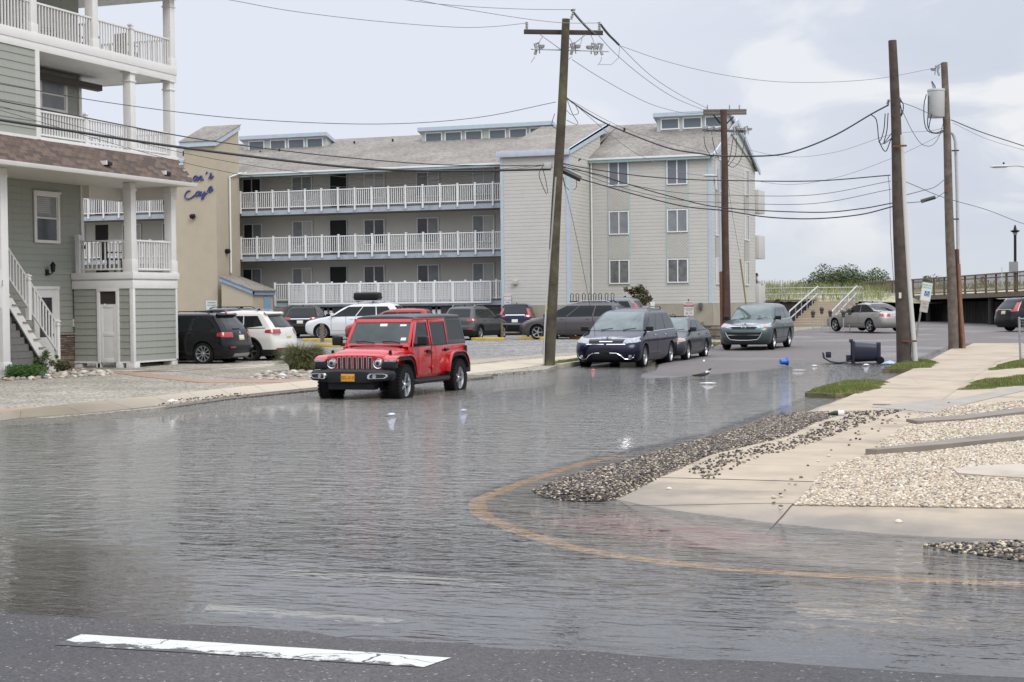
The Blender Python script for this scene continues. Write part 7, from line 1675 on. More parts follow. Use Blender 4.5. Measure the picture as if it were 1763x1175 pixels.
# ================================================================== SIGNS
hs = thing('parking_sign', 'leaning green and white accessible parking sign beside the bare pole', 'sign', P(1574, 622, .07)); dh = D_at(hs.location)-.15
A, C = W(1571, 622, dh), W(1592, 494, dh); MB().tube([A, C], .03, 6).build('post', mat('sign_post', (.24,.235,.21), .6, .3, noise=(8,.2)), hs)
up_ = (C-A).normalized(); rx_ = up_.cross(Vector((.34,-.94,0)).normalized()).normalized()*1.0; rx_ = -rx_ if rx_.dot(_rt) < 0 else rx_; nn = rx_.cross(up_).normalized(); nn = -nn if nn.y > 0 else nn
Rm = Matrix((rx_, up_, rx_.cross(up_))).transposed()
def plate(cpx, w_, h_, m, e_, nm, parent=hs):
    c = W(*cpx, dh)+nn*e_; b = MB(); b.cbox((0,0,0), (w_, h_, .004)); b.v = [tuple(Rm @ Vector(v)+c) for v in b.v]; return b.build(nm, m, parent), c
sg_green = mat('sign_green', (.10,.36,.25), .5); s1, c1 = plate((1594.3, 503), .31, .56, mat('sign_pale_green', (.42,.52,.44), .5, noise=(4,.08)), .035, 'sign_plate'); s1b, _ = plate((1594.3, 503), .27, .52, plate_w, .0385, 'sign_face')
_, c3 = plate((1595.4, 506), .155, .155, mat('sign_blue_field', (.02,.13,.42), .5), .042, 'blue_field')
e_rot = Rm.to_4x4().to_euler()
def stext(s, sz, m, c): text(s, sz, m, hs, tuple(c-hs.location), e_rot, 'lettering')
stext('RESERVED', .062, sg_green, c1+up_*.20+nn*.008); stext('PARKING', .062, sg_green, c1+up_*.125+nn*.008)
b = MB()
for s_ in ([(-.01,.055),(-.012,.0),(.03,-.002),(.045,-.045),(.06,-.045)], [(-.012,.02),(.03,.02)]): b.tube([c3+rx_*x+up_*y+nn*.006 for x, y in s_], .007, 5)
b.tube([c3+rx_*(.0+.042*math.cos(a))+up_*(-.022+.042*math.sin(a))+nn*.006 for a in np.linspace(2.0, 6.0, 12)], .006, 5); b.tube([c3+rx_*-.01+up_*.062+nn*.004, c3+rx_*-.01+up_*.062+nn*.009], .012, 8); b.build('wheelchair_symbol', plate_w, hs)
s2, c2 = plate((1590.8, 528), .24, .34, mat('sign_back_grey', (.40,.38,.35), .6, noise=(7,.15)), .035, 'lower_plate')
stext('VAN', .06, mat('faded_ink', (.28,.27,.25), .6), c2+up_*.08+nn*.006); stext('ACCESSIBLE', .034, MATS['faded_ink'], c2-up_*.02+nn*.006)
# red and white notice by the kerb
q = PL(1187, 592); ws_ = thing('warning_sign', 'white notice with red band on a short post beside the motel', 'sign', q); dw = D_at(q)
def fbox(root, nm, m, cpx, w_, h_, th, D, bev=0):
    c = W(*cpx, D); b = MB(); b.cbox(c, (w_, th, h_), 0, Matrix.Rotation(YAW*.5, 3, 'Z')); return b.build(nm, m, root, bevel=bev)
T_ = W(1185.3, 515, dw); MB().tube([q, Vector((T_.x, T_.y, T_.z))], .03, 6).build('post', woodg, ws_)
ppm = FPX/dw; fbox(ws_, 'sign_plate', plate_w, (1186, 531.5), 16.5/ppm, 24.5/ppm, .01, dw-.06); fbox(ws_, 'red_band', MATS['sign_red'], (1186, 526.5), 16.3/ppm, 3.4/ppm, .008, dw-.075)
c = W(1186, 522, dw-.08); text('PARKING', 3.3/ppm, MATS['sign_red'], ws_, tuple(c-q), (R(90), 0, YAW*.5)); c = W(1186, 533, dw-.08); text('VIOLATORS\nTOWED', 2.8/ppm, MATS['faded_ink'], ws_, tuple(c-q), (R(90), 0, YAW*.5))
c = W(1186, 526.4, dw-.085); text('PRIVATE', 3.0/ppm, plate_w, ws_, tuple(c-q), (R(90), 0, YAW*.5))
for px in (1182.5, 1189.5): fbox(ws_, 'arrow', MATS['sign_red'], (px, 539.5), 4/ppm, 1.2/ppm, .008, dw-.075)
# split rail guard between walk and car park
gf = thing('rail_fence', 'low two rail timber fence in front of the taupe minivan', 'fence', PL(956, 584)); dg = D_at(gf.location)
for a, c, y0 in ((863, 1016, 558.5), (863, 1003, 573)):
    A, C = W(a, y0, dg), W(c, y0+1.0, dg); MB().tube([A, C], .05, 6).build('rail', woodg, gf)
for px in (864, 909, 956, 1003): A = W(px, 555, dg); MB().tube([A, Vector((A.x, A.y, .1))], .06, 6).build('post', woodg if px != 956 else white2, gf)
# wire fence at right edge
cf = thing('wire_fence', 'galvanised wire fence at the right edge behind the turf', 'fence', PC(1756, 621)); dc = D_at(cf.location)
MB().tube([W(1757, 622, dc), W(1754.5, 546, dc)], .032, 8).build('post', steel, cf)
MB().tube([W(1755, 549, dc), W(1830, 548, dc-2.5)], .022, 6).build('top_rail', steel, cf)
MB().tube([W(1757, 616, dc), W(1830, 622, dc-2.5)], .012, 6).build('bottom_wire', steel, cf)
b = MB()
for i in range(26):
    f = i/25; a = W(1757+f*72, 549-f*1, dc-2.5*f); c_ = W(1757+f*72, 617+f*5, dc-2.5*f); b.tube([a, c_], .004, 3)
for j in range(14):
    g_ = j/13; b.tube([W(1757, 549+g_*68, dc), W(1829, 548+g_*74, dc-2.5)], .003, 3)
kind(b.build('mesh_wires', steel, cf), 'stuff')
# parking meters
for i, (hx_, hy, by, nm_) in enumerate(((1399.7, 541, 575, 'leftmost'), (1414.8, 535, 573, 'second from left'), (1429.3, 540, 571, 'middle'), (1452, 541, 572, 'fourth from left'), (1463, 537, 571, 'rightmost'))):
    q = P(hx_, by, .27); pm_ = thing('parking_meter', f'{nm_} of five dark parking meters in front of the wide stairs', 'parking meter', q, 0, 'parking meters below the stairs'); D = D_at(q)
    MB().tube([q, W(hx_, hy+5, D)], .028, 6).build('post', steel, pm_); c = W(hx_, hy, D)
    b = MB(); b.lathe([(0,-.16),(.07,-.16),(.09,-.08),(.07,-.05),(.10,0),(.11,.10),(.06,.17),(0,.18)], tuple(c), 'z', 10); b.build('meter_head', mat('meter_dark', (.05,.042,.04), .5), pm_)
# wheel stops
ys_m = mat('yellow_kerb_paint', (.58,.40,.07), .7, noise=(5,.15))
for i, (x0, x1, yy_) in enumerate(((522,577,588),(545,600,598),(812,868,586.5),(893,937,585),(940,961,583.5),(981,1005,584))):
    a, c = PL(x0, yy_), PL(x1, yy_); d = c-a; b = MB(); b.cbox((0,0,.07), (d.length, .15, .14)); o = b.build('wheel_stop', ys_m, None, world=False, bevel=.03); o.location = (a+c)/2; o.rotation_euler = (0, 0, math.atan2(d.y, d.x))
    tag(o, ['yellow wheel stop in front of the white suv nose', 'yellow wheel stop nearest the ornamental grass', 'yellow wheel stop under the gunmetal crossover', 'long yellow wheel stop left of the tall wooden pole', 'short yellow wheel stop just right of the tall wooden pole', 'yellow wheel stop beside the navy minivan nose'][i], 'wheel stop', 'yellow wheel stops in the car park')
q = PL(555, 589); tag(MB().box(q.x-.07, q.x+.07, q.y-.07, q.y+.07, q.z, W(555, 557, D_at(q)).z).build('timber_post', woodg, None, world=False), 'short grey timber post beside the white suv front wheel', 'post')
q = PL(1124, 580); D = D_at(q); tag(MB().box(q.x-.08, q.x+.08, q.y-.08, q.y+.08, q.z, W(1124, 520, D).z).build('marker_post', white2, None, world=False), 'white square post in front of the motel, right of the small tree', 'post')
q = PL(1113, 580); tag(MB().box(q.x-.16, q.x+.12, q.y-.1, q.y+.1, q.z, W(1113, 527, D).z).build('utility_box', greymetal, None, world=False), 'grey utility box beside the white square post', 'utility box')
# planter wall at the motel corner
pw = thing('planter_wall', 'low stone planter wall at the motel corner', 'planter', PL(1220, 584)); z0 = pw.location.z
A, C = PL(1203, 583), PL(1247, 585)
sm_ = mat('planter_stone', (.20,.165,.125), .9, noise=(6,.3), bump=(12,.5,.02))
for j in range(4):
    for i in range(5):
        a = A.lerp(C, (i+.02+(j % 2)*.1)/5.1); c = A.lerp(C, (i+.96+(j % 2)*.1)/5.1); m_ = (a+c)/2; b = MB(); b.cbox((m_.x, m_.y, z0+.07+j*.14), ((c-a).length, .25, .125)); b.build('stone', sm_, pw, bevel=.02)
m_ = (A+C)/2; b = MB(); b.cbox((m_.x, m_.y, z0+.58), ((C-A).length+.2, .35, .06)); b.build('cap_board', mat('cap_board', (.09,.075,.06), .8), pw)
# ================================================================== STAIRS, BULKHEAD, BOARDWALK, DUNE
st = thing('concrete_stairs', 'wide tan concrete stairs up to the boardwalk with steel handrails', 'stairs', (-15.75, 95, .3))
ns = 10; stm_ = mat('stair_concrete', (.36,.30,.225), .85, noise=(1.2,.12))
for i in range(ns): b = MB(); b.box(-17.1, -14.5, 95+i*1.0, 105.5, .1+i*.155, .3+(i+1)*.145); b.build('step', stm_, st, bevel=.01)
for X_ in (-17.05, -14.55):
    b = MB(); A, C = Vector((X_, 94.9, 1.20)), Vector((X_, 105, 2.68)); b.tube([A+Vector((0,-.1,-.75)), A+Vector((0,-.1,-.05)), A, C, C+Vector((0,.3,0))], .045, 8)
    A2, C2 = A-Vector((0,0,.45)), C-Vector((0,0,.45)); b.tube([A2, C2], .038, 8); b.build('handrail', mat('bright_rail', (.52,.53,.54), .35, .5), st)
    for i in range(6): p = A.lerp(C, i/5); b = MB(); b.tube([p, p-Vector((0,0,.95))], .03, 6); b.build('rail_post', steel, st)
lp = thing('pipe_railing', 'galvanised pipe railing along the top of the stairs and bulkhead', 'railing', (-18, 106, 1.75))
for z in (2.62, 2.22): MB().tube([(-24.5, 105.9, z-.0), (-14.3, 105.9, z)], .035, 6).build('rail', steel, lp)
for i in range(9): x = -24.3+i*1.25; MB().tube([(x, 105.9, 1.6), (x, 105.9, 2.62)], .03, 6).build('post', steel, lp)
bh = thing('bulkhead', 'dark timber bulkhead wall left of the wide stairs', 'retaining wall', (-21, 105, .3))
x = -29.0
while x < -17.2: b = MB(); h_ = 1.72+random.random()*.05; b.box(x, x+.27, 104.9+random.random()*.06, 105.2, .1, h_); b.build('plank', woodd, bh); x += .285
b = MB(); b.box(-29, -17.15, 104.8, 105.25, 1.74, 1.86); b.build('cap_board', woodg, bh)
for i in range(6): b = MB(); b.tube([(-28+i*2.1, 104.8, .1), (-28+i*2.1, 104.8, 1.9)], .14, 8); b.build('pile', woodd, bh)
bw = thing('boardwalk', 'raised timber boardwalk ramp with picket railing on dark piles', 'boardwalk', (-6, 102, .3))
DA, DB = 117.0, 88.0
def bwp(px, z):     # point on the boardwalk front edge above picture column px
    f = (px-1483)/(1763-1483); D = 1/((1-f)/DA+f/DB); v = W(px, 505, D); return Vector((v.x, v.y, z))
def dz_(px): f = (px-1483)/280; return 1.95+.28*f
cols = list(np.linspace(1483, 1930, 26))
nrm2 = (bwp(1483, 0)-bwp(1763, 0)).normalized().cross(Vector((0,0,1))); nrm2 = nrm2 if nrm2.y > 0 else -nrm2
for a, c in zip(cols[:-1], cols[1:]):
    A, C = bwp(a, dz_(a)), bwp(c, dz_(c)); up = Vector((0,0,1))
    def slab(z0, z1, d0, d1, nm, m):
        b = MB(); v = [A+nrm2*d0+up*z0, C+nrm2*d0+up*z0, C+nrm2*d1+up*z0, A+nrm2*d1+up*z0, A+nrm2*d0+up*z1, C+nrm2*d0+up*z1, C+nrm2*d1+up*z1, A+nrm2*d1+up*z1]
        b.add(v, [(0,3,2,1),(4,5,6,7),(0,1,5,4),(1,2,6,5),(2,3,7,6),(3,0,4,7)]); return b.build(nm, m, bw)
    slab(-.28, 0, 0, 4.0, 'deck_board', woodg); slab(1.02, 1.09, -.06, .10, 'handrail', woodg); slab(.08, .14, .0, .05, 'lower_rail', woodg)
    slab(1.02, 1.09, 3.9, 4.02, 'handrail', woodg)
    b = MB(); b.cbox(A+up*.5, (.12, .12, 1.05)); b.build('rail_post', woodg, bw)
    pk = MB(); n = max(2, int((C-A).length/.16))
    for i in range(n): p = A.lerp(C, (i+.5)/n)+up*.55+nrm2*.02; pk.cbox(p, (.035, .035, .95)); 
    kind(pk.build('pickets', woodg, bw), 'stuff')
bd = thing('bulkhead', 'long black timber bulkhead under the boardwalk', 'retaining wall', (-6, 103, .3))
for a, c in zip(cols[:-1], cols[1:]):
    A, C = bwp(a, .1), bwp(c, .1); n = 5
    for i in range(n):
        p, q = A.lerp(C, i/n), A.lerp(C, (i+.96)/n); m_ = (p+q)/2+nrm2*(1.2+random.random()*.06); rot = Matrix.Rotation(math.atan2((C-A).y, (C-A).x), 3, 'Z'); b = MB(); b.cbox((m_.x, m_.y, .85), ((q-p).length, .12, 1.6), 0, rot); b.build('plank', mat('black_timber', (.022,.020,.02), .9, noise=(2,.4)), bd)
for px in cols[::3]: p = bwp(px, 0)+nrm2*.3; b = MB(); b.tube([(p.x, p.y, .1), (p.x, p.y, dz_(px)-.25)], .16, 8); b.build('pile', woodd if px < 1500 or px > 1560 else woodg, bd)
# dune
def dune_z(X, Y):
    h = 1.55+np.clip((Y-106)/8, 0, 1)*1.0+(vnoise(X, Y, 5, 21)-.5)*.5; return np.where(Y > 128, 2.4-(Y-128)*.12, h)
kind(hfield('dune', np.linspace(-48, 30, 90), np.linspace(106.2, 150, 50), dune_z, mat('dune_ground', (.26,.25,.15), .95, noise=(.7,.3), second=((.42,.39,.29), .35, .55, .06))), 'structure')
dg_ = [(-42,106.5),(-13,106.5),(-13,122),(-42,122)]
grass('dune_grass', 'dune grass between the railing and the sand fence', dg_, dune_z, 22, .55, [(.20,.24,.08),(.28,.28,.13),(.15,.20,.06),(.35,.32,.18)], lean=.8, wd=.015)
grass('dune_grass', 'dune grass seen through the boardwalk railing', [(-13,119),(25,112),(25,130),(-13,132)], dune_z, 14, .5, [(.20,.24,.08),(.28,.28,.13)], lean=.8, wd=.018)
sf = thing('sand_fence', 'thin picket sand fence along the dune crest', 'fence', (-25, 120, 2.5)); b = MB()
for i in range(150): x = -42+i*.19; b.cbox((x, 120+.3*math.sin(x*.3), 2.7+.06*math.sin(i*1.7)), (.045, .015, 1.15), 0)
kind(b.build('pickets', mat('grey_picket', (.30,.285,.26), .9), sf), 'stuff'); b = MB(); b.tube([(-42, 120.0, 3.0), (-14, 120.0, 3.0)], .01, 4); b.build('fence_wire', wire_g, sf)
# ================================================================== PLANTS
def leaves(name, pos, size, cols, m='leaf_faces', flat=.3, elong=1.6):
    n = len(pos); r = RNG; s = size*(.6+.8*r.random((n, 1)))
    u = r.normal(size=(n, 3)); u[:, 2] *= .6; u /= np.linalg.norm(u, axis=1, keepdims=True); w2 = r.normal(size=(n, 3)); v = np.cross(u, w2); v /= np.linalg.norm(v, axis=1, keepdims=True)
    a = pos-u*s*elong; b = pos+v*s*.5; c = pos+u*s*elong; d = pos-v*s*.5; V = np.stack([a, b, c, d], 1).reshape(-1, 3); F = (np.arange(n)*4)[:, None]+np.array([[0,1,2,3]])
    C = np.array(cols)[r.choice(len(cols), n)]*(.7+.6*r.random((n, 1))); return npmesh(name, V, F, tint_mat(m, .55, .3), np.repeat(C, 4, 0))
def cloud(blobs, n):
    out_ = []; vol = np.array([b_[3]**2 for b_ in blobs]); ks = RNG.multinomial(n, vol/vol.sum())
    for (x, y, z, rr, zs), k_ in zip(blobs, ks):
        d = RNG.normal(size=(k_, 3)); d /= np.linalg.norm(d, axis=1, keepdims=True); q = rr*(RNG.random((k_, 1))**.45); d = d*q; d[:, 2] *= zs; out_.append(d+np.array([x, y, z]))
    return np.concatenate(out_)
def shrub(nm, label, base, blobs, n, size, cols, stems=None, cat='shrub', grp=None):
    t = thing(nm, label, cat, base, 0, grp); p = cloud(blobs, n); o = leaves('foliage', p, size, cols); o.parent = t
    if stems:
        b = MB()
        for s_ in stems: b.tube([Vector(v) for v in s_], .035 if cat == 'tree' else .012, 5, 0, .008)
        b.build('trunk' if cat == 'tree' else 'stem', mat('bark', (.10,.085,.07), .9), t, world=False)
    return t
q = PL(1106, 578); T0 = W(1106, 528, D_at(q)).z-q.z; S1 = D_at(q)/FPX
def ub(px, py, rr, zs=.9): c = W(px, py, D_at(q)); return (c.x-q.x, c.y-q.y, c.z-q.z, rr*S1, zs)
shrub('small_tree', 'small wind bent tree with bronze and green leaves against the motel', q, [ub(1078,499,5),ub(1086,503,6),ub(1094,500,8),ub(1101,497,8),ub(1108,505,10),ub(1099,512,11),ub(1112,517,9),ub(1104,524,9),ub(1118,514,5),ub(1110,534,7)], 1300, .055, [(.05,.075,.025),(.07,.10,.03),(.12,.055,.03),(.04,.055,.02),(.16,.15,.08)],
      [[(0,0,0),(.05,0,T0*.5),(-.05,0,T0),(-.2,0,T0+.7)], [(.05,0,T0*.6),(.25,0,T0+.3),(.2,0,T0+1.0)], [(0,0,T0*.7),(-.4,0,T0+.4),(-.9,0,T0+.9)]], 'tree')
def at_shrub(px, py, w_, h_, nm, label, n, size, cols, f=PL, cat='shrub', flat=1.0):
    q = f(px, py); s_ = D_at(q)/FPX; W_, H_ = w_*s_/2, h_*s_; bl = []
    for i in range(7): a = i*2.4; r_ = .55*W_*(i/7)**.5; bl.append((r_*math.cos(a), r_*math.sin(a), H_*(.45+.12*math.sin(i*1.9)), W_*.55, min(1.6, H_/(W_*1.25))))
    return shrub(nm, label, q, bl, n, size, cols, [[(0,0,0),(.1*k_, 0, H_*.6)] for k_ in (-1, 0, 1)], cat)
at_shrub(1160, 574, 28, 34, 'shrub', 'yellow green feathery shrub at the motel wall, left of the red notice', 700, .07, [(.22,.26,.09),(.16,.22,.06),(.28,.30,.12)])
at_shrub(1206, 574, 20, 22, 'shrub', 'dark shrub with pale blooms beside the planter wall', 350, .05, [(.06,.09,.03),(.09,.10,.04),(.25,.16,.12)])
at_shrub(1230, 572, 26, 10, 'shrub', 'low dark green shrub behind the planter wall cap', 300, .05, [(.05,.09,.03),(.09,.13,.04)])
at_shrub(1268, 572, 14, 30, 'shrub', 'thin green shrub between the red brown pole and the motel corner', 250, .05, [(.09,.13,.05),(.14,.16,.08)])
GB = [(.045,.085,.022),(.07,.12,.03),(.035,.06,.02),(.10,.14,.04)]
def hedge(px, w_, y0, h_, label, Dd, cols, n=900, sz=.06, tall=False):
    c = W(px, y0, Dd); s_ = Dd/FPX; bl = []; K = max(3, int(w_/12))
    for i in range(K): f = (i+.5)/K-.5; bl.append((f*w_*s_, (RNG.random()-.5)*1.5, h_*s_*(.35+.15*math.sin(i*2.1)), 1.0*h_*s_*.42*(1-.9*f*f)+.15, 1.1))
    return shrub('beach_shrub', label, (c.x, c.y, c.z), bl, n, sz, cols, cat='shrub')
hedge(1442, 74, 514, 62, 'dense dark green beach shrub, left half of the mound behind the stairs', 119, GB+[(.14,.13,.09)], 9000)
hedge(1490, 80, 514, 54, 'rounded green beach shrub, right half of the mound behind the stairs', 121, GB+[(.12,.17,.04)], 9000)
hedge(1390, 50, 512, 32, 'low grey green beach shrub left of the stairs top', 118, [(.13,.16,.07),(.10,.13,.05),(.2,.2,.12)], 3000)
hedge(1330, 30, 518, 16, 'low bright green shrub beside the motel rear corner', 112, [(.10,.16,.04),(.14,.2,.05)], 1500)
hedge(1435, 40, 500, 36, 'bare grey twiggy shrub standing out of the green mound', 123, [(.16,.13,.11),(.11,.09,.08)], 500, .07)
hedge(1612, 22, 500, 26, 'brown bush behind the boardwalk, left of the grey pole', 125, [(.16,.15,.10),(.1,.11,.06)], 260, .08)
hedge(1596, 6, 490, 16, 'small pointed evergreen behind the boardwalk rail', 125, [(.06,.1,.05)], 160, .08)
hedge(1700, 60, 520, 14, 'green bushes under the boardwalk between the piles', 110, GB, 1500)
hedge(1694, 10, 490, 12, 'small brown bush top beyond the boardwalk', 125, [(.12,.1,.08)], 120, .08)
# ornamental grass by the kerb
def tuft(nm, label, base, w_, h_, n, cols, wd=.008, arc=1.0, lean=(0, 0)):
    r = RNG; a = r.random(n)*2*PI; r0 = .30*w_*r.random(n)**.5; hh = h_*(.55+.5*r.random(n)); sp = arc*w_*(.25+.75*r.random(n)); V = []; F = []
    dx, dy = np.cos(a), np.sin(a); K = 5; tws = r.random(n)*2*PI
    P0 = np.stack([r0*dx, r0*dy, 0*dx], 1)
    rows = []
    for k_ in range(K+1):
        t = k_/K; x = P0[:, 0]+dx*sp*t*t*.8+lean[0]*t*t*h_; y = P0[:, 1]+dy*sp*t*t*.8+lean[1]*t*t*h_; z = hh*(1.35*t-.35*t*t)-np.clip(sp, 0, 9)*t**2.6*.62*h_/w_*.9 ; ww = wd*(1-t*.85)
        rows.append(np.stack([x-ww*np.sin(tws), y+ww*np.cos(tws), z], 1)); rows.append(np.stack([x+ww*np.sin(tws), y-ww*np.cos(tws), z], 1))
    V = np.stack(rows, 1).reshape(-1, 3); q0 = (np.arange(n)*(2*K+2))[:, None]
    F = np.concatenate([q0+np.array([[2*k_, 2*k_+1, 2*k_+3, 2*k_+2]]) for k_ in range(K)], 0)
    C = np.array(cols)[r.choice(len(cols), n)]*(.7+.6*r.random((n, 1))); t_ = thing(nm, label, 'ornamental grass', base); o = npmesh('blades', V, F, tint_mat('grass_blades', .6, .3), np.repeat(C, 2*K+2, 0)); o.parent = t_; return t_
q = PL(520, 640); tuft('ornamental_grass', 'large fountain grass clump at the pavement beside the red off-roader', q, 1.15, .95, 5600, [(.14,.19,.06),(.20,.24,.09),(.30,.27,.14),(.10,.14,.05),(.24,.17,.11)], .008, .85, (.15, 0))
q = PL(1160, 575)
# left garden plants
q = PL(22, 652); bl = [(x, y, .17, .30, .75) for x, y in ((-1.3,.25),(-1.0,-.1),(-.75,.2),(-.5,-.15),(-.25,.2),(0,-.05),(.25,.15),(.5,0),(.65,.2))]
shrub('juniper_bush', 'low bright green juniper in front of the house stairs', q, bl, 9000, .020, [(.055,.13,.025),(.08,.17,.035),(.04,.09,.02)])
q = PL(72, 642); s_ = D_at(q)/FPX; bl = [((px-72)*s_, .05*k_, (642-py)*s_, rr*s_, 1) for k_, (px, py, rr) in enumerate(((50,612,6),(55,622,9),(62,630,10),(70,618,9),(72,608,7),(66,634,9),(80,626,6),(88,615,4),(92,622,4)))]
shrub('leafy_weed', 'straggly green shrub growing at the foot of the white stairs', q, bl, 900, .03, [(.10,.17,.05),(.14,.20,.07),(.07,.12,.03)], [[(0,0,0),(-.3,0,.5)], [(0,0,0),(.1,0,.5)], [(0,0,0),(.35,0,.45)]])
q = PL(109, 641); bl = [(x, 0, .16, .17, 1.1) for x in (-.14, 0, .14)]; shrub('shrub', 'small reddish green shrub at the stair foot beside the stone veneer', q, bl, 900, .028, [(.10,.11,.05),(.14,.10,.06),(.07,.09,.04)])
# river rocks
rk_m = [mat(f'river_rock_{i}', c, .8, noise=(7,.25)) for i, c in enumerate([(.42,.36,.29),(.30,.26,.22),(.52,.47,.40),(.36,.25,.17),(.22,.22,.22),(.58,.55,.50)])]
rock_me = []
for i in range(9):
    bm = bmesh.new(); bmesh.ops.create_icosphere(bm, subdivisions=2, radius=1)
    for v in bm.verts: v.co *= 1+.35*(mnoise.noise(v.co*1.1+Vector((i*7.3, 0, 0)))); 
    for v in bm.verts: v.co.x *= 1.25; v.co.z *= .55
    me = bpy.data.meshes.new('river_rock'); bm.to_mesh(me); bm.free(); me.materials.append(rk_m[i % 6]); me.polygons.foreach_set('use_smooth', [True]*len(me.polygons)); rock_me.append(me)
ROCK_TONE = {'river_rock_0': 'tan', 'river_rock_1': 'taupe', 'river_rock_2': 'cream', 'river_rock_3': 'orange brown', 'river_rock_4': 'dark grey', 'river_rock_5': 'off white'}
def rocks(px_poly, n, smin, smax, label, grp):
    pts = fill(wpoly(px_poly, PL), 60, lambda X, Y: land_z(X, Y)); k_ = 0; used = []
    for p in pts:
        if k_ >= n: break
        s_ = smin+(smax-smin)*random.random()**1.5
        if any((p[0]-u[0])**2+(p[1]-u[1])**2 < (.75*(s_+u[2]))**2 for u in used): continue
        used.append((p[0], p[1], s_)); o = bpy.data.objects.new('river_rock', random.choice(rock_me)); COL.objects.link(o); o.location = (p[0], p[1], p[2]+s_*.30); o.scale = (s_, s_, s_*(.8+.5*random.random())); o.rotation_euler = (random.uniform(-.2,.2), random.uniform(-.2,.2), random.random()*6.3)
        tag(o, ROCK_TONE.get(o.data.materials[0].name, 'grey')+' '+label, 'rock', grp); k_ += 1
rocks([(0,657),(0,650),(50,646),(90,641),(150,637),(190,641),(200,647),(120,650),(60,655)], 140, .045, .11, 'rounded river rock in the border below the white stairs', 'river rocks in the border below the stairs')
rocks([(420,652),(440,646),(480,641),(530,640),(570,642),(570,648),(520,654),(450,655)], 80, .045, .11, 'rounded river rock at the foot of the fountain grass', 'river rocks around the fountain grass')
# ================================================================== WHEELED BIN AND LITTER
binm = mat('navy_bin_plastic', (.014,.018,.034), .42, noise=(3,.12))
bl_ = P(1492, 626, .0); bn = thing('wheelie_bin', 'dark navy wheeled bin tipped over with its lid thrown open', 'bin', (bl_.x, bl_.y, .02), R(12))
def bsec(x, w_, z0, z1): return [(x, -w_, z0), (x, w_, z0), (x, w_, z1), (x, -w_, z1)]
b = MB(); rings_ = [(-.40,.30,.31,.33),(-.20,.285,.30,.325),(0,.27,.285,.32),(.2,.255,.27,.315),(.33,.24,.255,.31)]; NB = 28
for x_, wy_, hz_, zc_ in rings_:
    for i in range(NB): a = 2*PI*i/NB; ca, sa = math.cos(a), math.sin(a); b.v.append((x_, wy_*math.copysign(abs(ca)**.62, ca), zc_+hz_*math.copysign(abs(sa)**.62, sa)))
for j in range(4):
    for i in range(NB): b.f.append((j*NB+i, j*NB+(i+1) % NB, (j+1)*NB+(i+1) % NB, (j+1)*NB+i))
b.f.append(tuple(4*NB+i for i in range(NB))); b.m = [0]*len(b.f); b.build('bin_body', binm, bn, world=False, smooth=True, auto=60)
b = MB(); b.box(-.385, -.37, -.26, .26, .05, .58); b.build('bin_mouth', dark, bn, world=False)
b = MB()
for z0, z1, y0, y1 in ((.0, .06, -.32, .32), (.59, .66, -.32, .32)): b.box(-.45, -.36, y0, y1, z0, z1)
b.box(-.45, -.36, -.33, -.27, .0, .66); b.box(-.45, -.36, .27, .33, .0, .66); b.build('bin_rim', binm, bn, world=False, bevel=.02)
b = MB(); b.box(-.50, -.41, -.26, .26, .60, .72); b.build('grip_bar', binm, bn, world=False, bevel=.03)
b = MB(); b.box(.30, .40, -.27, .27, .02, .62); b.build('bin_base', binm, bn, world=False, bevel=.03)
for s_ in (-1, 1): b = MB(); b.lathe([(0,-.03),(.10,-.03),(.11,0),(.10,.03),(0,.03)], (.39, s_*.27, .08), 'y', 18); b.build('wheel', rubber, bn, world=False, smooth=True)
b = MB(); pr = [(-.45,.05),(-.62,.012),(-.85,-.01),(-1.10,.03),(-1.28,.14),(-1.30,.32),(-1.27,.32),(-1.24,.16),(-1.08,.07),(-.85,.03),(-.62,.05),(-.45,.10)]
b.prism(pr, 'y', -.30, .30); b.build('bin_lid', binm, bn, world=False, bevel=.01)
b = MB(); b.box(-1.20, -1.05, -.12, .12, .16, .34) ; b.build('lid_handle', binm, bn, world=False, bevel=.02)
b = MB(); b.box(-.60, -.44, -.16, .16, .04, .24); b.build('hinge_block', binm, bn, world=False, bevel=.02)
bk_ = P(1349, 629, .03); t = thing('bucket', 'bright blue plastic bucket lying on the wet road', 'bucket', bk_, R(30))
b = MB(); b.lathe([(0,-.10),(.075,-.10),(.10,.12),(.115,.12),(.115,.09)], (0,0,.10), 'x', 16); b.build('bucket_shell', mat('bright_blue', (.02,.12,.50), .35), t, world=False, smooth=True)
b = MB(); b.lathe([(.11,.115),(.122,.12),(.11,.13)], (0,0,.10), 'x', 16); b.build('bucket_rim', MATS['bright_blue'], t, world=False)
def scrap(nm, label, px, py, w_, h_, m, f=P, z=.0, cat='litter', n=10, d_=.2):
    q = f(px, py) if f is not P else P(px, py, z); b = MB(); s_ = D_at(q)/FPX; pts = []
    vs = []; K = 7
    for j in range(4):
        for i in range(K): u = i/(K-1)-.5; v = j/3-.5; vs.append((u*w_*s_, v*d_, max(.004, h_*s_*(1-4*u*u)*(1-3*v*v)*(.6+.6*random.random()))))
    b.add(vs, [(j*K+i, j*K+i+1, (j+1)*K+i+1, (j+1)*K+i) for j in range(3) for i in range(K-1)]); b.add([(v[0], v[1], -.01) for v in vs], [])
    o = b.build(nm, m, None, world=False, smooth=True, auto=60); o.location = q; return tag(o, label, cat)
lw = mat('litter_white', (.70,.71,.70), .5)
scrap('plastic_bag', 'white plastic bag floating below the small dark gull', 1219, 660, 28, 1.6, lw, z=.005, d_=.25)
scrap('foam_scrap', 'white foam lump floating left of the tipped bin', 1491, 629, 12, 2.5, lw, z=.005)
scrap('foam_scrap', 'small white foam scrap left of the foam lump by the bin', 1402, 630, 9, 1.5, lw, z=.005)
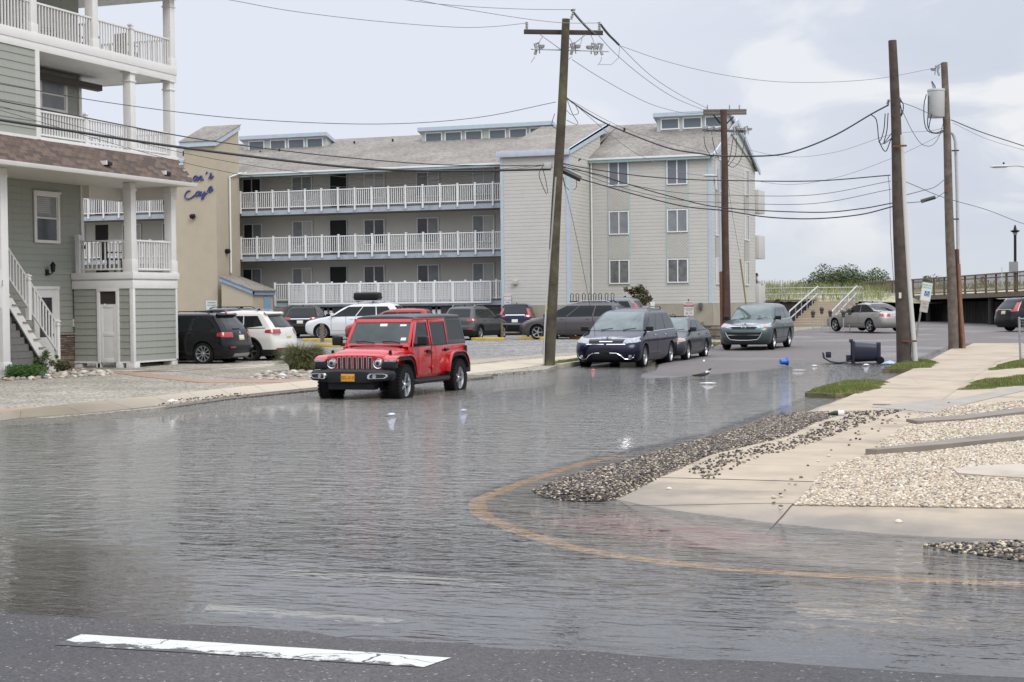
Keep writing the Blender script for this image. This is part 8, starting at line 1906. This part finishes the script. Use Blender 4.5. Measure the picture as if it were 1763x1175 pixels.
scrap('paper_scrap', 'pale wet paper at the near puddle edge right of the gull', 1375, 638, 22, 1.5, mat('wet_paper', (.5,.48,.44), .6), z=.005)
scrap('plastic_bag', 'pale blue plastic bag against the foot of the bare pole', 1532, 627, 28, 6, mat('bag_blue', (.32,.42,.62), .35, noise=(20,.4)), z=.01, d_=.35)
scrap('plastic_bottle', 'clear plastic bottle beside the bare pole foot', 1563, 626, 9, 5, mat('bottle_clear', (.5,.5,.48), .2), z=.09)
scrap('plastic_bag', 'crumpled white bag on the pavement edge left of the red off-roader', 297, 692, 20, 5, lw, PL)
scrap('paper_scrap', 'thin white scrap floating in front of the red off-roader', 674, 714, 10, 3, mat('pale_blue_scrap', (.55,.62,.75), .5), z=.005)
scrap('paper_scrap', 'blue printed scrap floating beside the red reflection', 798, 707, 9, 2.5, MATS['bag_blue'], z=.005)
scrap('foam_scrap', 'white crumb at the turf edge below the tall wooden pole', 928, 637, 14, 3, lw, z=.03)
scrap('red_float', 'small red plastic float under the navy minivan bumper', 1021, 638, 6, 3, mat('coral_red', (.6,.05,.05), .4), z=.0)
scrap('paper_cup', 'white crushed cup beside the rear wheel of the charcoal saloon', 1212, 624, 5, 5, lw, z=.02)
scrap('debris_clump', 'black rubbery clump on the far end of the dark pebble heap', 1345, 718, 26, 9, mat('black_debris', (.02,.02,.022), .35, noise=(20,.4)), z=.04, d_=.22)
bt = P(1443, 717, .05); t = thing('bottle', 'dark green bottle lying at the pebble heap end', 'bottle', bt, R(10))
b = MB(); b.lathe([(0,-.10),(.045,-.10),(.05,-.08),(.05,.06),(.02,.10),(.018,.16),(0,.16)], (0,0,.045), 'x', 14); b.v = [(-x, y, z) for x, y, z in b.v]; b.build('bottle_glass', mat('green_glass', (.012,.035,.02), .1), t, world=False, smooth=True)
b = MB(); b.lathe([(.052,-.10),(.052,-.0)], (0,0,.045), 'x', 14); b.v = [(-x-.0, y, z) for x, y, z in b.v]; b.build('bottle_label', plate_w, t, world=False)
for x, y, s_, lab in ((1536,852,.03,'pale shell lying alone on the walk in front of the shell bed'), (1547,892,.035,'white shell on the near slab below the shell bed'), (1152,839,.03,'tan shell on the slab right of the dark heap')):
    q = P(x, y, .05); b = MB(); b.lathe([(0,0),(s_,0),(s_*.8,s_*.5),(0,s_*.75)], (0,0,0), 'z', 8); o = b.build('sea_shell', mat('shell_white', (.62,.56,.45), .6), None, world=False, smooth=True); o.location = (q.x, q.y, float(pav_z(np.array([[q.x]]), np.array([[q.y]]))[0,0])+.003); tag(o, lab, 'shell')
o = MB().cbox((0,0,0), (.30,.20,.006)).build('drain_cover', mat('drain_iron', (.10,.095,.09), .7), None, world=False, bevel=.002); q = PC(1518, 698); o.location = (q.x, q.y, cap_z(q.x, q.y)+.012); tag(o, 'small dark utility cover set in the walk beyond the pebble heap', 'utility cover')
# ================================================================== PEOPLE AND BIRD
def skinned(name, joints, bones, mats_fn, mats_, parent, root=0, sub=1):
    me = bpy.data.meshes.new(name); me.from_pydata([j[0] for j in joints], bones, []); o = bpy.data.objects.new(name, me); COL.objects.link(o)
    sk = o.modifiers.new('s', 'SKIN'); 
    for i, j in enumerate(joints): me.skin_vertices[0].data[i].radius = (j[1], j[1])
    me.skin_vertices[0].data[root].use_root = True
    sb = o.modifiers.new('u', 'SUBSURF'); sb.levels = sub; sb.render_levels = sub
    bpy.context.view_layer.update(); m2 = bpy.data.meshes.new_from_object(o.evaluated_get(bpy.context.evaluated_depsgraph_get())); o.modifiers.clear(); o.data = m2
    m2.materials.clear(); [m2.materials.append(m_) for m_ in mats_]
    m2.polygons.foreach_set('material_index', [mats_fn(p.center) for p in m2.polygons]); m2.polygons.foreach_set('use_smooth', [True]*len(m2.polygons)); o.parent = parent; return o
skin_m = mat('skin', (.42,.26,.19), .6); hair_m = mat('brown_hair', (.05,.032,.022), .8)
def person(label, loc, rz, shirt, shorts, lean=0.0, arms='rail', grp=None):
    t = thing('person', label, 'person', loc, rz, grp); l = lean
    J_ = [((0,0,.95),.13), ((0,l*.3,1.15),.14), ((0,l*.6,1.38),.15), ((0,l*.8,1.50),.055), ((0,l,1.60),.085), ((0,l+.01,1.70),.09),
          ((.10,0,.88),.095), ((.11,.02,.48),.065), ((.11,0,.08),.045), ((.11,.14,.04),.04), ((-.10,0,.88),.095), ((-.11,.02,.48),.065), ((-.11,0,.08),.045), ((-.11,.14,.04),.04)]
    if arms == 'rail': ar = [((.20,l*.7,1.40),.06), ((.26,l*.7+.10,1.15),.045), ((.20,l*.7+.34,1.10),.034), ((.17,l*.7+.42,1.10),.03)]
    else: ar = [((.20,l*.7,1.40),.06), ((.25,l*.5,1.12),.045), ((.25,.08,.88),.034), ((.25,.10,.80),.03)]
    J_ += ar+[((-x, y, z), r_) for (x, y, z), r_ in ar]
    Bn = [(0,1),(1,2),(2,3),(3,4),(4,5),(0,6),(6,7),(7,8),(8,9),(0,10),(10,11),(11,12),(12,13),(2,14),(14,15),(15,16),(16,17),(2,18),(18,19),(19,20),(20,21)]
    def mf(c):
        if c.z > 1.48: return 0
        if c.z > .93: return 1 if abs(c.x) < .235 or c.z > 1.2 else 0
        return 2 if c.z > .55 else 0
    skinned('body', J_, Bn, mf, [skin_m, mat('shirt_'+shirt[0], shirt[1], .8), mat('shorts_'+shorts[0], shorts[1], .8)], t)
    b = MB(); b.lathe([(0,.125),(.06,.11),(.095,.05),(.10,0),(.085,-.05)], (0, l-.015, 1.68), 'z', 14); b.build('hair', hair_m, t, world=False, smooth=True)
    for s_ in (-1, 1): b = MB(); b.lathe([(0,-.008),(.012,-.008),(.012,.008),(0,.008)], (s_*.032, l+.088, 1.665), 'y', 6); b.build('eye', dark, t, world=False)
    b = MB(); b.tube([(0, l+.085, 1.67), (0, l+.112, 1.635), (0, l+.088, 1.625)], .012, 5); b.build('nose', skin_m, t, world=False)
    return t
hd_ = PX(1299, 472, -19.5)
person('person in grey top leaning on the lowest rear balcony rail of the motel', (-19.5+.1, 96.4, hd_.z-1.75), R(-70), ('grey', (.22,.23,.27)), ('dark', (.05,.05,.06)), .12)
for px, col_, lab in ((1703, ('red', (.5,.05,.04)), 'person in red top on the boardwalk behind the railing'), (1712, ('yellow', (.55,.55,.06)), 'person in yellow green top on the boardwalk behind the railing'), (1720, ('white', (.6,.62,.64)), 'person in white top on the boardwalk behind the railing'), (1731, ('blue', (.08,.18,.5)), 'person in blue top on the boardwalk nearest the lamp post')):
    p = bwp(px, 0)+nrm2*3.0; person(lab, (p.x, p.y, dz_(px)-.55), R(20*px), col_, ('navy', (.04,.05,.09)), 0, 'down', 'people on the boardwalk')
gl_ = P(1213, 652, .01); t = thing('gull', 'small dark backed gull with black head standing at the puddle edge', 'bird', gl_, R(10))
sk_j = [((-.30,0,.07),.012), ((-.18,0,.08),.035), ((-.06,0,.10),.06), ((.05,0,.12),.06), ((.11,0,.17),.035), ((.13,0,.24),.038), ((.17,0,.24),.016)]
skinned('body', sk_j, [(i, i+1) for i in range(6)], lambda c: 1 if c.z > .20 else (2 if c.x > .02 and c.z > .15 else 0), [mat('gull_grey', (.09,.085,.085), .7), mat('gull_black', (.012,.012,.012), .6), mat('gull_white', (.6,.6,.6), .7)], t, 3)
MB().tube([(.165,0,.24),(.20,0,.235)], .008, 5, 0, .003).build('beak', mat('beak_red', (.2,.03,.02), .5), t, world=False)
for s_ in (-1, 1):
    MB().tube([(0,s_*.025,.06),(.01,s_*.025,-.01)], .006, 4).build('leg', MATS['beak_red'], t, world=False)
    b = MB(); b.add([(.06,s_*.055,.14),(-.10,s_*.062,.12),(-.34,s_*.02,.085),(-.12,s_*.05,.065),(.02,s_*.055,.08)], [(0,1,2,3,4)]); b.add([(.06,s_*.04,.14),(-.10,s_*.045,.12),(-.34,s_*.01,.085),(-.12,s_*.035,.065),(.02,s_*.04,.08)], [(4,3,2,1,0)]); b.build('wing', mat('gull_wing', (.05,.05,.052), .7), t, world=False)
# boardwalk lamp and sign
lp_ = bwp(1742, dz_(1742)); lt = thing('lamp_post', 'black ornamental lamp post standing on the boardwalk', 'lamp post', lp_+nrm2*.2); dq = D_at(lt.location)
zt_ = W(1740, 405, dq).z; MB().tube([lt.location, Vector((lt.location.x, lt.location.y, zt_))], .075, 8).build('post', black, lt)
c = (lt.location.x, lt.location.y, zt_); b = MB(); b.lathe([(0,0),(.10,0),(.12,.12),(.24,.20),(.26,.24),(.10,.28),(.08,.36),(.05,.5),(.02,.56),(0,.56)], c, 'z', 14); b.build('lantern_top', black, lt, smooth=True)
b = MB(); b.lathe([(0,-.02),(.10,0),(.13,.12),(.20,.19),(0,.19)], (c[0], c[1], c[2]+.0), 'z', 14); b.build('lantern_glass', lens_m, lt)
c = W(1745, 460, dq-.3); b = MB(); b.cbox(c, (15/(FPX/dq), .03, 18/(FPX/dq))); b.build('sign_plate', mat('sign_reverse', (.26,.27,.27), .5, noise=(30,.2)), lt)
c = W(1725, 470, dq); MB().tube([c-Vector((0,0,.9)), c+Vector((0,0,.3))], .02, 5).build('rod', greymetal, lt)
